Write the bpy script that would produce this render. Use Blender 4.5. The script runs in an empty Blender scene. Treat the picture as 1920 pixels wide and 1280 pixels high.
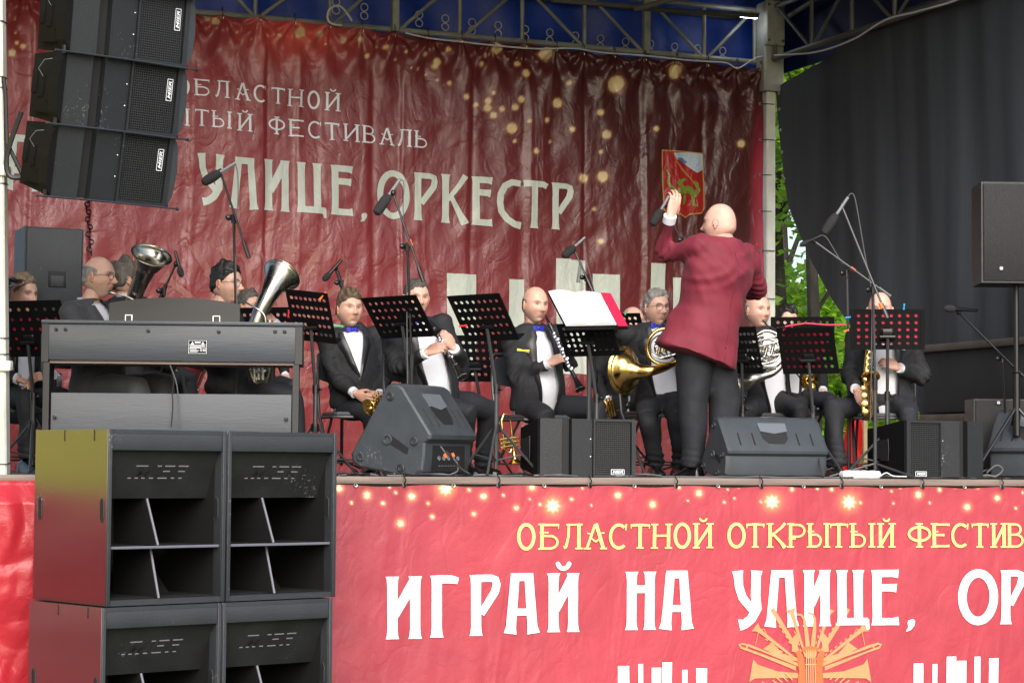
import bpy, bmesh, math, random
import numpy as np
from mathutils import Vector, Matrix, noise

random.seed(7)
rng = np.random.RandomState(11)
scene = bpy.context.scene
COL = scene.collection
R = math.radians

# ------------------------------------------------------------------ camera
EYE = Vector((0.0, 0.0, 1.58))       # eye height above the ground
DECK = 1.50                          # top of the stage deck
YAW, PITCH, ROLL = R(23.0), R(3.2), R(0.43)
FPX = 4100.0                         # focal length in photo pixels (1920 wide)
cam_d = bpy.data.cameras.new('camera')
cam = bpy.data.objects.new('camera', cam_d)
COL.objects.link(cam)
CR = Matrix.Rotation(-YAW, 3, 'Z') @ Matrix.Rotation(R(90) + PITCH, 3, 'X') @ Matrix.Rotation(ROLL, 3, 'Z')
cam.matrix_world = Matrix.Translation(EYE) @ CR.to_4x4()
cam_d.sensor_width = 36.0
cam_d.lens = FPX / 1920 * 36.0
cam_d.clip_start = 0.1
cam_d.clip_end = 2000
scene.camera = cam

# ------------------------------------------------------------------ light
world = bpy.data.worlds.new('World')
scene.world = world
world.use_nodes = True
wn = world.node_tree
for n in list(wn.nodes):
    wn.nodes.remove(n)
wo = wn.nodes.new('ShaderNodeOutputWorld')
wb = wn.nodes.new('ShaderNodeBackground')
sky = wn.nodes.new('ShaderNodeTexSky')
sky.sky_type = 'NISHITA'
sky.sun_disc = False
SUN_EL, SUN_AZ = R(33), R(196)       # azimuth clockwise from +Y : behind the camera
sky.sun_elevation = SUN_EL
sky.sun_rotation = SUN_AZ
sky.air_density = 1.0
sky.dust_density = 3.0
sky.ozone_density = 1.0
wb.inputs['Strength'].default_value = 0.13
wn.links.new(sky.outputs[0], wb.inputs['Color'])
wn.links.new(wb.outputs[0], wo.inputs['Surface'])
sd = bpy.data.lights.new('sun', 'SUN')
sd.energy = 1.5
sd.angle = R(50)
sd.color = (1.0, 0.985, 0.96)
sun = bpy.data.objects.new('sun', sd)
COL.objects.link(sun)
sdir = Vector((math.sin(SUN_AZ) * math.cos(SUN_EL), math.cos(SUN_AZ) * math.cos(SUN_EL), math.sin(SUN_EL)))
sun.rotation_euler = sdir.to_track_quat('Z', 'Y').to_euler()
sun.location = (0, -5, 20)
scene.view_settings.view_transform = 'Standard'
scene.view_settings.look = 'None'
scene.view_settings.gamma = 1
scene.view_settings.use_curve_mapping = False
scene.view_settings.exposure = 1.05

# ------------------------------------------------------------------ placing by sight lines
def ray(px, py):
    return CR @ Vector(((px - 960) / FPX, (640 - py) / FPX, -1.0))
def atD(px, py, D):                  # point at distance D along the view axis
    return EYE + ray(px, py) * D
def atY(px, py, Y):                  # point on the plane y = Y (parallel to the stage front)
    r = ray(px, py)
    return EYE + r * ((Y - EYE.y) / r.y)
def atX(px, py, X):
    r = ray(px, py)
    return EYE + r * ((X - EYE.x) / r.x)
def onDeck(px, D):                   # point on the deck under sight column px at distance D
    p = atD(px, 870, D)
    return Vector((p.x, p.y, DECK))
CRi = np.array(CR.transposed())
def project(P):                      # numpy (n,3) -> photo pixels
    q = (np.asarray(P) - np.array(EYE)) @ CRi.T
    return 960 + FPX * q[:, 0] / -q[:, 2], 640 - FPX * q[:, 1] / -q[:, 2]
VR = CR @ Vector((1, 0, 0)); VF = Vector((math.sin(YAW), math.cos(YAW), 0))
VRh = Vector((math.cos(YAW), -math.sin(YAW), 0))
def cv(a, b, c):                     # right, up, towards the viewer
    return VRh * a + Vector((0, 0, b)) - VF * c
def facing(yaw, pitch=0):            # 0 = towards the viewer, 90 = to the right
    y, p = R(yaw), R(pitch)
    return cv(math.sin(y) * math.cos(p), math.sin(p), math.cos(y) * math.cos(p))

# ------------------------------------------------------------------ objects
def tag(o, label=None, cat=None, group=None, kind=None):
    if label: o['label'] = label
    if cat: o['category'] = cat
    if group: o['group'] = group
    if kind: o['kind'] = kind
    return o
def thing(name, label, cat, loc=(0, 0, 0), rotz=0.0, group=None):
    o = bpy.data.objects.new(name, None)
    o.empty_display_size = 0.1
    COL.objects.link(o)
    o.location = loc
    o.rotation_euler = (0, 0, rotz)
    return tag(o, label, cat, group)
def copy_tree(o, parent=None):
    c = o.copy()
    COL.objects.link(c)
    c.parent = parent
    for ch in [x for x in o.children]:
        copy_tree(ch, c)
    return c

def frame(z, y=None):                # 3x3 matrix with local z along z and y near y
    z = Vector(z).normalized()
    if y is None:
        y = Vector((0, 0, 1)) if abs(z.z) < 0.9 else Vector((0, 1, 0))
    x = Vector(y).cross(z)
    if x.length < 1e-5:
        x = Vector((1, 0.01, 0)).cross(z)
    x.normalize()
    y = z.cross(x)
    return Matrix((x, y, z)).transposed()

class MB:
    def __init__(s, M=None):
        s.v = []; s.f = []; s.M = M.copy() if M is not None else Matrix.Identity(4)
    def add(s, V, F):
        b = len(s.v)
        M = s.M
        s.v += [tuple(M @ Vector(p)) for p in V]
        s.f += [tuple(i + b for i in f) for f in F]
        return s
    def box(s, c, size, rz=0, ch=0.0, rot=None):
        x, y, z = [a / 2 for a in size]
        c = Vector(c)
        m = rot.to_3x3() if rot is not None else Matrix.Rotation(rz, 3, 'Z')
        if ch <= 0:
            V = [(-x, -y, -z), (x, -y, -z), (x, y, -z), (-x, y, -z), (-x, -y, z), (x, -y, z), (x, y, z), (-x, y, z)]
            F = [(0, 3, 2, 1), (4, 5, 6, 7), (0, 1, 5, 4), (1, 2, 6, 5), (2, 3, 7, 6), (3, 0, 4, 7)]
        else:
            h = min(ch, x * .9, y * .9, z * .9)
            def ringo(a, b, zz):
                return [(-a + h, -b, zz), (a - h, -b, zz), (a, -b + h, zz), (a, b - h, zz), (a - h, b, zz), (-a + h, b, zz), (-a, b - h, zz), (-a, -b + h, zz)]
            def ringi(a, b, zz):
                return [(-a + h, -b + h * .3, zz), (a - h, -b + h * .3, zz), (a - h * .3, -b + h, zz), (a - h * .3, b - h, zz), (a - h, b - h * .3, zz), (-a + h, b - h * .3, zz), (-a + h * .3, b - h, zz), (-a + h * .3, -b + h, zz)]
            V = ringi(x - h * .3, y - h * .3, -z) + ringo(x, y, -z + h) + ringo(x, y, z - h) + ringi(x - h * .3, y - h * .3, z)
            F = [tuple(range(7, -1, -1)), tuple(range(24, 32))]
            for k in range(3):
                for i in range(8):
                    j = (i + 1) % 8
                    F.append((k * 8 + i, k * 8 + j, k * 8 + 8 + j, k * 8 + 8 + i))
        return s.add([m @ Vector(p) + c for p in V], F)
    def tube(s, pts, r, n=10, caps=True, up=None, ell=1.0):
        pts = [Vector(p) for p in pts]
        k = len(pts)
        if not hasattr(r, '__len__'): r = [r] * k
        V = []; F = []
        T = []
        for i in range(k):
            a = pts[max(i - 1, 0)]; b = pts[min(i + 1, k - 1)]
            t = (b - a)
            T.append(t.normalized() if t.length > 1e-9 else Vector((0, 0, 1)))
        if up is None:
            up = Vector((0, 0, 1)) if abs(T[0].z) < 0.9 else Vector((0, 1, 0))
        u = Vector(up) - T[0] * Vector(up).dot(T[0]); u.normalize()
        for i in range(k):
            u = u - T[i] * u.dot(T[i])
            if u.length < 1e-6: u = T[i].orthogonal()
            u.normalize()
            w = T[i].cross(u)
            rr = r[i]
            ra, rb = (rr if hasattr(rr, '__len__') else (rr * ell, rr))
            for j in range(n):
                a = 2 * math.pi * j / n
                V.append(pts[i] + w * (math.cos(a) * ra) + u * (math.sin(a) * rb))
        for i in range(k - 1):
            for j in range(n):
                j2 = (j + 1) % n
                F.append((i * n + j, i * n + j2, (i + 1) * n + j2, (i + 1) * n + j))
        if caps:
            F.append(tuple(range(n - 1, -1, -1)))
            F.append(tuple((k - 1) * n + j for j in range(n)))
        return s.add(V, F)
    def ring(s, c, nrm, r, t, n=28, m=6, sx=1.0, y=None):
        fr = frame(nrm, y)
        V = []; F = []
        c = Vector(c)
        for i in range(n):
            a = 2 * math.pi * i / n
            d = fr @ Vector((math.cos(a) * sx, math.sin(a), 0))
            for j in range(m):
                b = 2 * math.pi * j / m
                V.append(c + d * (r + t * math.cos(b)) + fr @ Vector((0, 0, t * math.sin(b))))
        for i in range(n):
            for j in range(m):
                i2 = (i + 1) % n; j2 = (j + 1) % m
                F.append((i * m + j, i2 * m + j, i2 * m + j2, i * m + j2))
        return s.add(V, F)
    def loft(s, rings, caps=True, close=True):
        n = len(rings[0]); V = []; F = []
        for r in rings: V += [tuple(p) for p in r]
        for i in range(len(rings) - 1):
            for j in range(n if close else n - 1):
                j2 = (j + 1) % n
                F.append((i * n + j, i * n + j2, (i + 1) * n + j2, (i + 1) * n + j))
        if caps:
            F.append(tuple(range(n - 1, -1, -1)))
            F.append(tuple((len(rings) - 1) * n + j for j in range(n)))
        return s.add(V, F)
    def lathe(s, prof, c, axis, n=32, y=None, caps=False):      # prof: (radius, height)
        fr = frame(axis, y); c = Vector(c)
        return s.loft([[c + fr @ Vector((math.cos(2 * math.pi * j / n) * r, math.sin(2 * math.pi * j / n) * r, h)) for j in range(n)] for r, h in prof], caps)
    def ell(s, c, rad, n=14, m=10, rot=None):
        c = Vector(c); V = []; F = []
        rm = rot.to_3x3() if rot is not None else Matrix.Identity(3)
        for i in range(1, m):
            t = math.pi * i / m
            for j in range(n):
                a = 2 * math.pi * j / n
                V.append(c + rm @ Vector((math.sin(t) * math.cos(a) * rad[0], math.sin(t) * math.sin(a) * rad[1], -math.cos(t) * rad[2])))
        for i in range(m - 2):
            for j in range(n):
                j2 = (j + 1) % n
                F.append((i * n + j, i * n + j2, (i + 1) * n + j2, (i + 1) * n + j))
        b = len(V)
        V.append(c + rm @ Vector((0, 0, -rad[2]))); V.append(c + rm @ Vector((0, 0, rad[2])))
        for j in range(n):
            j2 = (j + 1) % n
            F.append((b, j2, j)); F.append((b + 1, (m - 2) * n + j, (m - 2) * n + j2))
        return s.add(V, F)
    def poly(s, pts, d):                  # prism : polygon pts extruded by vector d
        pts = [Vector(p) for p in pts]; d = Vector(d); n = len(pts)
        V = pts + [p + d for p in pts]
        F = [tuple(range(n - 1, -1, -1)), tuple(range(n, 2 * n))]
        for i in range(n):
            j = (i + 1) % n
            F.append((i, j, n + j, n + i))
        return s.add(V, F)
    def build(s, name, mat, parent=None, smooth=True, angle=35, loc=None):
        me = bpy.data.meshes.new(name)
        me.from_pydata(s.v, [], s.f)
        me.validate()
        bm = bmesh.new(); bm.from_mesh(me)
        bmesh.ops.recalc_face_normals(bm, faces=bm.faces)
        bm.to_mesh(me); bm.free()
        me.materials.append(mat)
        if smooth:
            me.polygons.foreach_set('use_smooth', [True] * len(me.polygons))
            try: me.set_sharp_from_angle(angle=R(angle))
            except Exception: pass
        o = bpy.data.objects.new(name, me)
        COL.objects.link(o)
        if parent is not None: o.parent = parent
        if loc is not None: o.location = loc
        return o

def mesh_obj(name, V, F, mat, parent=None, smooth=True, col=None, angle=None):
    me = bpy.data.meshes.new(name)
    me.from_pydata([tuple(p) for p in V] if not isinstance(V, np.ndarray) else V.tolist(), [], F if not isinstance(F, np.ndarray) else F.tolist())
    me.materials.append(mat)
    if smooth: me.polygons.foreach_set('use_smooth', [True] * len(me.polygons))
    if angle:
        try: me.set_sharp_from_angle(angle=R(angle))
        except Exception: pass
    if col is not None:
        a = me.color_attributes.new('Col', 'FLOAT_COLOR', 'POINT')
        c = np.ones((len(me.vertices), 4)); c[:, :3] = col
        a.data.foreach_set('color', c.ravel())
    me.update()
    o = bpy.data.objects.new(name, me)
    COL.objects.link(o)
    if parent is not None: o.parent = parent
    return o

def remesh(V, F, vox, smooth=2):
    me = bpy.data.meshes.new('tmp'); me.from_pydata([tuple(p) for p in V], [], F)
    ob = bpy.data.objects.new('tmp', me); COL.objects.link(ob)
    m = ob.modifiers.new('r', 'REMESH'); m.mode = 'VOXEL'; m.voxel_size = vox
    if smooth:
        k = ob.modifiers.new('s', 'SMOOTH'); k.iterations = smooth; k.factor = 0.5
    dg = bpy.context.evaluated_depsgraph_get()
    m2 = bpy.data.meshes.new_from_object(ob.evaluated_get(dg))
    n = len(m2.vertices)
    v = np.empty(n * 3); m2.vertices.foreach_get('co', v); v = v.reshape(-1, 3)
    nr = np.empty(n * 3); m2.vertices.foreach_get('normal', nr); nr = nr.reshape(-1, 3)
    f = [tuple(p.vertices) for p in m2.polygons]
    bpy.data.objects.remove(ob); bpy.data.meshes.remove(me); bpy.data.meshes.remove(m2)
    return v, f, nr

# ------------------------------------------------------------------ materials
def mat(name, color, rough=0.5, metal=0.0, var=0.0, vscale=6.0, bump=0.0, bscale=60.0, spec=0.5, coat=0.0, attr=False,
        coat_rough=0.1, stretch=None, sheen=0.0, sss=0.0, detail=4.0, wear=0.0, rvar=0.0, ior=None):
    m = bpy.data.materials.new(name)
    m.use_nodes = True
    nt = m.node_tree; b = nt.nodes['Principled BSDF']
    b.inputs['Base Color'].default_value = (*color, 1)
    b.inputs['Roughness'].default_value = rough
    b.inputs['Metallic'].default_value = metal
    b.inputs['Specular IOR Level'].default_value = spec
    if ior: b.inputs['IOR'].default_value = ior
    if coat:
        b.inputs['Coat Weight'].default_value = coat; b.inputs['Coat Roughness'].default_value = coat_rough
    if sheen: b.inputs['Sheen Weight'].default_value = sheen
    if sss:
        b.inputs['Subsurface Weight'].default_value = sss
        b.inputs['Subsurface Radius'].default_value = (0.02, 0.008, 0.004)
        b.inputs['Subsurface Scale'].default_value = 0.6
    tc = nt.nodes.new('ShaderNodeTexCoord')
    src = tc.outputs['Object']
    oi = nt.nodes.new('ShaderNodeObjectInfo'); om = nt.nodes.new('ShaderNodeVectorMath'); om.operation = 'ADD'
    rm_ = nt.nodes.new('ShaderNodeVectorMath'); rm_.operation = 'SCALE'; rm_.inputs['Scale'].default_value = 3.7
    nt.links.new(oi.outputs['Location'], rm_.inputs[0]); nt.links.new(rm_.outputs[0], om.inputs[0]); nt.links.new(src, om.inputs[1]); src = om.outputs[0]; src0 = src
    if stretch:
        mp = nt.nodes.new('ShaderNodeMapping'); mp.inputs['Scale'].default_value = stretch
        nt.links.new(src, mp.inputs['Vector']); src = mp.outputs[0]
    cur = None
    if attr:
        at = nt.nodes.new('ShaderNodeAttribute'); at.attribute_name = 'Col'
        cur = at.outputs['Color']
        nt.links.new(cur, b.inputs['Base Color'])
    if var > 0 or rvar > 0:
        nz = nt.nodes.new('ShaderNodeTexNoise'); nz.inputs['Scale'].default_value = vscale; nz.inputs['Detail'].default_value = detail
        nt.links.new(src, nz.inputs['Vector'])
    if var > 0:
        mr = nt.nodes.new('ShaderNodeMapRange')
        mr.inputs['From Min'].default_value = 0.3; mr.inputs['From Max'].default_value = 0.7
        mr.inputs['To Min'].default_value = 1 - var; mr.inputs['To Max'].default_value = 1 + var
        nt.links.new(nz.outputs['Fac'], mr.inputs['Value'])
        mx = nt.nodes.new('ShaderNodeVectorMath'); mx.operation = 'SCALE'
        if cur is not None: nt.links.new(cur, mx.inputs[0])
        else: mx.inputs[0].default_value = color
        nt.links.new(mr.outputs[0], mx.inputs['Scale'])
        cur = mx.outputs[0]
        nt.links.new(cur, b.inputs['Base Color'])
    if rvar > 0:
        mr2 = nt.nodes.new('ShaderNodeMapRange')
        mr2.inputs['From Min'].default_value = 0.3; mr2.inputs['From Max'].default_value = 0.7
        mr2.inputs['To Min'].default_value = max(rough - rvar, .03); mr2.inputs['To Max'].default_value = rough + rvar
        nt.links.new(nz.outputs['Fac'], mr2.inputs['Value'])
        nt.links.new(mr2.outputs[0], b.inputs['Roughness'])
    if wear > 0:                      # pale scuffs and dust specks
        w = nt.nodes.new('ShaderNodeTexNoise'); w.inputs['Scale'].default_value = 75; w.inputs['Detail'].default_value = 8
        w2 = nt.nodes.new('ShaderNodeTexNoise'); w2.inputs['Scale'].default_value = 3.1
        nt.links.new(src0, w.inputs['Vector']); nt.links.new(src0, w2.inputs['Vector'])
        mu = nt.nodes.new('ShaderNodeMath'); mu.operation = 'MULTIPLY'
        nt.links.new(w.outputs['Fac'], mu.inputs[0]); nt.links.new(w2.outputs['Fac'], mu.inputs[1])
        rp = nt.nodes.new('ShaderNodeMapRange')
        rp.inputs['From Min'].default_value = 0.40; rp.inputs['From Max'].default_value = 0.47
        rp.inputs['To Max'].default_value = wear
        nt.links.new(mu.outputs[0], rp.inputs['Value'])
        mc = nt.nodes.new('ShaderNodeMix'); mc.data_type = 'RGBA'
        nt.links.new(rp.outputs[0], mc.inputs['Factor'])
        if cur is not None: nt.links.new(cur, mc.inputs[6])
        else: mc.inputs[6].default_value = (*color, 1)
        mc.inputs[7].default_value = (.35, .35, .36, 1)
        nt.links.new(mc.outputs[2], b.inputs['Base Color'])
    if bump > 0:
        bz = nt.nodes.new('ShaderNodeTexNoise'); bz.inputs['Scale'].default_value = bscale; bz.inputs['Detail'].default_value = 5
        nt.links.new(src, bz.inputs['Vector'])
        bp = nt.nodes.new('ShaderNodeBump'); bp.inputs['Strength'].default_value = min(bump, 1.0); bp.inputs['Distance'].default_value = 0.01
        nt.links.new(bz.outputs['Fac'], bp.inputs['Height'])
        nt.links.new(bp.outputs[0], b.inputs['Normal'])
    return m

def vinyl(name, rough, crinkle, attr=True, color=(1, 0, 0)):
    """printed vinyl with creases and crumples in the relief"""
    m = mat(name, color, rough=rough, attr=attr, spec=0.5)
    nt = m.node_tree; b = nt.nodes['Principled BSDF']
    tc = nt.nodes.new('ShaderNodeTexCoord')
    h = None
    for sc, amp, st, ty in ((1.7, .060, (1.6, 1, .35), 'F'), (4.2, .0055, (1, 1, .7), 'R'), (6.0, .012, (1.2, 1, .7), 'F'), (13.0, .0018, (1, 1, 1.2), 'R'), (30, .0013, (1, 1, 1), 'F')):
        mp = nt.nodes.new('ShaderNodeMapping'); mp.inputs['Scale'].default_value = st
        nt.links.new(tc.outputs['Object'], mp.inputs['Vector'])
        nz = nt.nodes.new('ShaderNodeTexNoise'); nz.inputs['Scale'].default_value = sc; nz.inputs['Detail'].default_value = 2
        nz.inputs['Distortion'].default_value = 1.2
        nt.links.new(mp.outputs[0], nz.inputs['Vector'])
        out = nz.outputs['Fac']
        if ty == 'R':                 # ridged : sharp creases
            s1 = nt.nodes.new('ShaderNodeMath'); s1.operation = 'SUBTRACT'; s1.inputs[1].default_value = .5
            nt.links.new(out, s1.inputs[0])
            s2 = nt.nodes.new('ShaderNodeMath'); s2.operation = 'ABSOLUTE'; nt.links.new(s1.outputs[0], s2.inputs[0])
            s3 = nt.nodes.new('ShaderNodeMath'); s3.operation = 'SMOOTH_MIN'; s3.inputs[1].default_value = .09; s3.inputs[2].default_value = .06
            nt.links.new(s2.outputs[0], s3.inputs[0]); out = s3.outputs[0]
        mu = nt.nodes.new('ShaderNodeMath'); mu.operation = 'MULTIPLY'; mu.inputs[1].default_value = amp * crinkle * (6 if ty == 'R' else 1)
        nt.links.new(out, mu.inputs[0])
        if h is None: h = mu.outputs[0]
        else:
            ad = nt.nodes.new('ShaderNodeMath'); nt.links.new(h, ad.inputs[0]); nt.links.new(mu.outputs[0], ad.inputs[1]); h = ad.outputs[0]
    bp = nt.nodes.new('ShaderNodeBump'); bp.inputs['Strength'].default_value = 1.0; bp.inputs['Distance'].default_value = 1.0
    nt.links.new(h, bp.inputs['Height']); nt.links.new(bp.outputs[0], b.inputs['Normal'])
    return m

M = {}
BK = .55
M['black_paint'] = mat('black_paint', (.010, .011, .013), .42, var=.15, vscale=9, bump=.25, bscale=180, wear=.25)
M['box_paint'] = mat('box_paint', (.026, .030, .035), .5, var=.12, vscale=7, bump=.35, bscale=220, wear=.5)
M['sub_side'] = mat('sub_side', (.014, .014, .015), .30, var=.1, vscale=5, bump=.04, bscale=150, coat=1.0, coat_rough=.30, wear=.2)
M['plastic'] = mat('plastic', (.044, .053, .062), .42, var=.12, vscale=8, bump=.3, bscale=260, wear=.35)
M['dark'] = mat('dark', (.008, .008, .009), .7)
M['grille'] = mat('grille', (.035, .037, .040), .45, metal=.3)
M['grille_dark'] = mat('grille_dark', (.006, .006, .007), .8)
M['white_print'] = mat('white_print', (.75, .77, .8), .5)
M['metal_black'] = mat('metal_black', (.007, .007, .008), .35, var=.1)
M['stand_grey'] = mat('stand_grey', (.05, .053, .058), .35, metal=.2)
M['chrome'] = mat('chrome', (.62, .62, .64), .22, metal=1)
M['desk_black'] = mat('desk_black', (.004, .004, .0045), .7, spec=.15)
M['piano'] = mat('piano', (.036, .044, .055), .5, var=.12, vscale=3, stretch=(1, 1, 14), bump=.15, bscale=12)
M['piano_dark'] = mat('piano_dark', (.008, .0095, .012), .48, var=.2, vscale=3, stretch=(1, 1, 14))
M['suit'] = mat('suit', (.0105, .0115, .0145), .8, var=.2, vscale=12, bump=.5, bscale=22)
M['suit_grey'] = mat('suit_grey', (.034, .037, .043), .8, var=.15, vscale=12, bump=.5, bscale=20, sheen=.1)
M['trouser'] = mat('trouser', (.0115, .0130, .0180), .78, var=.2, vscale=10, bump=.6, bscale=16)
M['satin'] = mat('satin', (.010, .010, .012), .4)
M['burgundy'] = mat('burgundy', (.165, .011, .028), .75, var=.10, vscale=5, bump=.35, bscale=14, sheen=.04)
M['shirt'] = mat('shirt', (.72, .74, .80), .7, var=.04, bump=.7, bscale=13)
M['bow'] = mat('bow', (.02, .03, .42), .35)
M['shoe'] = mat('shoe', (.008, .008, .009), .2)
M['skin'] = mat('skin', (.55, .32, .24), .5, attr=True, var=.07, vscale=25, sss=.12, bump=.12, bscale=90)
M['gold'] = mat('gold', (.70, .49, .16), .22, metal=1, var=.12, vscale=8, rvar=.08)
M['silver'] = mat('silver', (.50, .49, .45), .30, metal=1, var=.15, vscale=7, rvar=.08)
M['silver_old'] = mat('silver_old', (.42, .40, .35), .25, metal=1, var=.25, vscale=9, rvar=.1)
M['ebony'] = mat('ebony', (.012, .011, .011), .25)
M['wood_edge'] = mat('wood_edge', (.19, .145, .125), .7, var=.25, vscale=5, stretch=(.4, 3, 6), bump=.3, bscale=20)
M['deck'] = mat('deck', (.12, .095, .08), .7, var=.25, vscale=3)
M['truss'] = mat('truss', (.27, .28, .25), .5, var=.2, vscale=6, metal=.2)
M['truss_dark'] = mat('truss_dark', (.085, .087, .08), .6, var=.2, vscale=6)
M['post_grey'] = mat('post_grey', (.33, .33, .30), .5, var=.2, vscale=8)
M['post_white'] = mat('post_white', (.62, .62, .55), .5, var=.14, vscale=5, bump=.2, bscale=30, wear=.0)
M['rope'] = mat('rope', (.55, .57, .6), .8)
M['cable_black'] = mat('cable_black', (.010, .010, .011), .5)
M['cable_grey'] = mat('cable_grey', (.09, .095, .10), .5)
M['red_plastic'] = mat('red_plastic', (.65, .02, .02), .45)
M['orange_plastic'] = mat('orange_plastic', (.85, .16, .03), .5)
M['green_plastic'] = mat('green_plastic', (.05, .45, .22), .5)
M['yellow_plastic'] = mat('yellow_plastic', (.75, .65, .05), .5)
M['blue_plastic'] = mat('blue_plastic', (.03, .30, .65), .5)
M['paper'] = mat('paper', (.82, .82, .84), .6)
M['folder_red'] = mat('folder_red', (.55, .02, .07), .5)
M['drum_red'] = mat('drum_red', (.16, .02, .02), .25, coat=.6, var=.2)
M['pole_wood'] = mat('pole_wood', (.45, .36, .20), .6, var=.15)
M['white_box'] = mat('white_box', (.75, .77, .78), .4)
M['curtain'] = mat('curtain', (.040, .049, .062), .9, var=.30, vscale=2.2, stretch=(1, 2.2, .10), bump=.3, bscale=60)
M['wall_dark'] = mat('wall_dark', (.022, .027, .032), .8, var=.25, vscale=2)
M['rail'] = mat('rail', (.085, .078, .07), .7, var=.2)
M['roof'] = mat('roof', (.006, .008, .016), .8)
M['hair_black'] = mat('hair_black', (.010, .009, .008), .5, bump=.8, bscale=70, stretch=(1, 1, .3))
M['hair_brown'] = mat('hair_brown', (.085, .055, .033), .6, var=.3, vscale=30, bump=.9, bscale=60, stretch=(1, 1, .3))
M['hair_grey'] = mat('hair_grey', (.20, .19, .175), .65, var=.3, vscale=40, bump=.9, bscale=70, stretch=(1, 1, .3))
M['hair_mixed'] = mat('hair_mixed', (.06, .052, .045), .65, var=.4, vscale=40, bump=.9, bscale=70, stretch=(1, 1, .3))
M['hair_fair'] = mat('hair_fair', (.16, .12, .08), .6, var=.3, vscale=30, bump=.9, bscale=60, stretch=(1, 1, .3))
M['glasses'] = mat('glasses', (.03, .03, .03), .3)
M['tarp'] = mat('tarp', (.014, .060, .45), .42, var=.2, vscale=3, bump=.8, bscale=7)
M['back_vinyl'] = vinyl('back_vinyl', .32, BK)
M['back_ink'] = vinyl('back_ink', .38, BK, attr=False, color=(.56, .62, .56))
M['back_ink_white'] = vinyl('back_ink_white', .38, BK, attr=False, color=(.76, .79, .86))
M['front_vinyl'] = vinyl('front_vinyl', .45, .36)
M['front_white'] = vinyl('front_white', .5, .36, attr=False, color=(.85, .85, .87))
M['front_yellow'] = vinyl('front_yellow', .5, .36, attr=False, color=(.86, .70, .22))
M['side_red'] = vinyl('side_red', .38, .40, attr=False, color=(.40, .020, .032))

M['sub_side'].node_tree.nodes['Principled BSDF'].inputs['Coat IOR'].default_value = 1.95
M['tarp_dark'] = mat('tarp_dark', (.004, .010, .06), .6)

M['matte_black'] = mat('matte_black', (.0045, .0045, .005), .85, spec=.15)

M['cab_paint'] = mat('cab_paint', (.0105, .0125, .015), .5, var=.12, vscale=7, bump=.35, bscale=220, wear=.3)

M['screen_grey'] = mat('screen_grey', (.15, .16, .17), .5)
# ================================================================== ground, stage, roof
YF, YB = 12.0, 17.0                   # stage front and backdrop
XR = atY(1437, 400, YB).x             # right side of the stage
g = MB(); g.add([(-300, -300, 0), (300, -300, 0), (300, 400, 0), (-300, 400, 0)], [(0, 1, 2, 3)])
tag(g.build('ground', mat('ground', (.07, .085, .04), .9, var=.35, vscale=1.5)), kind='structure')
g = MB(); g.box((4.6, 14.72, DECK - .045), (13.2, 5.40, .09))
tag(g.build('stage_deck', M['deck']), kind='structure')
XL = -2.0
edge_y = YF + .0
g = MB(); g.box(((XL + XR) / 2 + .7, YF - .005, DECK - .02), (XR - XL + 1.4, .05, .042), ch=.006)
o = g.build('deck_edge_board', M['wood_edge']); tag(o, kind='structure')

# ------------------------------------------------------------------ printed banners
def wsum(X, Z, seed, f0, f1, n, anis=1.0):
    r = np.random.RandomState(seed); out = np.zeros_like(X)
    for _ in range(n):
        f = r.uniform(f0, f1); a = r.uniform(0, math.pi); p = r.uniform(0, 6.28)
        out += np.sin(f * (np.cos(a) * X * anis + np.sin(a) * Z) + p + 1.3 * np.sin(.37 * f * (X - Z) + p * 2)) / math.sqrt(n)
    return out
hooks_px = [-20, 45, 110, 170, 230, 295, 355, 418, 485, 550, 615, 678, 742, 803, 865, 925, 982, 1040, 1095, 1153, 1210, 1268, 1325, 1380, 1425]
def btop(px): return 20 + (px - 360) * (127 - 20) / (1428 - 360)
hooks = [atY(h, btop(h), YB) for h in hooks_px]
hz = np.array([h.z for h in hooks]); hx = np.array([h.x for h in hooks])
seam_px = [60, 175, 360, 500, 560, 700, 755, 885, 992, 1095, 1210, 1318]
seams = [atY(s, 200, YB).x for s in seam_px]
def back_disp(X, Z):
    X = np.asarray(X, float); Z = np.asarray(Z, float)
    d = .012 * wsum(X, Z, 3, 1.5, 4, 6, 1.6) + .005 * wsum(X, Z, 4, 6, 14, 8, 1.3) + .0018 * wsum(X, Z, 9, 18, 40, 10)
    for k, s in enumerate(seams):
        t = (X - s - .006 * np.sin(Z * 3 + k)) / (.016 + .008 * (k % 3))
        d += (.012 if k % 2 else -.010) * np.exp(-t * t) + .009 * (1 if k % 2 else -1) * np.tanh(t) * np.exp(-np.abs(t) / 9)
    for k in range(len(hooks)):
        dx = X - hx[k]; dz = hz[k] - Z
        r = np.sqrt(dx * dx + dz * dz) + 1e-6
        a = np.arctan2(dx, dz + 1e-6)
        d += .026 * np.exp(-r / .42) * np.cos(a * 9 + k) * np.clip(r / .12, 0, 1)
    return d
PC = [None]
def back_pt(px, py, off=.004):
    """photo pixel arrays -> points on the creased backdrop"""
    px = np.atleast_1d(px).astype(float); py = np.atleast_1d(py).astype(float)
    q = np.stack([(px - 960) / FPX, (640 - py) / FPX, -np.ones_like(px)], 1) @ np.array(CR).T
    t = YB / q[:, 1]
    P = np.array(EYE) + q * t[:, None]
    P[:, 1] += back_disp(P[:, 0], P[:, 2]) - off
    return P
def front_disp(X, Z):
    X = np.asarray(X, float); Z = np.asarray(Z, float)
    return .006 * wsum(X, Z, 13, 1.5, 4, 6) + .0018 * wsum(X, Z, 14, 7, 16, 8) + .0007 * wsum(X, Z, 19, 20, 40, 8)
YFB = YF - .045
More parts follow.
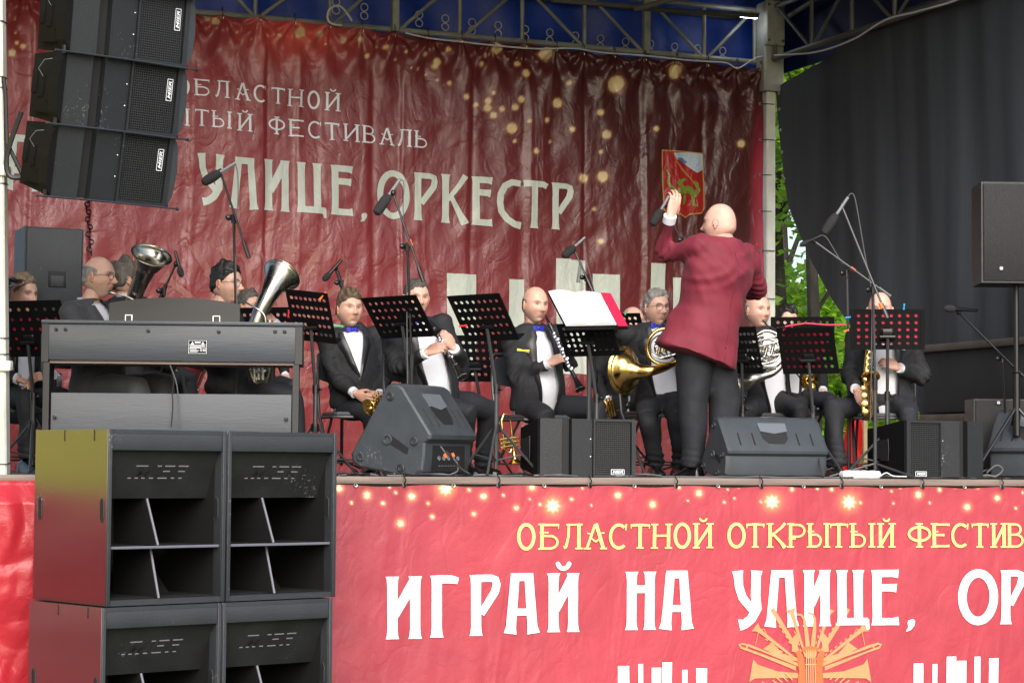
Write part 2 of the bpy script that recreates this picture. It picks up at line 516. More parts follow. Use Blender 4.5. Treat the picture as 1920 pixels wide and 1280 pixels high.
def front_pt(px, py, off=.003):
    px = np.atleast_1d(px).astype(float); py = np.atleast_1d(py).astype(float)
    q = np.stack([(px - 960) / FPX, (640 - py) / FPX, -np.ones_like(px)], 1) @ np.array(CR).T
    t = YFB / q[:, 1]
    P = np.array(EYE) + q * t[:, None]
    P[:, 1] += front_disp(P[:, 0], P[:, 2]) - off
    return P

def bokeh(px, py, col, L, core, rim, spiky=False):
    for (x, y, r) in L:
        d2 = (px - x) ** 2 + (py - y) ** 2
        m = np.where(d2 < (r * 2.6) ** 2)
        if len(m[0]) == 0: continue
        d = np.sqrt(d2[m])
        if spiky:
            a = np.arctan2(py[m] - y, px[m] - x)
            rr = r * (1 + .22 * np.cos(a * 8)) * .62
            w = np.clip(1.25 - d / rr, 0, 1); h = np.exp(-(d / (r * .95)) ** 2) * .75
        else:
            w = np.clip((r * .95 - d) / 1.6, 0, 1) * .82; h = np.exp(-(d / (r * 1.1)) ** 4) * .55
        c = col[m]
        c = c * (1 - h[:, None]) + np.array(rim) * h[:, None]
        c = c * (1 - w[:, None]) + np.array(core) * w[:, None]
        col[m] = c
BL = [(388,35,7),(404,40,9),(564,60,10),(524,67,5),(601,64,7),(612,82,3),(22,100,8),(44,87,6),(32,80,5),(30,60,3),(28,35,3),(644,75,7),(676,74,6),(689,105,5),(725,89,5),(706,88,3),(730,71,3),(743,111,3),(759,99,4),(818,117,8),(815,125,6),(795,103,5),(840,93,6),(932,92,10),(911,104,5),(904,120,5),(972,119,6),(1022,101,13),(985,138,8),(843,156,5),(874,182,6),(892,197,5),(915,190,7),(914,203,8),(925,216,7),(940,205,6),(965,202,7),(976,187,7),(924,175,4),(1044,194,10),(959,241,11),(965,265,4),(991,228,4),(1024,226,5),(1072,243,6),(1066,156,5),(1154,158,16),(1126,211,7),(1137,253,9),(1126,285,4),(1004,284,6),(1031,266,3),(1094,334,9),(1130,331,11),(1115,392,4),(1267,134,14),(1230,242,6),(1389,270,8),(1127,452,6),(445,60,3),(470,75,2),(500,52,2),(545,85,2),(783,130,3),(820,150,3),(770,128,2),(800,140,3)]
FL = [(636,915,9),(688,928,9),(659,942,4),(718,943,5),(742,923,3.4),(730,912,3.4),(772,930,9),(836,915,17),(751,981,9),(811,968,5),(803,943,4),(880,918,4),(907,930,8),(889,963,5),(944,928,3.4),(998,912,8.5),(969,952,6),(1037,948,17),(1013,945,3.2),(994,935,2.4),(1072,935,4),(1158,928,8),(1109,947,2.4),(1223,945,8),(1092,915,2.4),(1200,906,5),(1272,913,4.5),(1245,907,3),(1310,924,8),(1357,941,3),(1384,912,3.2),(1364,917,2.4),(1376,934,2.4),(1289,938,2.4),(1447,940,17),(1426,940,3),(1485,917,4.4),(1533,915,3.4),(1560,917,4.4),(1593,941,17),(1615,942,3),(1672,920,2.6),(1688,913,3.2),(1722,927,8),(1676,943,2.6),(1743,942,2.6),(1761,918,4.4),(1790,912,3.2),(1812,950,8),(1832,912,4.4),(1869,933,7),(1904,952,3),(1917,923,2.6)]

# --- backdrop sheet
x0 = atY(-40, 300, YB).x; x1 = XR - .03
nx, nz = 540, 250
u = np.linspace(x0, x1, nx)
topz = np.interp(u, hx, hz)
for i in range(len(hx) - 1):            # the hem sags between the ties
    m = (u > hx[i]) & (u < hx[i + 1]); t = (u[m] - hx[i]) / (hx[i + 1] - hx[i])
    topz[m] -= .022 * np.sin(np.pi * t)
v = np.linspace(0, 1, nz)
X = np.repeat(u[None], nz, 0); Z = DECK + .001 + (topz[None] - DECK - .001) * v[:, None]
Y = YB + back_disp(X, Z)
P = np.stack([X, Y, Z], 2).reshape(-1, 3)
px, py = project(np.stack([X, np.full_like(X, YB), Z], 2).reshape(-1, 3))
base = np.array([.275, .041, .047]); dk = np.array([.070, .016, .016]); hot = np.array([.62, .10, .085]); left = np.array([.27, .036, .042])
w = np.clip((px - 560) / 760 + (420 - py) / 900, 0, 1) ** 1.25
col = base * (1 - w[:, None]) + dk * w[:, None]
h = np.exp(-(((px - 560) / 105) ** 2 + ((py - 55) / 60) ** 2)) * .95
col = col * (1 - h[:, None]) + hot * h[:, None]  # spotlight reflection put into the print colour as lighter red
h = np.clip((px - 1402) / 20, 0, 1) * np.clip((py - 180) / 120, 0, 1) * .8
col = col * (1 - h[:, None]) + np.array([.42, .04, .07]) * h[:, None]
bokeh(px, py, col, BL, (.80, .66, .36), (.55, .20, .06))
idx = np.arange(nx * nz).reshape(nz, nx)
F = np.stack([idx[:-1, :-1], idx[:-1, 1:], idx[1:, 1:], idx[1:, :-1]], 2).reshape(-1, 4)
backdrop = thing('backdrop_banner', 'huge maroon vinyl backdrop banner with cream Cyrillic lettering laced up behind the orchestra', 'banner')
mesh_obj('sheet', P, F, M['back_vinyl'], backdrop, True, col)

# --- front sheet
fx0 = atY(560, 1000, YFB).x; fx1 = atY(2080, 1000, YFB).x
u = np.arange(fx0, fx1, .0085); nx = len(u)
ftop = DECK - .052
zz = np.concatenate([np.arange(ftop, ftop - .34, -.0085), np.arange(ftop - .35, .12, -.03)]); nz = len(zz)
X = np.repeat(u[None], nz, 0); Z = np.repeat(zz[:, None], nx, 1)
Z[0] += .006 * np.cos(u * 11)
P = np.stack([X, YFB + front_disp(X, Z), Z], 2).reshape(-1, 3)
px, py = project(np.stack([X, np.full_like(X, YFB), Z], 2).reshape(-1, 3))
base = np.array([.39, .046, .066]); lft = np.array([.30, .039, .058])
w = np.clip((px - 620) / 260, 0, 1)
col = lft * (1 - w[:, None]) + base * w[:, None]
sheet_tone = 1 + .06 * wsum(P[:, 0], P[:, 2], 77, 1, 4, 5) + .03 * wsum(P[:, 0], P[:, 2], 78, 8, 25, 8) - .12 * np.clip((P[:, 2] - (ftop - .03)) / .03, 0, 1)  # random tone, darker along the top hem
col = col * sheet_tone[:, None]
bokeh(px, py, col, FL, (1.0, .93, .62), (.95, .42, .16), True)
idx = np.arange(nx * nz).reshape(nz, nx)
F = np.stack([idx[:-1, :-1], idx[1:, :-1], idx[1:, 1:], idx[:-1, 1:]], 2).reshape(-1, 4)
apron = thing('stage_front_banner', 'bright red vinyl banner with white and yellow Cyrillic lettering along the stage front', 'banner')
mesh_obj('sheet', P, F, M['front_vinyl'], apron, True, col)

# ------------------------------------------------------------------ lettering
def arc(cx, cy, rx, ry, a0, a1, n=14):
    return [(cx + rx * math.cos(R(a0 + (a1 - a0) * i / n)), cy + ry * math.sin(R(a0 + (a1 - a0) * i / n))) for i in range(n + 1)]
def W(pts, w): return [(p[0], p[1], w) for p in pts]
def stem(x, s, y0=0, y1=1, big=True):
    k = 1.34 if big else 1.0
    return [(x, y0, s * k), (x, y0 + .05, s * (1.12 if big else 1)), (x, y0 + .16, s), (x, y1 - .16, s), (x, y1 - .05, s * (1.1 if big else 1)), (x, y1, s * k)]
def glyph(c, a, big):
    s = .165 if big else .135; t = .13 if big else .085
    if big == 2: s = .14
    e = s * .62; L = e; Rr = a - e; G = []
    def serif(x, y):                    # small slab foot for the serif face
        if not big: G.append([(x - s * 1.05, y + (.03 if y < .5 else -.03), .06), (x + s * 1.05, y + (.03 if y < .5 else -.03), .06)])
    def stm(x, y0=0, y1=1):
        G.append(stem(x, s, y0, y1, big)); serif(x, y0); serif(x, y1)
    if c in 'ИЙ':
        stm(L); stm(Rr)
        G.append([(L + s * .2, .38 if big else .12, t * 1.1), (Rr - s * .1, .93 if big else .88, t * 1.25)])
        if c == 'Й': G.append([(a * .30, 1.19, .05)] + [(p[0], p[1], .075) for p in arc(a * .5, 1.21, a * .19, .13, 200, 340, 8)] + [(a * .71, 1.19, .05)])
    elif c == 'Г': stm(L); G.append([(L, .94, t), (a * .75, .935, t), (a, .91, t * .8)])
    elif c == 'Р':
        stm(L)
        if big: G.append([(L, .945, t * .9), (a * .72, .945, t * .9), (a * .86, .92, t), (a * .90, .84, t), (a * .84, .72, t), (L + s * .5, .36, t * .9)])
        else: G.append(W([(L, .93)] + arc(a * .5, .69, a * .38, .24, 90, -90) + [(L, .45)], t)); G.append([(0, .36, .05), (a * .4, .36, .05)])
    elif c in 'АЛ':
        if big:
            G.append([(a * .14, 0, s * 1.3), (a * .17, .12, s), (a * .30, .97, s * .9)]); G.append([(a * .86, 0, s * 1.3), (a * .83, .12, s), (a * .72, .97, s * .9)])
            G.append([(a * .17, .945, t), (a * .85, .945, t)])
            if c == 'А': G.append([(a * .24, .36, t * .9), (a * .78, .36, t * .9)])
        elif c == 'А':
            G.append([(a * .10, .03, s * .7), (a * .48, .97, s * .7)]); G.append([(a * .52, 1, s), (a * .88, .03, s)]); serif(a * .12, 0); serif(a * .88, 0)
            G.append([(a * .1, .62, .05), (a * .32, .60, .05)]); G.append([(a * .70, .62, .05), (a * .92, .64, .05)]); G.append([(a * .3, .42, .06), (a * .5, .30, .07), (a * .72, .42, .06)])
        else:
            G.append([(a * .08, .06, s), (a * .2, .1, s * .8), (a * .32, .5, s * .7), (a * .34, .95, s * .7)]); stm(Rr - .02); G.append([(a * .2, .96, t * .8), (a, .96, t * .8)])
    elif c == 'Н': stm(L); stm(Rr); G.append([(L, .70 if big else .52, t), (Rr, .70 if big else .52, t)])
    elif c == 'У':
        G.append([(Rr, 1, s * 1.25), (Rr - .01, .9, s), (Rr - .02, .55, s), (a * .80, .33, s), (a * .6, .15, s), (a * .38, .06, s), (a * .18, .04, s * 1.2)])
        G.append([(a * .12, 1, s * 1.2), (a * .14, .9, s * .95), (a * .17, .72, s * .9), (a * .30, .52, s * .9), (a * .68, .28, s * .8)])
    elif c == 'Ц':
        k = a - .09
        G.append(stem(e, s, 0, 1, big)); G.append(stem(k - e, s, 0, 1, big)); G.append([(e, .065, t), (a - .02, .065, t)])
        G.append([(a - .05, .1, .10), (a - .02, -.08, .05)])
    elif c == 'Е':
        stm(L)
        for y, q in ((.94, 1.0), (.68 if big else .52, .93 if big else .7), (.065, 1.0)):
            G.append([(L, y, t), (a * q * .8, y, t), (a * q, y - (.01 if y > .5 else -.01), t * 1.2)])
        if not big: G.append([(0, .66, .05), (a * .35, .66, .05)])
    elif c == ',':
        return [[(a * .55, .85, .35), (a * .62, .7, .55), (a * .6, .5, .5), (a * .5, .25, .3), (a * .15, .02, .08)]]
    elif c == 'О': G.append(W(arc(a / 2, .5, a / 2 - s * .45, .5 - t * .45, 0, 360, 40), s * .95))
    elif c == 'К':
        stm(L); G.append([(a * .92, 1, s * .9), (a * .72, .82, s * .7), (L + s * .3, .47, s * .6)])
        G.append([(L + s * .6, .60, s * .6), (a * .72, .2, s * .9), (a * .92, 0, s * 1.3)])
    elif c == 'С':
        if big: G.append([(a * .95, .93, t), (a * .62, .95, t), (a * .34, .86, s), (a * .17, .68, s), (a * .14, .5, s), (a * .2, .32, s), (a * .42, .16, s), (a * .7, .07, s), (a * .96, .05, s * 1.1)])
        else:
            G.append(W(arc(a * .55, .5, a * .46, .45, 50, 310, 24), s * .85)); G.append([(a * .92, .74, .05), (a * .95, .98, .07)])
    elif c == 'Т':
        stm(a * .46 if big else a * .5); G.append([(.01, .93, t * 1.2), (a * .2, .94, t), (a * .85, .94, t), (a, .90, t)])
        if not big: G.append([(.03, .98, .05), (.03, .8, .03)]); G.append([(a - .03, .98, .05), (a - .03, .8, .03)])
    elif c in 'БЬЫВ':
        k = a if c != 'Ы' else a * .66
        stm(L)
        G.append(W([(L, .53)] + arc(k * .52, .29, k * .40, .24, 90, -90) + [(L, .05)], t))
        if c == 'Б': G.append([(L, .95, t), (a * .98, .95, t)]); G.append([(a * .96, .98, .05), (a * .96, .8, .03)])
        if c == 'В': G.append(W([(L, .95)] + arc(k * .46, .74, k * .34, .21, 90, -90) + [(L, .53)], t))
        if c in 'ЬЫБ': G.append([(-.02, .66, .05), (k * .45, .66, .05)])
        if c == 'Ы': stm(Rr)
    elif c == 'Ф': stm(a / 2); G.append(W(arc(a / 2, .56, a / 2 - .05, .28, 0, 360, 28), .10))
    return G

def ribbon_quads(pts, step=.05):
    P = [pts[0]]
    for p, q in zip(pts[:-1], pts[1:]):
        n = max(1, int(math.hypot(q[0] - p[0], q[1] - p[1]) / step))
        for i in range(1, n + 1):
            t = i / n; P.append(tuple(p[k] + (q[k] - p[k]) * t for k in range(3)))
    closed = math.hypot(P[0][0] - P[-1][0], P[0][1] - P[-1][1]) < 1e-6
    out = []
    for i, p in enumerate(P):
        if closed: a = P[i - 1] if i else P[-2]; b = P[i + 1] if i < len(P) - 1 else P[1]
        else: a = P[max(i - 1, 0)]; b = P[min(i + 1, len(P) - 1)]
        dx, dy = b[0] - a[0], b[1] - a[1]; l = math.hypot(dx, dy) or 1
        nx_, ny_ = -dy / l * p[2] / 2, dx / l * p[2] / 2
        # flat ends for nearly upright strokes keep crisp caps
        out.append((p[0] + nx_, p[1] + ny_)); out.append((p[0], p[1])); out.append((p[0] - nx_, p[1] - ny_))
    return out
def print_ribbons(ribs, place, V, F, lay0, dl=.0005):
    for k, r in enumerate(ribs):
        q = ribbon_quads(r)
        P = place(np.array([p[0] for p in q]), np.array([p[1] for p in q]), lay0 + dl * (k % 12))
        b = len(V); V += [tuple(p) for p in P]
        n = len(q) // 3
        for i in range(n - 1):
            for j in (0, 1):
                F.append((b + 3 * i + j, b + 3 * i + j + 1, b + 3 * (i + 1) + j + 1, b + 3 * (i + 1) + j))
def letters(spec, ptf, mat_, parent, big, slope):
    for (c, xa, xb, yt, yb) in spec:
        h = yb - yt; a = (xb - xa) / h
        def place(x, y, off):
            X = xa + x * h; return ptf(X, yb - y * h + slope * (X - (xa + xb) / 2), off)
        V = []; F = []
        print_ribbons(glyph(c, a, big), place, V, F, .006)
        mesh_obj('letter', V, F, mat_, parent, True)
BT = [('А',5,78,254,357),('У',371,420,289,383),('Л',431,483,297,392),('И',495,543,300,396),('Ц',556,610,306,400),('Е',619,660,311,404),(',',672,687,397,417),('О',707,768,320,410),('Р',776,820,325,414),('К',828,876,328,419),('Е',885,922,332,423),('С',930,978,337,426),('Т',980,1025,340,428),('Р',1034,1074,344,431)]
letters(BT, back_pt, M['back_ink'], backdrop, 2, .085)
BS = [('О',333,356,146,178),('Б',365,392,149,181),('Л',401,428,152,184),('А',441,467,156,189),('С',474,498,160,193),('Т',508,534,165,195),('Н',541,567,168,200),('О',577,600,171,204),('Й',611,637,174,208),('Ы',318,353,203,235),('Т',364,390,206,237),('Ы',397,431,209,241),('Й',445,470,214,247),('Ф',503,535,219,252),('Е',543,569,224,257),('С',577,603,227,260),('Т',609,636,230,263),('И',645,672,233,266),('В',680,705,236,269),('А',713,739,240,272),('Л',745,770,243,275),('Ь',777,801,246,278)]
letters(BS, back_pt, M['back_ink_white'], backdrop, 0, .10)
FT = [('И',723,790,1080,1197),('Г',807,859,1078,1194),('Р',881,937,1077,1191),('А',948,1009,1075,1187),('Й',1027,1086,1074,1184),('Н',1173,1229,1071,1180),('А',1239,1296,1070,1179),('У',1375,1428,1069,1175),('Л',1434,1494,1069,1174),('И',1505,1557,1068,1173),('Ц',1568,1629,1068,1171),('Е',1634,1684,1068,1171),(',',1696,1715,1157,1183),('О',1795,1869,1068,1169),('Р',1874,1918,1068,1169),('К',1926,1975,1067,1168)]
letters(FT, front_pt, M['front_white'], apron, 1, -.012)
FS = [('О',970,1004,981,1030),('Б',1012,1048,981,1030),('Л',1054,1090,981,1029),('А',1096,1136,981,1029),('С',1141,1175,981,1029),('Т',1181,1217,981,1028),('Н',1222,1256,981,1028),('О',1262,1294,980,1027),('Й',1300,1333,980,1027),('О',1362,1396,980,1026),('Т',1397,1431,980,1026),('К',1438,1473,980,1026),('Р',1477,1511,980,1026),('Ы',1514,1553,980,1026),('Т',1555,1590,980,1026),('Ы',1595,1638,980,1026),('Й',1647,1676,980,1026),('Ф',1701,1744,980,1026),('Е',1746,1778,980,1026),('С',1781,1814,980,1026),('Т',1819,1851,980,1026),('И',1857,1884,980,1026),('В',1887,1918,980,1026),('А',1923,1960,980,1026)]
letters(FS, front_pt, M['front_yellow'], apron, 0, -.004)

def px_poly(pts, ptf, off, mat_, parent, name, n=1):
    """a filled flat printed shape : fan about its centroid with subdivided border"""
    cx = sum(p[0] for p in pts) / len(pts); cy = sum(p[1] for p in pts) / len(pts)
    B = []
    for p, q in zip(pts, pts[1:] + pts[:1]):
        for i in range(n): B.append((p[0] + (q[0] - p[0]) * i / n, p[1] + (q[1] - p[1]) * i / n))
    m = 6; L = []
    for k in range(m + 1):
        t = k / m
        L += [(cx + (b[0] - cx) * t, cy + (b[1] - cy) * t) for b in B]
    P = ptf([p[0] for p in L], [p[1] for p in L], off)
    nb = len(B); F = []
    for k in range(m):
        for i in range(nb):
            j = (i + 1) % nb
            F.append((k * nb + i, k * nb + j, (k + 1) * nb + j, (k + 1) * nb + i))
    return mesh_obj(name, P, F, mat_, parent, True)
def rect(x0, x1, y0, y1, s): return [(x0, y0), (x1, y0 + s * (x1 - x0)), (x1, y1 + s * (x1 - x0)), (x0, y1)]
for x0_, x1_, y0_ in ((838, 893, 512), (955, 983, 523), (1043, 1071, 484), (1071, 1098, 487), (1112, 1161, 513), (1219, 1247, 493), (1262, 1290, 520)):
    px_poly(rect(x0_, x1_, y0_, 700, .05), back_pt, .006, M['back_ink'], backdrop, 'printed_bar', 8)
for x0_, x1_, y0_ in ((1159,1180,1248),(1197,1206,1244),(1222,1240,1251),(1242,1260,1241),(1279,1289,1255),(1305,1325,1252),(1713,1731,1243),(1748,1757,1244),(1774,1792,1230),(1793,1811,1238),(1826,1837,1230),(1853,1871,1233)):
    px_poly(rect(x0_, x1_, y0_, 1330, -.02), front_pt, .005, M['front_white'], apron, 'printed_bar', 6)

# printed instrument emblems (a lyre in a fan of wind instruments)
def emblem(cx, cy, s, ptf, parent, m1, m2, m3):
    V = []; F = []
    def place(x, y, off): return ptf(cx + x * s, cy - y * s, off)
    def rot(pts, a, ox=0, oy=0):
        ca, sa = math.cos(a), math.sin(a)
        return [(ox + p[0] * ca - p[1] * sa, oy + p[0] * sa + p[1] * ca, p[2]) for p in pts]
    ribs = []
    for a, L, kind in ((58, 1.75, 'pipe'), (72, 1.55, 'cl'), (38, 1.7, 'cl'), (20, 1.75, 'bass'), (84, 1.35, 'sax')):
        for sg in (1, -1):
            an = R(90 - a * .0 - (90 - a)) if sg > 0 else R(180 - a)
            if kind == 'cl': r = [(.35, 0, .05), (.8, 0, .06), (L - .25, 0, .09), (L - .1, 0, .12), (L, 0, .26)]
            elif kind == 'pipe': r = [(.3, 0, .05), (.6, 0, .09), (L, 0, .11)]
            elif kind == 'bass': r = [(.35, .05, .06), (L, .05, .06), (L + .07, 0, .05), (L, -.05, .045), (.35, -.05, .045)]
            else: r = [(.3, 0, .12), (1.0, 0, .09), (L - .1, .02, .06), (L, .08, .05), (L + .03, .2, .05)]
            ribs.append(rot(r, an))
            if kind in ('cl', 'pipe'):
                for q in range(6):
                    xx = .5 + q * .15; ribs.append(rot([(xx, .06, .03), (xx + .07, .07, .03)], an))
    for sg in (1, -1):                 # horns left and right
        ribs.append([(sg * .25, .25, .08), (sg * .7, .35, .12), (sg * .95, .55, .22), (sg * 1.0, .62, .34)])
        ribs.append([(sg * .3, -.12, .12), (sg * .8, -.10, .16), (sg * 1.3, -.02, .34), (sg * 1.42, .0, .56)])
        ribs.append([(sg * .3, -.5, .10), (sg * .9, -.48, .14), (sg * 1.2, -.35, .2)])
        ribs.append(W(arc(sg * .85, -.55, .28, .2, 0, 360, 20), .06))
        ribs.append([(sg * .28, .12, .05), (sg * 1.5, .62, .05), (sg * 1.55, .52, .04), (sg * .35, .02, .04)])
        ribs.append([(sg * .4, .45, .10), (sg * .35, .75, .18), (sg * .28, .92, .05)])
        ribs.append([(sg * 1.0, .75, .015), (sg * 1.12, 1.0, .02), (sg * 1.25, .95, .02), (sg * 1.32, .6, .015)])
    print_ribbons(ribs, place, V, F, .004, .0003)
    mesh_obj('printed_emblem', V, F, m1, parent, True)
    V = []; F = []; lyre = []
    for sg in (1, -1):
        lyre.append([(sg * .05, -.75, .25), (sg * .22, -.4, .2), (sg * .2, 0, .16), (sg * .24, .3, .16), (sg * .3, .42, .10), (sg * .24, .47, .08)])
    lyre.append([(-.2, .5, .1), (0, .53, .12), (.2, .5, .1)])
    print_ribbons(lyre, place, V, F, .009)
    mesh_obj('printed_lyre', V, F, m2, parent, True)
    V = []; F = []; st = [[(x, -.3, .018), (x, .5, .018)] for x in (-.1, -.05, 0, .05, .1)] + [[(-.13, .15, .02), (.13, .15, .02)]]
    for sg in (1, -1):
        for q in range(4): st.append([(sg * (.45 + q * .12), -.22 - q * .03, .022), (sg * (.62 + q * .1), -.05 - q * .06, .022)])
    print_ribbons(st, place, V, F, .012)
    mesh_obj('printed_strings', V, F, m3, parent, True)
e1 = vinyl('ink_peach', .5, .36, attr=False, color=(.62, .27, .12)); e2 = vinyl('ink_orange', .5, .36, attr=False, color=(.66, .13, .04)); e3 = vinyl('ink_gold', .5, .36, attr=False, color=(.72, .38, .16))
emblem(1518, 1256, 78, front_pt, apron, e1, e2, e3)
b1 = vinyl('ink_rose', .38, BK, attr=False, color=(.33, .10, .085)); b2 = vinyl('ink_dark_rose', .38, BK, attr=False, color=(.30, .08, .06)); b3 = vinyl('ink_tan', .38, BK, attr=False, color=(.40, .2, .15))
emblem(482, 655, 132, back_pt, backdrop, b1, b2, b3)

# coat of arms on the backdrop
mg = vinyl('ink_gold_back',   .38, BK, attr=False, color=(.50, .26, .07)); mr_ = vinyl('ink_red_back', .38, .9, attr=False, color=(.33, .014, .012))
mgr = vinyl('ink_green_back', .38, .9, attr=False, color=(.17, .22, .03)); mwb = vinyl('ink_cloud_back', .38, .9, attr=False, color=(.42, .52, .60)); mbl = vinyl('ink_blue_back', .38, .9, attr=False, color=(.08, .18, .36))
def shield(g_): return [(1239 + g_, 281 + g_), (1280, 283 + g_), (1320 - g_, 287 + g_), (1321 - g_, 340), (1321 - g_, 392 - g_), (1315, 401 - g_), (1292, 403 - g_), (1284, 409 - g_), (1276, 403 - g_), (1250, 400 - g_), (1242 + g_, 395 - g_), (1240 + g_, 340)]
px_poly(shield(0), back_pt, .006, mg, backdrop, 'crest_border', 2)
px_poly(shield(2.2), back_pt, .009, mr_, backdrop, 'crest_field', 2)
px_poly([(1262, 287), (1290, 286), (1318, 289), (1319, 318), (1306, 325), (1296, 318), (1288, 312), (1280, 304), (1268, 298)], back_pt, .012, mwb, backdrop, 'crest_cloud', 2)
px_poly([(1270, 296), (1278, 296), (1288, 304), (1284, 308), (1272, 300)], back_pt, .014, mbl, backdrop, 'crest_sleeve', 1)
V = []; F = []
print_ribbons([[(0, 0, .9), (22, -34, .9)]], lambda x, y, off: back_pt(1264 + x * 1.0 + 0, 297 - y, off), V, F, .015)
print_ribbons([[(0, 0, 1.4), (46, -62, 1.4)]], lambda x, y, off: back_pt(1264 + x, 297 - y, off), V, F, .015)
mesh_obj('crest_spear', V, F, mg, backdrop, True)
V = []; F = []
dr = [[(1248, 318, 3), (1254, 330, 4), (1250, 342, 5), (1258, 352, 6), (1264, 360, 8)], [(1262, 366, 10), (1276, 358, 14), (1290, 356, 14), (1300, 366, 9), (1308, 356, 8), (1304, 345, 7), (1298, 341, 6)],
      [(1280, 358, 4), (1272, 342, 9), (1284, 336, 5)], [(1270, 366, 6), (1268, 380, 5), (1262, 384, 4)], [(1296, 366, 6), (1298, 384, 5), (1306, 387, 4)], [(1282, 366, 5), (1280, 384, 4)], [(1252, 372, 3), (1258, 384, 6), (1270, 392, 3)]]
print_ribbons(dr, lambda x, y, off: back_pt(x, y, off), V, F, .014, .0004)
mesh_obj('crest_dragon', V, F, mgr, backdrop, True)

# grommets and ties
gm = mat('grommet', (.5, .5, .48), .35, metal=.8)
def grommet(parent, P, r=.011):
    b = MB(); b.ring(P, (0, 1, 0), r, .004, 14, 5); b.build('grommet', gm, parent)
for k, hp in enumerate(hooks_px):
    if hp < -10: continue
    P = Vector(back_pt(hp, btop(hp) + 7, .006)[0]); grommet(backdrop, P, .012)
    b = MB(); q = P + Vector((0, -.01, 0))
    b.tube([q, q + Vector((.0, -.012, .03)), q + Vector((.0, -.01, .075))], .003, 5); b.ring(q + Vector((0, .01, .075)), (1, 0, 0), .014, .003, 12, 5)
    b.build('tie', M['cable_black'], backdrop)
for yy in (195, 262, 328, 396, 470, 560):
    P = Vector(back_pt(1425, yy, .008)[0]); grommet(backdrop, P)
    b = MB(); b.tube([P, P + Vector((.05, -.03, .0)), P + Vector((.13, -.02, 0))], .004, 5); b.build('tie', M['cable_black'], backdrop)
fg = [(666, 1), (757, 0), (850, 1), (934, 0), (1020, 1), (1105, 0), (1188, 1), (1266, 0), (1345, 1), (1426, 0), (1506, 1), (1578, 0), (1652, 1), (1728, 0), (1807, 1), (1876, 0), (1945, 1)]
for x_, kk in fg:
    pyy = 909 + (x_ - 666) * .003 if kk else 908 + (x_ - 666) * .0035
    P = Vector(front_pt(x_, pyy, .006)[0]); grommet(apron, P, .009)
    if not kk:
        b = MB(); b.tube([P + Vector((0, -.008, -.01)), P + Vector((.004, -.014, .03)), P + Vector((.0, .02, .062))], .004, 5); b.ring(P + Vector((0, -.008, .0)), (1, 0, .2), .014, .003, 12, 5)
        b.build('tie', M['cable_black'], apron)

# ------------------------------------------------------------------ crumpled red cloth left of the subwoofers
fx0b = -3.5; fx1b = atY(230, 1000, YF).x
u = np.linspace(fx0b, fx1b, 480); z_ = np.linspace(.05, DECK - .03, 220)
X = np.repeat(u[None], 220, 0); Z = np.repeat(z_[:, None], 480, 1)
r_ = np.abs(wsum(X, Z, 41, 3, 7, 5, .8)); r2 = np.abs(wsum(X, Z, 42, 7, 15, 6, .9))
D_ = .075 * r_ + .020 * r2 + .004 * wsum(X, Z, 44, 25, 50, 6)
P = np.stack([X, YF - .06 - D_ * np.clip((DECK - .03 - Z) / .12, .15, 1), Z], 2).reshape(-1, 3)
idx = np.arange(220 * 480).reshape(220, 480)
F = np.stack([idx[:-1, :-1], idx[:-1, 1:], idx[1:, 1:], idx[1:, :-1]], 2).reshape(-1, 4)
o = mesh_obj('stage_skirt', P, F, M['side_red'], None, True)
tag(o, 'crumpled plain red cloth skirt hanging below the deck beside the subwoofers', 'stage skirt')

# ------------------------------------------------------------------ truss over the backdrop
def pipe(parent, name, a, b, r=.02, m='truss', n=8):
    g_ = MB(); g_.tube([a, b], r, n); return g_.build(name, M[m], parent)
def sqbar(parent, name, a, b, w=.05, m='truss'):
    a = Vector(a); b = Vector(b); g_ = MB()
    fr = frame(b - a); L_ = (b - a).length
    g_.box((a + b) / 2, (w, w, L_), ch=w * .1, rot=fr); return g_.build(name, M[m], parent)
YT = YB + .10
zb = hooks[10].z + .05; zt = zb + .48
back_truss = thing('back_truss', 'pale grey steel lattice truss running along the top of the maroon backdrop', 'truss', (XR, YT, DECK))
def tl(P): return Vector(P) - Vector((XR, YT, DECK))
xa = atY(-60, 0, YT).x
zb_r = atY(1430, 118, YT).z; zt_r = zb_r + .47
for (za) in (zb_r, zt_r): pipe(back_truss, 'chord', tl((xa, YT, za)), tl((XR + .1, YT, za)), .024)
pipe(back_truss, 'chord', tl((xa, YT + .38, zt_r)), tl((XR, YT + .38, zt_r)), .022, 'truss_dark')
vp = [360, 478, 618, 738, 862, 979, 1096, 1209, 1320, 1415]
for k, p_ in enumerate(vp):
    xx = atY(p_, 60, YT).x
    if p_ in (738, 1209): sqbar(back_truss, 'post', tl((xx, YT - .03, zb_r - .02)), tl((xx, YT - .03, zt_r + .3)), .062)
    else: pipe(back_truss, 'strut', tl((xx, YT, zb_r)), tl((xx, YT, zt_r)), .019)
def dg(pa, pb, up):
    a_ = atY(pa, 60, YT).x; b_ = atY(pb, 60, YT).x
    pipe(back_truss, 'brace', tl((a_, YT - .01, zb_r if up else zt_r)), tl((b_, YT - .01, zt_r if up else zb_r)), .016)
for pa, pb, up in ((366, 476, 0), (484, 612, 1), (625, 730, 1), (748, 856, 1), (870, 975, 1), (984, 1092, 0), (1100, 1204, 0), (1216, 1316, 0), (1326, 1412, 1)): dg(pa, pb, up)
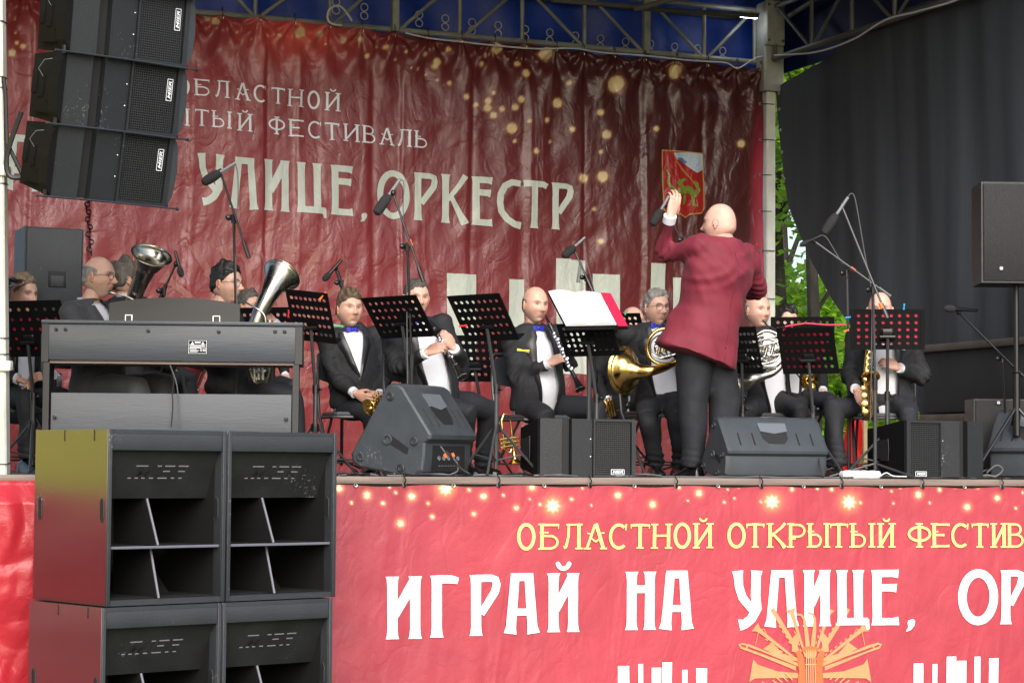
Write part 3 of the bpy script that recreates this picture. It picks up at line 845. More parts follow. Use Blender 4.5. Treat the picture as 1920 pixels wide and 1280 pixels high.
# sagging wires on the truss
def wire(label, pts, r, m, name='cable', cat='cable', group=None, sub=6):
    P = [Vector(p) for p in pts]; Q = []
    for i in range(len(P) - 1):
        p0 = P[max(i - 1, 0)]; p1 = P[i]; p2 = P[i + 1]; p3 = P[min(i + 2, len(P) - 1)]
        for k in range(sub):
            t = k / sub
            Q.append(.5 * ((2 * p1) + (p2 - p0) * t + (2 * p0 - 5 * p1 + 4 * p2 - p3) * t * t + (3 * p1 - p0 - 3 * p2 + p3) * t ** 3))
    Q.append(P[-1]); c = Q[0].copy(); g_ = MB(); g_.tube([q - c for q in Q], r, 6)
    o = g_.build(name, M[m]); o.location = c
    return tag(o, label, cat, group)
wire('long white wire sagging along the bottom chord of the back truss', [atY(x, y, YB - .05) for x, y in ((760, 62), (805, 72), (860, 78), (930, 86), (1010, 92), (1075, 91), (1130, 99), (1200, 104), (1300, 114), (1360, 118), (1384, 128), (1420, 108), (1470, 103), (1520, 96))], .007, 'rope')
wire('looped white cable curling over the truss just right of the line array', [atY(x, y, YB - .08) for x, y in ((640, 48), (622, 45), (614, 34), (618, 18), (632, 11), (645, 18), (660, 40))], .009, 'rope')
wire('white power cable climbing the side truss towards the ceiling', [atX(x, y, XR - .1) for x, y in ((1452, 104), (1530, 98), (1600, 74), (1660, 38), (1720, 22), (1790, 2), (1830, -20))], .008, 'rope')

# tarp, rope loops
tarp = thing('blue_tarp', 'dark blue tarpaulin with rope loops stretched behind the back truss', 'tarpaulin', (XR, YB + .5, DECK))
g_ = MB()
nx_ = 90; nz_ = 16
V = []
for j in range(nz_):
    for i in range(nx_):
        xx = -9.0 + 9.3 * i / (nx_ - 1); z2 = 3.1 + 2.4 * j / (nz_ - 1)
        V.append((xx, .03 * math.sin(xx * 5.1 + z2) + .02 * math.sin(xx * 13 + z2 * 4), z2))
F = [(j * nx_ + i, j * nx_ + i + 1, (j + 1) * nx_ + i + 1, (j + 1) * nx_ + i) for j in range(nz_ - 1) for i in range(nx_ - 1)]
mesh_obj('sheet', V, F, M['tarp'], tarp)
for x_, y_ in ((630, 12), (683, 22), (786, 36), (835, 43), (885, 50), (934, 56), (985, 63), (1031, 69), (1079, 75), (1126, 80), (1173, 86), (1220, 90), (1265, 95), (1308, 99), (1355, 103)):
    c = atY(x_, y_, YB + .42) - tarp.location
    b = MB(); b.ring(c + Vector((0, 0, .036)), (0, 1, .1), .032, .0055, 16, 5); b.ring(c - Vector((0, 0, .036)), (0, 1, -.1), .032, .0055, 16, 5)
    b.build('rope_loop', M['rope'], tarp)

# corner post with hoist sleeve
cx_ = XR + .035
post = thing('corner_post', 'white steel corner post between the maroon backdrop and the dark side curtain', 'post', (cx_, YB + .02, DECK))
g_ = MB(); g_.box((0, 0, 1.75), (.09, .09, 3.5), ch=.008); g_.build('shaft', M['post_white'], post)
g_ = MB(); g_.box((0, -.02, 3.82), (.20, .17, .80), ch=.015); g_.build('sleeve', M['post_grey'], post)
g_ = MB(); g_.box((-.02, -.13, 4.02), (.19, .06, .40), ch=.01); g_.build('cover_plate', M['post_grey'], post)
for dz in (3.86, 4.18):
    for dx in (-.09, .05):
        g_ = MB(); g_.lathe([(0, .012), (.012, .012), (.014, 0)], (dx, -.16, dz), (0, -1, 0), 8); g_.build('bolt', M['truss_dark'], post)
lp = atY(1404, 30, YB - .12)  # glowing strip added to give the glare at the post top
glare = thing('glare_strip', 'added glowing strip for the lamp shining on the top of the corner post', 'glare', lp)
g_ = MB(); g_.box((0, 0, .02), (.20, .05, .03), ch=.005); g_.build('housing', M['post_grey'], glare)
em = bpy.data.materials.new('glare_glow'); em.use_nodes = True; bb = em.node_tree.nodes['Principled BSDF']; bb.inputs['Emission Color'].default_value = (.85, .93, 1, 1); bb.inputs['Emission Strength'].default_value = 14
g_ = MB(); g_.box((0, 0, -.008), (.17, .04, .02), ch=.005); g_.build('tube', em, glare)
# right side truss and skirt
st = thing('side_truss', 'dark steel lattice truss sloping overhead above the black side curtain', 'truss', (XR, YB, DECK))
zs = zb_r - DECK
for z1_, r_ in ((zs, .028), (zs + .47, .024)): pipe(st, 'chord', (0.02, -.1, z1_), (0.02, -5.2, z1_), r_, 'truss_dark')
ys = [-.12, -.75, -1.4, -2.05, -2.7, -3.35, -4.0, -4.65]
for i, y_ in enumerate(ys):
    pipe(st, 'strut', (0.02, y_, zs), (0.02, y_, zs + .47), .02, 'truss_dark')
    if i < len(ys) - 1:
        up = i % 2
        pipe(st, 'brace', (0.02, y_ - .03, zs + (0 if up else .47)), (0.02, ys[i + 1] + .03, zs + (.47 if up else 0)), .016, 'truss_dark')
# roof
rf = thing('stage_roof', 'dark canvas stage roof on steel rafters above the orchestra', 'roof', (0, 0, DECK))
g_ = MB()
zr = zt_r - DECK + .55
V = [(-5, 11.3, zr - .1), (XR + .5, 11.3, zr - .1), (XR + .5, 14.3, zr + .6), (-5, 14.3, zr + .6), (-5, 17.7, zr - .1), (XR + .5, 17.7, zr - .1)]
g_.add([Vector(v) for v in V] + [Vector(v) + Vector((0, 0, .03)) for v in V], [(0, 1, 2, 3), (3, 2, 5, 4), (6, 9, 8, 7), (9, 10, 11, 8), (0, 6, 7, 1), (4, 5, 11, 10)])
g_.build('canvas', M['roof'], rf, False)
for x_ in (3.2, 5.4, 7.6, XR - .15):
    for z0, z1_, r_ in ((zr - .16, zr + .53, .035),):
        pipe(rf, 'rafter', (x_, 11.4, z0), (x_, 14.3, z1_), r_, 'truss_dark'); pipe(rf, 'rafter', (x_, 17.4, z0), (x_, 14.3, z1_), r_, 'truss_dark')
for a_, b_ in (((1035, 0, YB - .6), (1200, 14, YB - .5)), ((1195, 16, YB - .6), (1420, 30, YB - .2)), ((1190, 18, YB - .8), (1480, -60, YB - 1.6)), ((1480, 30, YB - .2), (1590, -40, YB - 1.2))):
    pipe(rf, 'purlin', atY(*a_) - Vector((0, 0, DECK)), atY(*b_) - Vector((0, 0, DECK)), .022, 'truss_dark')
# ------------------------------------------------------------------ black curtain on the right side
def edge_px(t):                      # lower free edge of the curtain in sight coordinates
    pts = [(1456, 165), (1458, 215), (1461, 270), (1466, 330), (1474, 385), (1490, 425), (1520, 490), (1560, 560), (1597, 610), (1640, 660), (1700, 720), (1740, 800), (1742, 890)]
    t = t * (len(pts) - 1); i = min(int(t), len(pts) - 2); f = t - i
    return (pts[i][0] + (pts[i + 1][0] - pts[i][0]) * f, pts[i][1] + (pts[i + 1][1] - pts[i][1]) * f)
XC = XR + .10
V = []; F = []; nj, ni = 90, 110
for j in range(nj):
    e = atX(*edge_px(j / (nj - 1)), XC)
    for i in range(ni):
        s_ = (i / (ni - 1)) ** 1.15
        y_ = e.y + (11.7 - e.y) * s_
        z_e = e.z
        z_full = DECK + .02 + (zb_r + .05 - DECK) * (1 - j / (nj - 1))
        zz_ = z_e + (z_full - z_e) * min(1, s_ * 2.5)
        V.append((XC + (.012 * math.sin(y_ * 6 + 1.6 * math.sin(zz_ * .9)) + .007 * math.sin(y_ * 17 + zz_ * .8 + 2 * math.sin(zz_)) + .02 * math.sin(y_ * 2.2 + zz_ * .5)) * min(1, s_ * 6) + .02 * math.sin(zz_ * 2), y_, zz_))
F = [(j * ni + i, (j + 1) * ni + i, (j + 1) * ni + i + 1, j * ni + i + 1) for j in range(nj - 1) for i in range(ni - 1)]
cur = thing('side_curtain', 'large black fabric curtain closing the right side of the stage', 'curtain', (0, 0, 0))
mesh_obj('cloth', V, F, M['curtain'], cur)
for t in (.02, .07, .13, .19, .26):
    e = atX(*edge_px(t), XC - .02); b = MB(); b.ring(e + Vector((-.01, -.05, 0)), (1, 0, 0), .012, .004, 12, 5); b.build('grommet', gm, cur)
sk = MB(); sk.box((XR + .32, 14.3, zb_r + .65), (.02, 6.6, 1.4)); tag(sk.build('side_tarp', M['tarp_dark']), 'blue tarpaulin skirt behind the side truss at upper right', 'tarpaulin')
# dark lower wall on the right with rails
wl = thing('side_wall', 'low dark panelled wall with brown rails below the side curtain', 'wall', (XR - .02, 13.0, DECK))
yA = atX(1738, 700, XR).y - 13
for z0, z1_, n_ in ((.02, .40, 'panel'), (.50, .98, 'panel')):
    g_ = MB(); g_.box((.0, (yA - 1.6) / 2, (z0 + z1_) / 2), (.03, yA + 1.6, z1_ - z0), ch=.01); g_.build(n_, M['wall_dark'], wl)
for z0, h_ in ((.45, .07), (1.0, .055)):
    g_ = MB(); g_.box((-.02, (yA - 1.6) / 2, z0), (.06, yA + 1.6, h_), ch=.006); g_.build('rail', M['rail'], wl)

# ------------------------------------------------------------------ white front-left mast
D0 = 12.1
pT = atD(-9, 0, D0); pB = atD(-1, 890, D0)
mast = thing('lighting_mast', 'white painted steel mast with clamps at the left edge of the stage', 'mast', (pB.x, pB.y, DECK - .02))
o_ = Vector((pB.x, pB.y, DECK - .02)); ax = pT - pB
fr_ = frame(ax, VRh)
def on_mast(py, dx=0, dc=0): return pB + ax * ((890 - py) / 890) + VRh * dx - VF * dc - o_
g_ = MB(); g_.box((on_mast(-30) + on_mast(892)) / 2, (.10, .10, (on_mast(-30) - on_mast(892)).length), ch=.01, rot=frame(ax, VRh)); g_.build('shaft', M['post_white'], mast)
for y_ in (322, 686):
    g_ = MB(); g_.box(on_mast(y_ * 1.0, .03, .03), (.08, .10, .055), ch=.008, rot=frame(ax, VRh)); g_.build('clamp', M['post_white'], mast)
for y_ in (42, 146, 166, 345, 634, 664, 869):
    g_ = MB(); g_.box(on_mast(y_, 0, 0), (.106, .106, .006), rot=frame(ax, VRh)); g_.build('strap', M['cable_black'], mast)
g_ = MB(); g_.tube([on_mast(y_, .055 + dx, .06) for y_, dx in ((150, .0), (180, .01), (270, .015), (330, .10), (345, .13))], .012, 6); g_.build('loose_cable', M['cable_black'], mast)

# yellow-green sheet added out of view, only to be mirrored in the subwoofer sides
wb_ = thing('reflected_banner', 'plain yellow green banner added out of view to be mirrored by the subwoofers', 'banner', (1.85, YF + .15, DECK))
V = []; F = []
for j in range(12):
    for i in range(60):
        V.append((-6.5 * i / 59, .04 * math.sin(i * .9 + j * .2) + .3 * i / 59, .02 + 2.9 * j / 11))
F = [(j * 60 + i, j * 60 + i + 1, (j + 1) * 60 + i + 1, (j + 1) * 60 + i) for j in range(11) for i in range(59)]
mesh_obj('sheet', V, F, mat('reflected_yellow', (.44, .40, .03), .6, var=.1), wb_)
pipe(wb_, 'top_pipe', (.1, .03, 2.95), (-6.6, .33, 2.95), .025)

# ------------------------------------------------------------------ trees beyond the gap
bark = mat('bark', (.025, .02, .016), .9, var=.4, vscale=8, stretch=(3, 3, .5), bump=.6, bscale=25)
def leafmat(name, c):
    m = bpy.data.materials.new(name); m.use_nodes = True; nt = m.node_tree; b = nt.nodes['Principled BSDF']
    out = nt.nodes['Material Output']
    oi = nt.nodes.new('ShaderNodeAttribute'); oi.attribute_name = 'Col'
    nt.links.new(oi.outputs['Color'], b.inputs['Base Color']); b.inputs['Roughness'].default_value = .5
    tr = nt.nodes.new('ShaderNodeBsdfTranslucent')
    vm = nt.nodes.new('ShaderNodeVectorMath'); vm.operation = 'MULTIPLY'; vm.inputs[1].default_value = (4.2, 4.0, 1.8)
    nt.links.new(oi.outputs['Color'], vm.inputs[0]); nt.links.new(vm.outputs[0], tr.inputs['Color'])
    mx = nt.nodes.new('ShaderNodeMixShader'); mx.inputs[0].default_value = .55
    nt.links.new(b.outputs[0], mx.inputs[1]); nt.links.new(tr.outputs[0], mx.inputs[2]); nt.links.new(mx.outputs[0], out.inputs['Surface'])
    return m
leafm = leafmat('leaf', None)
def tree(loc, h, rad, z0, nclus, nleaf, label, seed, tr=.14, size=.075, col=(.14, .215, .04)):
    r = np.random.RandomState(seed)
    t = thing('leafy_tree', label, 'tree', loc)
    g_ = MB()
    g_.tube([(0, 0, 0), (.05, .02, h * .3), (-.05, .05, h * .6), (0, 0, h * .92)], [tr * 1.2, tr, tr * .7, tr * .2], 10)
    C = []
    for i in range(nclus):
        while True:
            p = r.uniform(-1, 1, 3)
            if .25 < np.linalg.norm(p) < 1: break
        C.append(np.array([p[0] * rad, p[1] * rad, z0 + (p[2] * .5 + .5) * (h - z0)]))
    for c in C[::4]:
        zz_ = max(h * .2, c[2] - .9 - r.rand()); a_ = Vector((0, 0, zz_)); b_ = Vector(c)
        g_.tube([a_, a_.lerp(b_, .5) + Vector((0, 0, .15)), b_], [tr * .35, tr * .2, .012], 6)
    g_.build('trunk', bark, t)
    V = np.zeros((nclus * nleaf, 4, 3)); CC = np.zeros((nclus * nleaf, 4, 3)); k = 0
    for c in C:
        n = nleaf; p = c + r.normal(0, 1, (n, 3)) * np.array([.34, .34, .16]) * r.uniform(.7, 1.3)
        a = r.normal(0, 1, (n, 3)); a[:, 2] *= .4; a /= np.linalg.norm(a, axis=1)[:, None]
        q = np.cross(a, r.normal(0, 1, (n, 3)) * np.array([.5, .5, 1])); q /= np.linalg.norm(q, axis=1)[:, None]
        s = size * r.uniform(.6, 1.3, (n, 1))
        V[k:k + n, 0] = p - a * s; V[k:k + n, 1] = p + q * s * .55; V[k:k + n, 2] = p + a * s; V[k:k + n, 3] = p - q * s * .55
        cc = np.array(col) * r.uniform(.6, 1.5, (n, 1)) * r.uniform(.8, 1.2) * (1 + r.uniform(-.15, .15, (n, 3)))
        CC[k:k + n] = cc[:, None, :]; k += n
    F = np.arange(nclus * nleaf * 4).reshape(-1, 4)
    mesh_obj('crown', V.reshape(-1, 3), F, leafm, t, False, np.clip(CC.reshape(-1, 3), 0, 1))
    return t
def gpos(px_, D): p = atD(px_, 870, D); return (p.x, p.y, 0)
tree(gpos(1462, 27), 7.5, 1.4, 1.3, 36, 120, 'young broadleaf tree close behind the gap with layered bright foliage', 1)
tree(gpos(1545, 29), 4.3, 1.7, .9, 80, 150, 'low bushy green tree filling the gap under the curtain edge', 2, .12)
tree(gpos(1524, 24.5), 9.0, 1.5, 4.9, 60, 140, 'tree with a thick dark trunk standing right beside the curtain edge', 3, .075)
tree(gpos(1470, 38), 10.0, 2.2, 6.2, 45, 110, 'tall tree farther back whose crown shows high in the gap', 4, .16, .10)
tree(gpos(1600, 40), 4.9, 3.0, .8, 80, 130, 'broad hazy green tree farthest behind on the right', 5, .2, .11)
tree(gpos(1500, 46), 5.0, 3.2, .3, 90, 130, 'low thicket tree at the bottom of the gap with pale leaves', 7, .1, .12, (.13, .2, .05))

src_ = [o for o in COL.objects if o.name.startswith('leafy_tree')][0]
for x_, y_, r_ in ((17, 14.5, 1.2), (20, 19, 2.1), (24, 16, .4), (22.5, 23, 3.3), (27, 20, 5.0), (29, 27, 2.7), (34, 24, .9)):
    c = copy_tree(src_); c.location = (x_, y_, 0); c.rotation_euler = (0, 0, r_); c.scale = (1.5, 1.5, .95)
    c['label'] = 'broadleaf tree standing outside the frame to the right of the stage'; c['group'] = 'trees outside the frame right of the stage'
# ================================================================== lettering as small solid badges
_tc = {}
def text_mesh(s, shear=0.0):
    k = (s, shear)
    if k not in _tc:
        cu = bpy.data.curves.new('t', 'FONT'); cu.body = s; cu.shear = shear; cu.align_x = 'CENTER'; cu.align_y = 'CENTER'; cu.offset = .02; cu.resolution_u = 3
        ob = bpy.data.objects.new('t', cu); COL.objects.link(ob)
        me = bpy.data.meshes.new_from_object(ob.evaluated_get(bpy.context.evaluated_depsgraph_get()))
        V = [v.co.copy() for v in me.vertices]; F = [tuple(p.vertices) for p in me.polygons]
        bpy.data.objects.remove(ob); bpy.data.curves.remove(cu); bpy.data.meshes.remove(me)
        xs = [v.x for v in V]; ys = [v.y for v in V]
        cx, cy = (min(xs) + max(xs)) / 2, (min(ys) + max(ys)) / 2; w, h = max(xs) - min(xs), max(ys) - min(ys)
        _tc[k] = ([((v.x - cx) / w, (v.y - cy) / h) for v in V], F)
    return _tc[k]
def badge(parent, s, c, xa, ya, w, h, nrm, frame_w=.0035, m='white_print', name='logo_badge'):
    """text s in a thin outlined plate: centre c, text axes xa / ya"""
    c = Vector(c); xa = Vector(xa); ya = Vector(ya); nrm = Vector(nrm); g = MB()
    V, F = text_mesh(s, .25)
    tw, th = w * .82, h * .58
    g.add([c + xa * (p[0] * tw) + ya * (p[1] * th) + nrm * .002 for p in V], F)
    for sx in (-1, 1):
        a = c + xa * (sx * w / 2)
        g.add([a - xa * frame_w / 2 - ya * h / 2, a + xa * frame_w / 2 - ya * h / 2, a + xa * frame_w / 2 + ya * h / 2, a - xa * frame_w / 2 + ya * h / 2], [(0, 1, 2, 3)])
        a = c + ya * (sx * h / 2) + nrm * .0006
        g.add([a - xa * w / 2 - ya * frame_w / 2, a + xa * w / 2 - ya * frame_w / 2, a + xa * w / 2 + ya * frame_w / 2, a - xa * w / 2 + ya * frame_w / 2], [(0, 1, 2, 3)])
    return g.build(name, M[m], parent, False)

# ------------------------------------------------------------------ subwoofers
SW, SH, SDp = .695, .872, .727
def sub_parts(label, loc, rz):
    t = thing('subwoofer', label, 'subwoofer', loc, rz, 'horn subwoofers stacked two by two')
    b = .02; P = M['box_paint']
    for sx, m_ in ((-1, 'sub_side'), (1, 'box_paint')):
        g = MB(); g.box((sx * (SW / 2 - b / 2), SDp / 2 + .005, SH / 2), (b, SDp - .01, SH), ch=.002); g.build('side_panel', M[m_], t)
        g = MB(); g.box((sx * (SW / 2 - b / 2 + .0005), .004, SH / 2), (b + .001, .014, SH + .001), ch=.003); g.build('front_edge', M['box_paint'], t)
    g = MB(); g.box((0, SDp / 2 + .002, SH - b / 2), (SW - 2 * b - .001, SDp - .006, b)); g.build('top_panel', P, t)
    g = MB(); g.box((0, SDp / 2 + .002, b / 2 + .004), (SW - 2 * b - .001, SDp - .006, b + .008)); g.build('bottom_panel', P, t)
    g = MB(); g.box((SW / 2 - b - .003, SDp / 2 + .03, SH / 2), (.003, SDp - .08, SH - 2 * b - .02)); g.box((-SW / 2 + b + .003, SDp / 2 + .03, SH / 2), (.003, SDp - .08, SH - 2 * b - .02)); g.box((0, SDp / 2 + .03, b + .012), (SW - .06, SDp - .08, .003)); g.build('lining', M['horn_inside'], t)['kind'] = 'stuff'
    g = MB(); g.box((0, SDp - b, SH / 2), (SW - 2 * b - .001, b, SH - 2 * b - .01)); g.build('back_panel', M['black_paint'], t)
    g = MB(); g.box((0, .018, SH - .062), (SW - 2 * b - .001, .03, .082), ch=.003); g.build('brow', P, t)
    # slanted baffle
    th = math.atan2(.27, .25); g = MB()
    y0, z0, y1, z1 = .04, SH - .105, .15, SH - .345
    w = SW / 2 - b - .001
    g.add([(-w, y0, z0), (w, y0, z0), (w, y1, z1), (-w, y1, z1), (-w, y0 + .1, z0), (w, y0 + .1, z0), (w, y1 + .1, z1), (-w, y1 + .1, z1)],
          [(0, 3, 2, 1), (3, 7, 6, 2), (0, 1, 5, 4), (4, 5, 6, 7), (0, 4, 7, 3), (1, 2, 6, 5)])
    g.build('baffle', mat_baffle, t, False)
    # stencil style logo : highlights painted as pale strips along the letter edges
    dy, dz = (y1 - y0), (z1 - z0); L = math.hypot(dy, dz)
    xa = Vector((1, 0, 0)); ya = Vector((0, -dy / L, -dz / L)); nn = xa.cross(ya); c = Vector((0, (y0 + y1) / 2, (z0 + z1) / 2 + .015)) + nn * (.004 if nn.y < 0 else -.004)
    n2 = Vector((0, -abs(nn.y), nn.z if nn.y < 0 else -nn.z))
    TV, TF = text_mesh('MIER', .35)
    g = MB(); g.add([c + xa * (p_[0] * .31) + ya * (p_[1] * .072) + n2 * .0025 for p_ in TV], TF); g.build('logo_letters', M['dark'], t, False)['kind'] = 'stuff'
    g = MB()
    def strip(x0, x1, y, th_=.006):
        sh = .35
        q = [c + xa * (x0 + y * sh) + ya * (y - th_ / 2), c + xa * (x1 + y * sh) + ya * (y - th_ / 2), c + xa * (x1 + y * sh) + ya * (y + th_ / 2), c + xa * (x0 + y * sh) + ya * (y + th_ / 2)]
        g.poly(q, n2 * .003)
    for x0_, x1_, y_ in ((-.155, -.085, .035), (-.03, -.005, .035), (.015, .075, .035), (.095, .155, .035), (.02, .06, .006), (.11, .15, .006), (-.165, -.145, -.032), (-.125, -.105, -.032), (-.085, -.065, -.032), (-.04, -.015, -.032), (.01, .065, -.032), (.09, .11, -.032), (.135, .155, -.032)):
        strip(x0_, x1_, y_)
    g.build('logo', M['logo_highlight'], t, False)['kind'] = 'stuff'
    zs_ = .285
    g = MB(); g.box((0, .24, zs_), (SW - 2 * b - .002, .42, .010)); g.build('shelf', M['horn_inside'], t)
    g = MB(); g.box((0, .027, zs_), (SW - 2 * b - .002, .008, .013), ch=.002); g.build('shelf_edge', M['pale_edge'], t)
    for (pz0, py0, pz1, py1, dx) in ((z1 - .002, .145, zs_ + .008, .035, -.035), (zs_ - .008, .105, .03, .02, .0)):
        g = MB(); x_ = -.035
        pr = [(x_ - .006, py0, pz0), (x_ - .006, py1, pz1), (x_ - .006, .45, pz1), (x_ - .006, .45, pz0)]
        g.poly(pr, (.012, 0, 0)); g.build('divider', M['horn_inside'], t, False)
        g = MB(); g.tube([(x_, py0 - .002, pz0), (x_, py1 - .002, pz1)], .0068, 8); g.build('divider_edge', M['pale_edge'], t)
    for x_ in (-.22, .13):
        g = MB(); g.poly([(x_ - .09, .30, .03), (x_ - .09, .55, .03), (x_ - .09, .55, .16), (x_ - .09, .45, .15)], (.17, 0, 0)); g.build('horn_wedge', M['horn_inside'], t, False)
    # handle slots
    for sx in (-1, 1):
        for y_ in ((.055, .665) if sx < 0 else (.055,)):
            z_ = SH * .54; o_ = []
            for a, bb in ((-.018, -.04), (-.018, .04), (-.008, .058), (.008, .058), (.018, .04), (.018, -.04), (.008, -.058), (-.008, -.058)):
                o_.append((sx * (SW / 2 + (.001 if sx < 0 else -.022)), y_ + a, z_ + bb))
            g = MB(); g.poly(o_, (sx * .0018, 0, 0) if sx < 0 else (-.0018, 0, 0)); g.build('handle_slot', M['dark'], t, False)
            g = MB(); g.tube([Vector(p) for p in o_] + [Vector(o_[0])], .0025, 5); g.build('handle_rim', M['box_paint'], t)
    for y_ in (.14, .43):
        g = MB(); g.box((-SW / 2 - .0008, y_, SH - .03), (.003, .004, .055)); g.lathe([(0, .003), (.004, .002), (.005, 0)], (-SW / 2 - .0005, y_, SH - .05), (-1, 0, 0), 8)
        g.build('groove', M['dark'], t, False)
    return t
mat_baffle = mat('baffle_paint', (.014, .015, .015), .5, var=.3, vscale=7, bump=.35, bscale=150, wear=.3)
M['horn_inside'] = mat('horn_inside', (.006, .0062, .0065), .6)
M['pale_edge'] = mat('pale_edge', (.13, .13, .16), .45)  # light catch on the front edges put into the colour
M['logo_highlight'] = mat('logo_highlight', (.22, .22, .24), .5)
M['shelf_edge'] = mat('shelf_edge', (.05, .052, .06), .45)
RZS = R(18.5)
c0 = atD(205, 804, 10.8)
ux = Vector((math.cos(RZS), math.sin(RZS), 0))
labs = {(0, 1): 'upper left subwoofer of the stack, its glossy side facing the red skirt', (1, 1): 'upper right subwoofer of the stack, under the right end of the piano',
        (0, 0): 'lower left subwoofer of the stack at the bottom of the photo', (1, 0): 'lower right subwoofer of the stack beside the red stage banner'}
for (i, j), lb in labs.items():
    p = c0 + ux * (SW / 2 + i * (SW + .013)); z = c0.z - SH * (2 - j) - .006 * (1 - j)
    sub_parts(lb, (p.x - (0 if j else .02) * ux.x, p.y - (0 if j else .02) * ux.y - (0 if j else .008), z), RZS)

# ------------------------------------------------------------------ line array elements (also used on the stage lip)
def cab(label, w, h, d, hb, mirror=False, plates=False, vert_badge=False, group=None, name='line_array_speaker', loc=(0, 0, 0), rz=0, tilt=0):
    t = thing(name, label, 'speaker', loc, 0, group); t.rotation_mode = 'XYZ'
    t.rotation_euler = (Matrix.Rotation(rz, 3, 'Z') @ Matrix.Rotation(tilt, 3, 'X')).to_euler()
    s = -1 if mirror else 1; H = h / 2
    xs = [-w / 2, -w / 2 + .22 * w, -w / 2 + .325 * w, -w / 2 + .55 * w, w / 2 - .035 * w]
    fill = M['cab_paint']
    g = MB(); g.add([(-w / 2, .05, -H), (w / 2, .05, -H), (w / 2, .05, H), (-w / 2, .05, H), (-w / 2 + .03, d, -hb / 2), (w / 2 - .03, d, -hb / 2), (w / 2 - .03, d, hb / 2), (-w / 2 + .03, d, hb / 2)],
                    [(0, 1, 2, 3), (4, 7, 6, 5), (0, 4, 5, 1), (3, 2, 6, 7), (0, 3, 7, 4), (1, 5, 6, 2)]); g.build('body', M['matte_black'], t, False)
    def slab(name, x0, x1, ya, yb, m_):
        g = MB(); g.poly([(s * x0, ya, -H), (s * x1, yb, -H), (s * x1, .06, -H), (s * x0, .06, -H)], (0, 0, h)); return g.build(name, m_, t, False)
    slab('front_panel', xs[0], xs[1], .012, 0, fill)
    slab('front_panel', xs[2], xs[3], 0, .012, fill)
    slab('horn_slot', xs[1] + .002, xs[2] - .002, .045, .045, M['dark'])
    g = MB()
    gx0, gx1 = xs[3] + .004, xs[4]
    for z_ in (-H + .008, H - .008): g.box((s * (gx0 + gx1) / 2, .014, z_), (gx1 - gx0, .03, .016))
    for x_ in (gx0 + .004, gx1 + .012): g.box((s * x_, .014, 0), (.012 if x_ < gx1 else .028, .032, h))
    g.build('grille_frame', fill, t, False)
    g = MB(); g.box((s * (gx0 + gx1) / 2, .032, 0), (gx1 - gx0, .006, h - .02)); g.ell((s * (gx0 + .42 * (gx1 - gx0)), .034, -H * .45), (.085, .012, .085), 20, 8)
    g.build('cone', M['grille_dark'], t)
    g = MB(); nz_ = int(h / .0125)
    for k in range(1, nz_): g.box((s * (gx0 + gx1) / 2, .011, -H + k * h / nz_), (gx1 - gx0 - .012, .003, .0042))
    nx_ = int((gx1 - gx0) / .013)
    for k in range(1, nx_): g.box((s * (gx0 + k * (gx1 - gx0) / nx_), .0125, 0), (.0034, .003, h - .03))
    o = g.build('grille', M['grille'], t, False)
    if vert_badge: badge(t, 'MIER', (s * (gx1 - .045), .005, H * .30), (0, 0, 1), (-1, 0, 0), .115, .032, (0, -1, 0))
    else: badge(t, 'MIER', (s * (gx0 + gx1) / 2 + .035 * (1 if not mirror else -1), .005, -H + .032), (1, 0, 0), (0, 0, 1), .085, .03, (0, -1, 0))
    g = MB()
    for z_ in (-.3, .3): g.lathe([(0, .002), (.005, .001), (.006, 0)], (s * (xs[3] - .012), .009, z_ * H), (0, -1, 0), 8)
    g.build('screw', M['chrome'], t)
    if plates:
        for sx in (-1, 1):
            g = MB(); x_ = sx * (w / 2 + .001)
            g.poly([(x_, 0, -H), (x_ + sx * .03, 0, -H * .7), (x_ + sx * .042, 0, 0), (x_ + sx * .03, 0, H * .7), (x_, 0, H)], (0, .10, 0)); g.build('end_plate', M['matte_black' if sx < 0 else 'box_paint'], t, False)
            g = MB(); g.tube([(x_ + sx * .014, .03, -H - .012), (x_ + sx * .014, .03, -H + .03)], .012, 8); g.build('rigging_pin', M['metal_black'], t)
        g = MB(); g.box((-w / 2 - .008, d * .5, 0), (.02, d * .55, hb * .85), ch=.006); g.build('rigging_plate', M['matte_black'], t)
        g = MB()
        for q in range(3): g.box((-w / 2 - .02, d * (.3 + .2 * q), H * .1 * (q - 1)), (.014, .05, .12), ch=.004)
        g.build('rigging_bracket', M['matte_black'], t)['kind'] = 'stuff'
        g = MB(); g.tube([(-w / 2 - .03, .10, H * .75), (-w / 2 - .06, .13, H * .7), (-w / 2 - .07, .17, H * .45), (-w / 2 - .04, .17, H * .25)], .002, 5); g.build('safety_wire', M['screen_grey'], t)
        g = MB(); g.tube([(-w / 2 - .09, -.012, -H - .004), (0, -.016, -H - .002), (w / 2 + .06, -.012, -H - .006)], .0055, 6); g.lathe([(.009, 0), (.009, .012), (.004, .014)], (w / 2 + .06, -.012, -H - .006), (1, 0, 0), 8)
        g.build('locking_rod', M['chrome_dark'], t)
    else:
        g = MB(); g.poly([(-w / 2 + .002 - .0022, d * .42, -.07), (-w / 2 - .0002, d * .42, .07), (-w / 2 - .0002, d * .78, .055), (-w / 2 - .0002, d * .78, -.055)], (-.0015, 0, 0)); g.build('handle_recess', M['dark'], t, False)
        g = MB(); g.tube([(-w / 2 - .004, d * .42, .072), (-w / 2 - .006, d * .40, 0), (-w / 2 - .004, d * .42, -.072), (-w / 2 - .004, d * .6, -.07)], .0028, 5); g.build('handle_rim', M['box_paint'], t)
    return t
M['chrome_dark'] = mat('chrome_dark', (.09, .09, .10), .3, metal=.8)
AW, AH = .70, .383
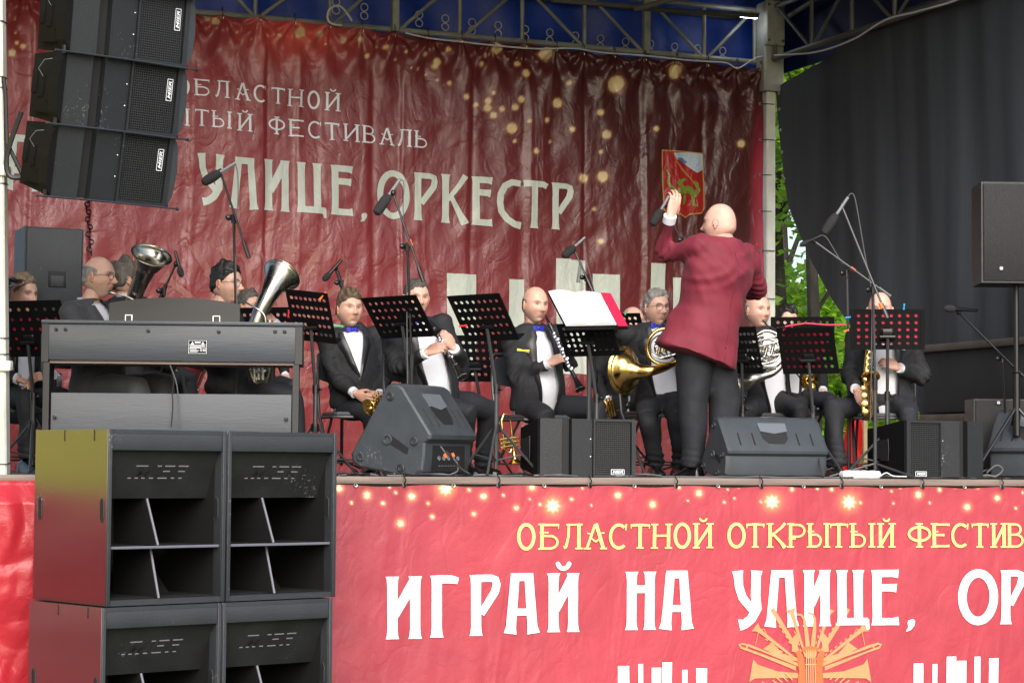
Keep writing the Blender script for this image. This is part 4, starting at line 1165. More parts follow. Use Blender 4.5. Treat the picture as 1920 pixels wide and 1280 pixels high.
spec = [(263, -92, 11.55, 5, 'topmost hanging line array speaker, cut by the top edge of the photo'), (247, 44, 11.6, 7.0, 'upper of the three hanging line array speakers showing a full badge'), (231, 178, 11.65, 9.5, 'middle hanging line array speaker between two locking rods'), (213, 311, 11.7, 12.0, 'lowest hanging line array speaker, above the loose hoist chain')]
for (x_, y_, D_, tl_, lb) in spec:
    p = atD(x_, y_, D_)
    cab(lb, AW, AH, .42, .335, plates=True, vert_badge=True, group='line array speakers hanging at upper left', loc=p, rz=R(17), tilt=R(tl_))
# loose multicore cable behind the array
wire('black multicore cable sagging from the back of the line array', [atD(x, y, 12.0) for x, y in ((40, 210), (22, 260), (12, 300), (18, 330), (45, 331), (70, 310))], .014, 'cable_black')
# hoist chain
ch = atD(163, 366, 12.1)
chn = thing('hoist_chain', 'dark steel hoist chain dangling below the line array', 'chain', ch)
top_ = atD(163, 366, 12.1); bot_ = atD(170, 478, 12.1)
n_ = 16
for k in range(n_):
    a = (bot_ - top_) * ((k + .5) / n_) + Vector((.008 * math.sin(k * 1.7), 0, 0))
    g = MB(); g.ring(a, (1, 0, 0) if k % 2 else (0, 1, 0), .0125, .0042, 12, 5, 1.0)
    g.build('chain_link', M['metal_black'], chn)

# two cabinets on the stage lip
p = onDeck(1103, 13.32); cab('front fill speaker on the deck below the clarinet player, badge at lower right', .615, .355, .46, .25, loc=(p.x, p.y, DECK + .180), rz=R(-4), name='front_fill_speaker', group='front fill speakers on the stage lip')
p = onDeck(1774, 14.36); cab('front fill speaker on the deck below the saxophonist, grille on its left half', .615, .381, .50, .27, mirror=True, loc=(p.x, p.y, DECK + .193), rz=R(2), name='front_fill_speaker', group='front fill speakers on the stage lip')

# ------------------------------------------------------------------ stage monitor wedges
def wedge(label, loc, rz, w, sc=1.0, panel=True):
    t = thing('stage_monitor', label, 'monitor', loc, rz, 'wedge monitors along the stage front')
    pr = [(-.27, .13), (-.255, .075), (-.21, .05), (.10, .0), (.20, .0), (.245, .03), (.26, .12), (.262, .20), (.30, .225), (.305, .25), (.10, .535), (.075, .552), (.02, .56), (-.0, .555), (-.02, .54)]
    pr = [(a * sc, b * sc) for a, b in pr]                 # (toward the viewer, up); the driver side faces away
    # main body with slightly inset end caps
    g = MB()
    def rr(x, k):
        cy = .05 * sc; cz = .25 * sc
        return [Vector((x, -(cy + (a - cy) * k), cz + (b - cz) * k)) for a, b in pr]
    g.loft([rr(-w / 2, .93), rr(-w / 2 + .012, .985), rr(-w / 2 + .035, 1), rr(w / 2 - .035, 1), rr(w / 2 - .012, .985), rr(w / 2, .93)]); g.build('housing', M['plastic'], t, True, 30)
    # corner bumpers on the end cap
    for sx in (-1, 1):
        g = MB()
        for a, b in ((-.19, .115), (.02, .48), (.19, .21), (.10, .05)):
            g.lathe([(.026 * sc, -.004), (.026 * sc, .008), (.019 * sc, .012), (.015 * sc, .006), (0, .006)], (sx * w / 2, -a * sc, b * sc), (sx, 0, 0), 16)
        g.build('end_bolt', M['box_paint'], t)
        g = MB(); g.poly([(sx * (w / 2 + .0005), -.02 * sc, .25 * sc), (sx * (w / 2 + .0005), -.02 * sc, .19 * sc), (sx * (w / 2 + .0005), -.14 * sc, .13 * sc), (sx * (w / 2 + .0005), -.15 * sc, .17 * sc)], (sx * .002, 0, 0))
        g.build('pole_socket_recess', M['dark'], t, False)
        g = MB(); g.ring((sx * (w / 2 + .003), .0, .22 * sc), (1, 0, 0), .026 * sc, .007, 18, 6); g.build('pole_socket', M['plastic'], t)
    # ribs and handle on the rear slope
    a0, b0, a1, b1 = pr[9][0], pr[9][1], pr[10][0], pr[10][1]
    nrm = Vector((0, -(b1 - b0), -(a1 - a0))).normalized()
    if nrm.y > 0: nrm = -nrm
    nrm = Vector((0, -abs(b1 - b0), abs(a0 - a1))).normalized()
    def sl(x, tt, off=0): return Vector((x, -(a0 + (a1 - a0) * tt), b0 + (b1 - b0) * tt)) + nrm * off
    for x_ in (-.36, -.22, .22, .36):
        g = MB(); g.tube([sl(x_ * w, .18, .001), sl(x_ * w + .002, .55, .001)], .0055, 6); g.build('rib', M['dark'], t)
    hw = min(.10, w * .22)
    g = MB(); g.poly([sl(-hw, .78, -.01), sl(hw, .78, -.01), sl(hw * .9, .38, -.01), sl(hw * .55, .22, -.01), sl(-hw * .55, .22, -.01), sl(-hw * .9, .38, -.01)], nrm * .0115); g.build('handle_recess', M['dark'], t, False)
    g = MB(); g.poly([sl(-hw * 1.0, .86, 0), sl(hw * 1.0, .86, 0), sl(hw * .96, .60, 0), sl(0, .52, 0), sl(-hw * .96, .60, 0)], nrm * .010); g.build('handle_grip', M['handle_grey'], t, True)
    if not panel: return t
    g = MB(); g.poly([(-w * .34, -.2625 * sc, .03 * sc), (w * .34, -.2625 * sc, .03 * sc), (w * .34, -.2625 * sc, .185 * sc), (-w * .34, -.2625 * sc, .185 * sc)], (0, -.001, 0)); g.build('connector_panel', M['dark'], t, False)
    g = MB()
    for k in range(5): g.lathe([(.014, 0), (.014, .006), (.008, .006), (.008, .002), (0, .002)], (-w * .22 + k * w * .1, -.265 * sc, .11 * sc), (0, -1, 0), 12)
    for k in range(7): g.box((-w * .2 + k * .035, -.2645 * sc, .065 * sc), (.02, .002, .004))
    g.build('sockets', M['screen_grey'], t)
    return t
M['handle_grey'] = mat('handle_grey', (.11, .125, .145), .5, bump=.2, bscale=200)

p = onDeck(772, 13.38); w1 = wedge('large scuffed wedge monitor turned side-on, left of the first music stand tripod', (p.x, p.y, DECK), R(38), .56, 1.0)
p = onDeck(1432, 14.08); wedge('wedge monitor facing away right beside the conductor with a grey handle', (p.x, p.y, DECK), R(-2), .72, .70, False)
p = onDeck(1952, 15.05); wedge('wedge monitor cut off by the right edge of the photo', (p.x, p.y, DECK), R(-55), .58, .86, False)
# plugged leads at the left monitor
wire('thin cable with orange plug arching under the left wedge monitor', [atD(x, y, 12.95) for x, y in ((826, 836), (838, 852), (856, 866), (858, 882), (845, 889))], .005, 'cable_grey')
wire('second cable hanging from the left wedge monitor socket', [atD(x, y, 12.95) for x, y in ((836, 845), (850, 862), (866, 880), (880, 888))], .007, 'cable_black')
for x_, y_ in ((833, 851), (848, 849)):
    g = MB(); P_ = atD(x_, y_, 12.93); g.tube([P_, P_ + Vector((.01, 0, -.02))], .009, 8); tag(g.build('cable_plug', M['orange_plastic']), 'orange ring of a plug at the left monitor, %s' % ('lower one' if x_ == 833 else 'upper one'), 'plug', 'orange plugs under the left monitor')

# ------------------------------------------------------------------ boxes
def boxspeaker(label, px_, D, rz, w, h, d, z0, m='box_paint', pole=None, badge_=None, handle=False):
    p = onDeck(px_, D)
    t = thing('loudspeaker', label, 'speaker', (p.x, p.y, DECK + z0), rz)
    g = MB(); g.poly([(-w / 2, -d / 2, 0), (w / 2, -d / 2, 0), (w / 2 * .88, d / 2, 0), (-w / 2 * .88, d / 2, 0)], (0, 0, h)); g.build('cabinet', M[m], t, False)
    g = MB(); g.box((0, -d / 2 - .004, h / 2), (w * .95, .012, h * .96), ch=.005); g.build('grille', M['grille_soft' if not handle else 'box_paint'], t)
    if badge_:
        g = MB(); g.box((badge_[0] * w, -d / 2 - .0115, badge_[1] * h), (.034, .004, .034), ch=.004); g.build('badge_plate', M['dark'], t)
        g = MB(); g.ring((badge_[0] * w, -d / 2 - .015, badge_[1] * h), (0, 1, 0), .009, .0028, 12, 4); g.box((badge_[0] * w, -d / 2 - .015, badge_[1] * h), (.012, .002, .005)); g.build('badge_emblem', M['white_print'], t)
    if handle:
        g = MB(); g.box((0.02, -d / 2 - .011, h * .46), (.115, .006, .105), ch=.02); g.build('handle_recess', M['dark'], t)
        g = MB(); g.box((0.02, -d / 2 - .013, h * .44), (.085, .006, .07), ch=.02); g.build('handle_cup', M['box_paint'], t)
    if pole:
        g = MB(); g.tube([(pole, 0, 0), (pole, 0, -z0 * .45)], .019, 10); g.tube([(pole, 0, -z0 * .45), (pole, 0, -z0 + .3)], .024, 10)
        g.ring((pole, 0, -z0 * .45), (0, 0, 1), .026, .006, 14, 5); s_ = thing('speaker_stand', 'black pole stand carrying the ' + label.split(',')[0], 'speaker stand', (p.x, p.y, DECK + z0 - .002), rz); g.build('pole', M['metal_black'], s_)
        for k in range(3):
            a = R(90 + 120 * k); g = MB(); g.tube([(pole, 0, -z0 + .5), (pole + .42 * math.cos(a), .42 * math.sin(a), -z0 + .012)], .012, 8); g.build('leg', M['metal_black'], s_)
    return t
M['grille_soft'] = mat('grille_soft', (.0075, .0075, .008), .6, bump=.5, bscale=300)
boxspeaker('tall black loudspeaker on a pole at the right edge', 1893, 14.9, R(-21), .47, .685, .38, 1.325, 'black_paint', .05, (-.22, .14))
boxspeaker('dark grey loudspeaker with a square handle behind the left players', 80, 14.2, R(4), .385, .62, .36, .96, 'box_paint', .0, None, True)
boxspeaker('low black amplifier box with a small white badge at right', 1868, 15.5, R(-20), .41, .54, .34, .02, 'black_paint', None, (-.08, .95))

# ------------------------------------------------------------------ digital piano seen from behind
pc = onDeck(320, 12.62)
pw = 1.505
pn = thing('digital_piano', 'grey wooden digital piano seen from its back, standing above the subwoofers', 'piano', (pc.x, pc.y, DECK), R(-19))
H_ = .886
g = MB(); g.box((0, 0, H_ - .125), (pw - .09, .02, .205), ch=.002); g.build('upper_back_panel', M['piano'], pn)
g = MB(); g.box((0, .19, H_ - .008), (pw, .42, .022), ch=.004); g.build('top_board', M['piano'], pn)
g = MB(); g.box((0, .19, H_ - .236), (pw - .10, .36, .018)); g.build('key_bed', M['wood_edge'], pn)
for sx in (-1, 1):
    g = MB(); x_ = sx * (pw / 2 - .025)
    g.poly([(x_ - .02, -.012, H_ - .02), (x_ - .02, .30, H_ - .02), (x_ - .02, .42, H_ - .11), (x_ - .02, .42, H_ - .24), (x_ - .02, -.012, H_ - .24)], (.04, 0, 0)); g.build('cheek', M['piano_dark'], pn, False)
    g = MB(); g.poly([(x_ - .02 - sx * .012, -.008, .0), (x_ - .02 - sx * .012, -.008, H_ - .242), (x_ - .02 - sx * .012, .20, H_ - .242), (x_ - .02 - sx * .012, .16, .05), (x_ - .02 - sx * .012, .36, .03), (x_ - .02 - sx * .012, .36, 0)], (.035, 0, 0)); g.build('leg', M['piano_dark'], pn, False)
g = MB(); g.box((0, .01, .27), (pw - .125, .018, .40), ch=.002); g.build('lower_panel', M['piano'], pn)
g = MB(); pts = []
for k in range(21):
    a = k / 20; pts.append((-.385 + .76 * a, .16 - .0, H_ + .115 + .038 * math.sin(math.pi * a) ** .8))
pts += [(.375, .16, H_ + .004), (-.385, .16, H_ + .004)]
g.poly(pts, (0, .022, 0)); g.build('music_rest', M['piano_dark'], pn, False)
for x_ in (-.27, .24):
    g = MB()
    for a, b, s1, s2 in ((0, .022, .042, .004), (0, -.016, .042, .004), (-.019, .003, .004, .04), (.019, .003, .004, .04)): g.box((x_ + a, .152, H_ + .024 + b), (s1, .006, s2))
    g.build('hinge', M['chrome'], pn)
g = MB()
for x_, z_ in ((-.665, H_ - .052), (-.612, H_ - .052), (-.14, H_ - .055), (.265, H_ - .055), (.59, H_ - .05), (.645, H_ - .05), (-.665, .33), (.66, .33)):
    g.lathe([(.011, 0), (.011, .004), (.006, .006), (0, .004)], (x_, -.012, z_), (0, -1, 0), 12)
g.build('screw', M['metal_black'], pn)
g = MB(); g.box((.145, -.0115, H_ - .145), (.108, .003, .082), ch=.001); g.build('rating_plate', M['desk_black'], pn)
g = MB()
for z0, z1, x0, x1 in ((.036, .038, -.05, .05), (-.038, -.036, -.05, .05), (.012, .0135, -.05, .05), (-.008, -.0065, -.05, .05)): g.box((.145 + (x0 + x1) / 2, -.0137, H_ - .145 + (z0 + z1) / 2), (x1 - x0, .001, z1 - z0))
for sx in (-.051, .051): g.box((.145 + sx, -.0139, H_ - .145), (.002, .001, .078))
for sx in (-.03, .03):
    a = Vector((.145 + sx, -.0137, H_ - .123)); g.add([a + Vector((-.009, 0, -.007)), a + Vector((.009, 0, -.007)), a + Vector((0, 0, .009))], [(0, 1, 2)])
g.box((.145, -.0137, H_ - .119), (.034, .001, .006))
for k, (x0, x1) in enumerate(((-.045, .04), (-.045, .045), (-.045, .02), (-.045, -.005), (-.045, .01), (-.045, 0))): g.box((.145 + (x0 + x1) / 2, -.0137, H_ - .137 - k * .0062 - (.004 if k > 2 else 0)), (x1 - x0, .001, .0028))
for x_ in (.02, .033, .043):
    for z_ in (-.014, -.022): g.box((.145 + x_, -.0138, H_ - .145 + z_), (.007, .001, .005))
g.build('rating_text', M['white_print'], pn, False)
wire('thin black cord hanging behind the piano, left of the rating plate', [atD(x, y, 12.58) for x, y in ((318, 684), (326, 710), (323, 735), (324, 760), (321, 800))], .0035, 'cable_black', 'piano_cord', 'cord')
wire('second thin cord behind the piano curling towards the drums', [atD(x, y, 12.60) for x, y in ((319, 684), (330, 715), (334, 745), (336, 800))], .0035, 'cable_grey', 'piano_cord', 'cord')

# ------------------------------------------------------------------ music stands
_dm = {}
def desk_mesh(w, h, nx=8, ny=5):
    k = (w, h, nx, ny)
    if k in _dm: return _dm[k]
    V = []; F = []; th = .004
    cw, chh = w * .88 / nx, h * .86 / ny; r = .0125
    def cell(cx, cz, sg):
        b = len(V); y = sg * th / 2
        for a in range(8):
            q = R(45 * a + 22.5); t = max(abs(math.cos(q)), abs(math.sin(q)))
            V.append((cx + cw / 2 * math.cos(q) / t, y, cz + chh / 2 * math.sin(q) / t))
        for a in range(8):
            q = R(45 * a + 22.5); V.append((cx + r * math.cos(q), y, cz + r * math.sin(q)))
        # the four true corners
        cs = []
        for sx, sz in ((1, 1), (-1, 1), (-1, -1), (1, -1)):
            cs.append(len(V)); V.append((cx + sx * cw / 2, y, cz + sz * chh / 2))
        for a in range(8):
            n = (a + 1) % 8; F.append((b + a, b + n, b + 8 + n, b + 8 + a))
        for q, a in enumerate((0, 2, 4, 6)): F.append((b + a, cs[q], b + a + 1))
        return b
    for i in range(nx):
        for j in range(ny):
            cx = -w * .44 + (i + .5) * cw; cz = h * .07 + (j + .5) * chh
            b1 = cell(cx, cz, -1); b2 = cell(cx, cz, 1)
            for a in range(8):
                n = (a + 1) % 8; F.append((b1 + 8 + a, b1 + 8 + n, b2 + 8 + n, b2 + 8 + a))
    g = MB(); g.v = [tuple(v) for v in V]; g.f = F
    g.box((-w * .47, 0, h / 2), (w * .06, th * 1.6, h), ch=.002); g.box((w * .47, 0, h / 2), (w * .06, th * 1.6, h), ch=.002)
    g.box((0, 0, h * .965), (w * .88, th * 1.6, h * .07)); g.box((0, 0, h * .035), (w * .88, th * 1.6, h * .07))
    g.box((0, .03, .004), (w, .06, .006))
    ob = g.build('desk', M['desk_black'], None, False)
    _dm[k] = ob.data; bpy.data.objects.remove(ob)
    return _dm[k]
def music_stand(label, cpx, D, yaw, tilt, bottom_py, foot=None, w=.47, h=.335, legs=True, roll=0, pole_top=None):
    """yaw: where the reader side points (180 = away from the viewer); bottom_py: sight row of the desk's lower edge"""
    p = onDeck(cpx if foot is None else foot, D)
    f = facing(yaw)
    rz = math.atan2(f.x, -f.y) + math.pi           # local +Y points to the reader
    t = thing('music_stand', label, 'music stand', (p.x, p.y, DECK), rz, 'black perforated music stands')
    zc = atD(cpx, bottom_py, D).z - DECK
    zj = zc + .11
    inv = Matrix.Rotation(-rz, 3, 'Z')
    off = inv @ (atD(cpx, bottom_py, D) - p); off.z = 0
    o = bpy.data.objects.new('desk', desk_mesh(w, h)); COL.objects.link(o); o.parent = t
    o.location = (off.x, off.y + .015, zc); o.rotation_euler = (Matrix.Rotation(tilt, 3, 'X') @ Matrix.Rotation(roll, 3, 'Y')).to_euler()
    o['kind'] = 'part' if False else ''
    del o['kind']
    ty = off.y - .022 - .06
    g = MB(); g.box((off.x, off.y - .03, zj - .0), (.075, .035, .05), ch=.008, rot=Matrix.Rotation(tilt, 3, 'X')); g.lathe([(.014, -.05), (.014, .05)], (off.x, off.y - .045, zj - .03), (1, 0, 0), 10, caps=True); g.build('tilt_bracket', M['metal_black'], t)
    g = MB(); g.tube([(off.x, off.y - .045, zj - .03), (0, 0, zj * .55)], .011, 8); g.build('upper_pole', M['stand_pole'], t)
    g = MB(); g.tube([(0, 0, zj * .56), (0, 0, .05)], .015, 10); g.build('lower_pole', M['stand_pole'], t)
    g = MB(); g.tube([(0, 0, zj * .54), (0, 0, zj * .60)], .020, 10); g.ell((.03, 0, zj * .57), (.016, .010, .012)); g.build('clutch', M['metal_black'], t)
    if legs:
        for k in range(3):
            a = R(-60 + 120 * k); c_, s_ = math.cos(a), math.sin(a)
            g = MB(); g.tube([(.02 * c_, .02 * s_, .30), (.29 * c_, .29 * s_, .012)], .0085, 8); g.tube([(.0, 0, .10), (.17 * c_, .17 * s_, .135)], .006, 6); g.build('leg', M['stand_grey'], t)
        g = MB(); g.tube([(0, 0, .27), (0, 0, .32)], .026, 10); g.build('leg_collar', M['metal_black'], t)
    return t
M['stand_pole'] = mat('stand_pole', (.05, .053, .058), .35, metal=.3)
ms = [
 ('music stand at the far left behind the white mast', 60, 13.3, 160, R(24), 668, None, .55, .36, 0),
 ('music stand leaning right in front of the brown-haired trumpeter, orange clip on top', 590, 13.6, 152, R(33), 640, 590, .30, .36, R(8)),
 ('music stand in front of the first clarinettist, its holes showing pale shirt', 763, 13.7, 140, R(38), 632, 768, .47, .31, 0),
 ('music stand right of the first clarinet with a yellow clip at its lower corner', 922, 13.3, 140, R(36), 638, 930, .42, .33, 0),
 ('low black music stand half hidden between the two clarinettists', 893, 15.2, 165, R(22), 715, 905, .42, .34, 0),
 ('music stand nearest the front fill speaker, below the open white score', 1110, 13.68, 145, R(30), 667, 1118, .41, .23, 0),
 ('music stand behind the open score with a green clip on its upper edge', 1165, 15.6, 150, R(28), 650, 1170, .40, .26, 0),
 ('music stand directly right of the conductor\'s burgundy jacket', 1396, 14.9, 150, R(24), 700, 1392, .27, .34, 0),
 ('plain black music stand behind the red folder one', 1505, 15.9, 170, R(12), 660, 1500, .46, .26, 0),
 ('music stand holding a red folder right of the conductor', 1520, 14.2, 155, R(28), 700, 1524, .38, .33, 0),
 ('music stand squarely hiding the saxophonist\'s face', 1664, 14.55, 172, R(8), 655, 1664, .49, .27, 0),
 ('music stand behind the right end of the piano', 497, 14.2, 165, R(20), 665, 497, .42, .32, 0),
]
stands = []
for a in ms: stands.append(music_stand(a[0], a[1], a[2], a[3], a[4], a[5], a[6], a[7], a[8], roll=a[9]))
# the conductor's stand with an open white score
p = onDeck(1104, 13.75)
cs_ = thing('conductor_music_stand', 'conductor\'s music stand with its desk leaning back to the left', 'music stand', (p.x, p.y, DECK))
A_ = [atD(1146, 553, 13.75 + .12), atD(1026, 547, 13.95 + .12), atD(1062, 617, 13.55), atD(1178, 614, 13.40)]
nn_ = (A_[0] - A_[1]).cross(A_[2] - A_[1]).normalized()
if nn_.y > 0: nn_ = -nn_
g = MB(); g.poly([a - cs_.location - nn_ * .012 for a in A_], nn_ * .006); g.build('desk', M['desk_black'], cs_, False)
g = MB(); mid = (A_[2] + A_[3]) / 2 - cs_.location; cpt = (A_[0] + A_[2]) / 2 - cs_.location - nn_ * .03
g.tube([cpt, Vector((0, 0, .85))], .012, 8); g.tube([(0, 0, .86), (0, 0, .05)], .015, 10); g.build('pole', M['stand_pole'], cs_)
for k in range(3):
    a = R(30 + 120 * k); g = MB(); g.tube([(.0, 0, .3), (.28 * math.cos(a), .28 * math.sin(a), .012)], .0085, 8); g.build('leg', M['stand_grey'], cs_)
def mixp(s_, t_): return A_[1].lerp(A_[0], s_).lerp(A_[2].lerp(A_[3], s_), t_)
g = MB(); c = mixp(.5, .5)
nxp = 10; rings = []
for i in range(nxp + 1):
    s_ = i / nxp; hgt = .010 + .014 * abs(math.sin(s_ * 2 * math.pi)) ** .7
    rings.append([mixp(.015 + s_ * .82, .02) + nn_ * hgt - c, mixp(.015 + s_ * .82, .93) + nn_ * hgt - c, mixp(.015 + s_ * .82, .93) + nn_ * .002 - c, mixp(.015 + s_ * .82, .02) + nn_ * .002 - c])
g.loft(rings); sc_ = g.build('pages', M['paper'], None, False); 
root = thing('open_score', 'open score with blank white pages and red cover on the conductor\'s stand', 'score', c); sc_.parent = root
g = MB(); g.poly([mixp(.845, -.02) - c + nn_ * .004, mixp(1.0, -.02) - c + nn_ * .004, mixp(1.0, .98) - c + nn_ * .004, mixp(.845, .98) - c + nn_ * .004], nn_ * .006); g.build('cover', M['folder_red'], root, False)
# red folder on the stand right of the conductor
g = MB(); B_ = [atD(1474, 613, 13.98), atD(1566, 611, 13.98), atD(1544, 688, 14.24), atD(1470, 688, 14.24)]
B_ = [b + VF * .16 for b in B_]; c = B_[0].copy()
g.poly([b - c for b in B_], (.004, .010, 0.0)); o = g.build('folder', M['folder_red'], None, False); o.location = c; tag(o, 'red cardboard folder standing on the music stand right of the conductor', 'folder')
g = MB(); g.tube([atD(1472, 612, 13.95), atD(1510, 606, 13.95), atD(1550, 609, 13.95), atD(1586, 609, 13.95)], .0055, 8); tag(g.build('folder_edge', M['folder_red']), 'curled red sheet edge along the top of the folder stand', 'sheet')
# red folders whose covers show through the holes
for k_, lb in ((10, 'red folder lying on the saxophonist\'s music stand, seen through its holes'), (0, 'red folder on the far left music stand, seen through its holes')):
    st_ = stands[k_]; dk_ = [c for c in st_.children if c.name.startswith('desk')][0]
    bpy.context.view_layer.update()
    mw = dk_.matrix_world.copy()
    g = MB(); g.box((-.11, .016, .15), (.19, .012, .22)); g.box((.11, .016, .15), (.19, .012, .22)); g.box((0, .012, .15), (.42, .003, .225))
    o = g.build('folder', M['folder_red'], None, False); o.matrix_world = mw; tag(o, lb, 'folder', 'red folders on music stands')
# clips
def clip(label, px_, py_, D, m, ang=0, L=.06):
    P_ = atD(px_, py_, D); a = R(ang)
    t = thing('clothes_peg', label, 'peg', P_, 0, 'coloured pegs on the music stands')
    for s_ in (-1, 1):
        g = MB(); g.tube([cv(math.cos(a + s_ * .12) * -L / 2, math.sin(a + s_ * .12) * -L / 2, 0), cv(math.cos(a + s_ * .12) * L / 2, math.sin(a + s_ * .12) * L / 2, .004 * s_)], [.004, .0055], 6); g.build('jaw', M[m], t)
clip('yellow peg at the lower corner of the stand in front of the second clarinettist', 981, 657, 13.2, 'yellow_plastic', -8, .075)
clip('orange peg on top of the leftmost leaning stand', 605, 555, 13.4, 'orange_plastic', 50)
clip('green peg at the trumpeter\'s collar edge of the stand', 633, 611, 13.5, 'green_plastic', -10)
clip('red peg on the stand between the clarinettists', 868, 611, 13.25, 'red_plastic', 5, .05)
clip('green peg right of the open score', 1174, 586, 15.3, 'green_plastic', 60, .035)
clip('red peg on the dark stand behind the piano corner', 541, 588, 14.0, 'red_plastic', 85, .05)
clip('blue peg right of the saxophonist\'s head', 1695, 575, 14.3, 'blue_plastic', 85, .04)
clip('blue peg left of the saxophonist\'s stand', 1590, 595, 14.3, 'blue_plastic', 5, .035)
clip('orange peg at the corner of the red folder stand', 1587, 620, 14.0, 'orange_plastic', 20, .035)

# ------------------------------------------------------------------ microphones on stands
def mic_obj(label, tail, head, kind='dyn', sc=1.0):
    tail = Vector(tail); head = Vector(head); t = thing('microphone', label, 'microphone', tail, 0, 'microphones on booms')
    d = (head - tail); L = d.length; u_ = d / L
    if kind == 'shock':              # small pencil microphone with a fat foam windscreen
        g = MB(); g.tube([u_ * 0, u_ * L * .55], .0105 * sc, 10); g.build('body', M['screen_grey'], t)
        g = MB(); g.lathe([(.010, L * .45), (.026 * sc, L * .50), (.031 * sc, L * .62), (.031 * sc, L * .85), (.024 * sc, L * .96), (.008, L)], (0, 0, 0), u_, 14, caps=True); g.build('windscreen', M['foam'], t)
    else:
        g = MB(); g.lathe([(.008, 0), (.011 * sc, .01), (.014 * sc, L * .6), (.018 * sc, L * .68)], (0, 0, 0), u_, 12, caps=True); g.build('body', M['metal_black'], t)
        g = MB(); g.lathe([(.019 * sc, L * .68), (.025 * sc, L * .74), (.026 * sc, L * .84), (.022 * sc, L * .94), (.010 * sc, L)], (0, 0, 0), u_, 14, caps=True); g.build('grille_head', M['foam'], t)
    return t
M['foam'] = mat('foam', (.018, .018, .019), .9, bump=.6, bscale=250)
def boom_stand(label, base_px, D, pivot, ends, light=False, orange=None, legs=True, base_D=None):
    p = onDeck(base_px, D); m = M['stand_grey'] if light else M['metal_black']
    t = thing('microphone_stand', label, 'mic stand', p, 0, 'boom microphone stands')
    P0 = Vector((0, 0, 0)); pv = atD(pivot[0], pivot[1], D) - p
    g = MB(); g.tube([(0, 0, .06), (0, 0, pv.z * .5)], .0125, 10); g.tube([Vector((0, 0, pv.z * .5)), pv], .0085, 8); g.build('pole', m, t)
    g = MB(); g.tube([Vector((0, 0, pv.z * .47)), Vector((0, 0, pv.z * .53))], .017, 10); g.build('clutch', M['metal_black'], t); g = MB(); g.tube([pv - Vector((0, 0, .03)), pv + Vector((0, 0, .02))], .017, 10); g.ell(pv + VRh * -.03, (.022, .012, .018)); g.build('clutch', M['metal_black'], t)
    if ends:
        a = atD(*ends[0]) - p; b = atD(*ends[1]) - p
        g = MB(); g.tube([a, b], .0075, 8); g.build('boom', m, t)
        d = (b - a).normalized(); g = MB(); g.tube([b - d * .10, b], .013, 8); g.build('counterweight', M['stand_grey'] if light else M['metal_black'], t)
        g = MB(); g.ell(a, (.016, .016, .02)); g.build('mic_clip', M['metal_black'], t)
    if orange:
        q = atD(*orange) - p; d = (b - a).normalized(); g = MB(); g.tube([q - d * .02, q + d * .02], .0125, 8); g.build('orange_ring', M['orange_plastic'], t)
    if legs:
        for k in range(3):
            an = R(50 + 120 * k); g = MB(); g.tube([(0, 0, .10), (.32 * math.cos(an), .32 * math.sin(an), .012)], .008, 8); g.build('leg', m, t)
    return t
def mic_cable(label, pts, D): wire(label, [atD(x, y, D) for x, y in pts], .0035, 'cable_grey', 'microphone_cable', 'cable', 'thin cables on the mic stands')
boom_stand('microphone stand rising behind the piano with a tilted boom', 441, 13.35, (438, 408), ((413, 322, 13.35), (467, 483, 13.3)), orange=(447, 428, 13.35))
mic_obj('microphone pointing left over the piano, in front of the big letters', atD(441, 306, 13.35), atD(379, 344, 13.3), 'shock')
mic_cable('thin cable dropping from the microphone above the piano', ((441, 306), (446, 330), (446, 380), (441, 440), (445, 600)), 13.36)
boom_stand('microphone stand in front of the first clarinettist with a steep boom', 770, 13.55, (764, 462), ((737, 362, 13.5), (794, 528, 13.45)), orange=(769, 455, 13.5))
mic_obj('foam-covered microphone pointing down left above the first clarinettist', atD(750, 336, 13.55), atD(704, 402, 13.45), 'shock', 1.05)
mic_cable('cable looping off the microphone above the first clarinettist', ((750, 336), (757, 345), (756, 400), (762, 470), (763, 600), (764, 720)), 13.57)
boom_stand('short microphone stand behind the tenor horn bell', 300, 14.3, (307, 545), ((330, 495, 14.3), (300, 560, 14.3)))
mic_obj('small microphone upright between the tenor horn bell and the euphonium player', atD(328, 470, 14.3), atD(341, 519, 14.25), 'dyn', .85)
boom_stand('slim stand behind the trumpeter holding a tilted microphone', 640, 15.4, (640, 530), ((630, 503, 15.4), (641, 533, 15.4)))
mic_obj('microphone tilted up right above the trumpeter\'s head', atD(641, 487, 15.4), atD(606, 526, 15.35), 'dyn', .95)
mic_cable('looped cable behind the microphone above the trumpeter', ((641, 487), (650, 490), (652, 505), (651, 540)), 15.45)
boom_stand('microphone stand behind the open score with a falling boom', 1116, 15.3, (1100, 520), ((1076, 466, 15.3), (1112, 548, 15.25)))
mic_obj('microphone hanging over the second clarinettist beside the pale printed bars', atD(1097, 445, 15.3), atD(1055, 482, 15.25), 'shock', .95)
mic_cable('cable running down from the microphone over the second clarinettist', ((1097, 445), (1095, 470), (1108, 520), (1117, 560)), 15.32)
g = MB(); a_ = atD(1088, 492, 15.8); b_ = atD(1084, 530, 15.8); g.tube([a_ - a_, b_ - a_], [.010, .016], 8); o = g.build('small_microphone', M['blue_grey'] if 'blue_grey' in M else M['screen_grey']); o.location = a_; tag(o, 'small grey blue microphone hanging in front of the printed bars', 'microphone')
boom_stand('microphone stand hidden behind the conductor\'s raised arm', 1290, 15.0, (1284, 450), ((1247, 385, 15.0), (1300, 500, 15.0)))
mic_obj('microphone just left of the conductor\'s raised hand', atD(1254, 368, 15.0), atD(1222, 423, 14.95), 'shock', .95)
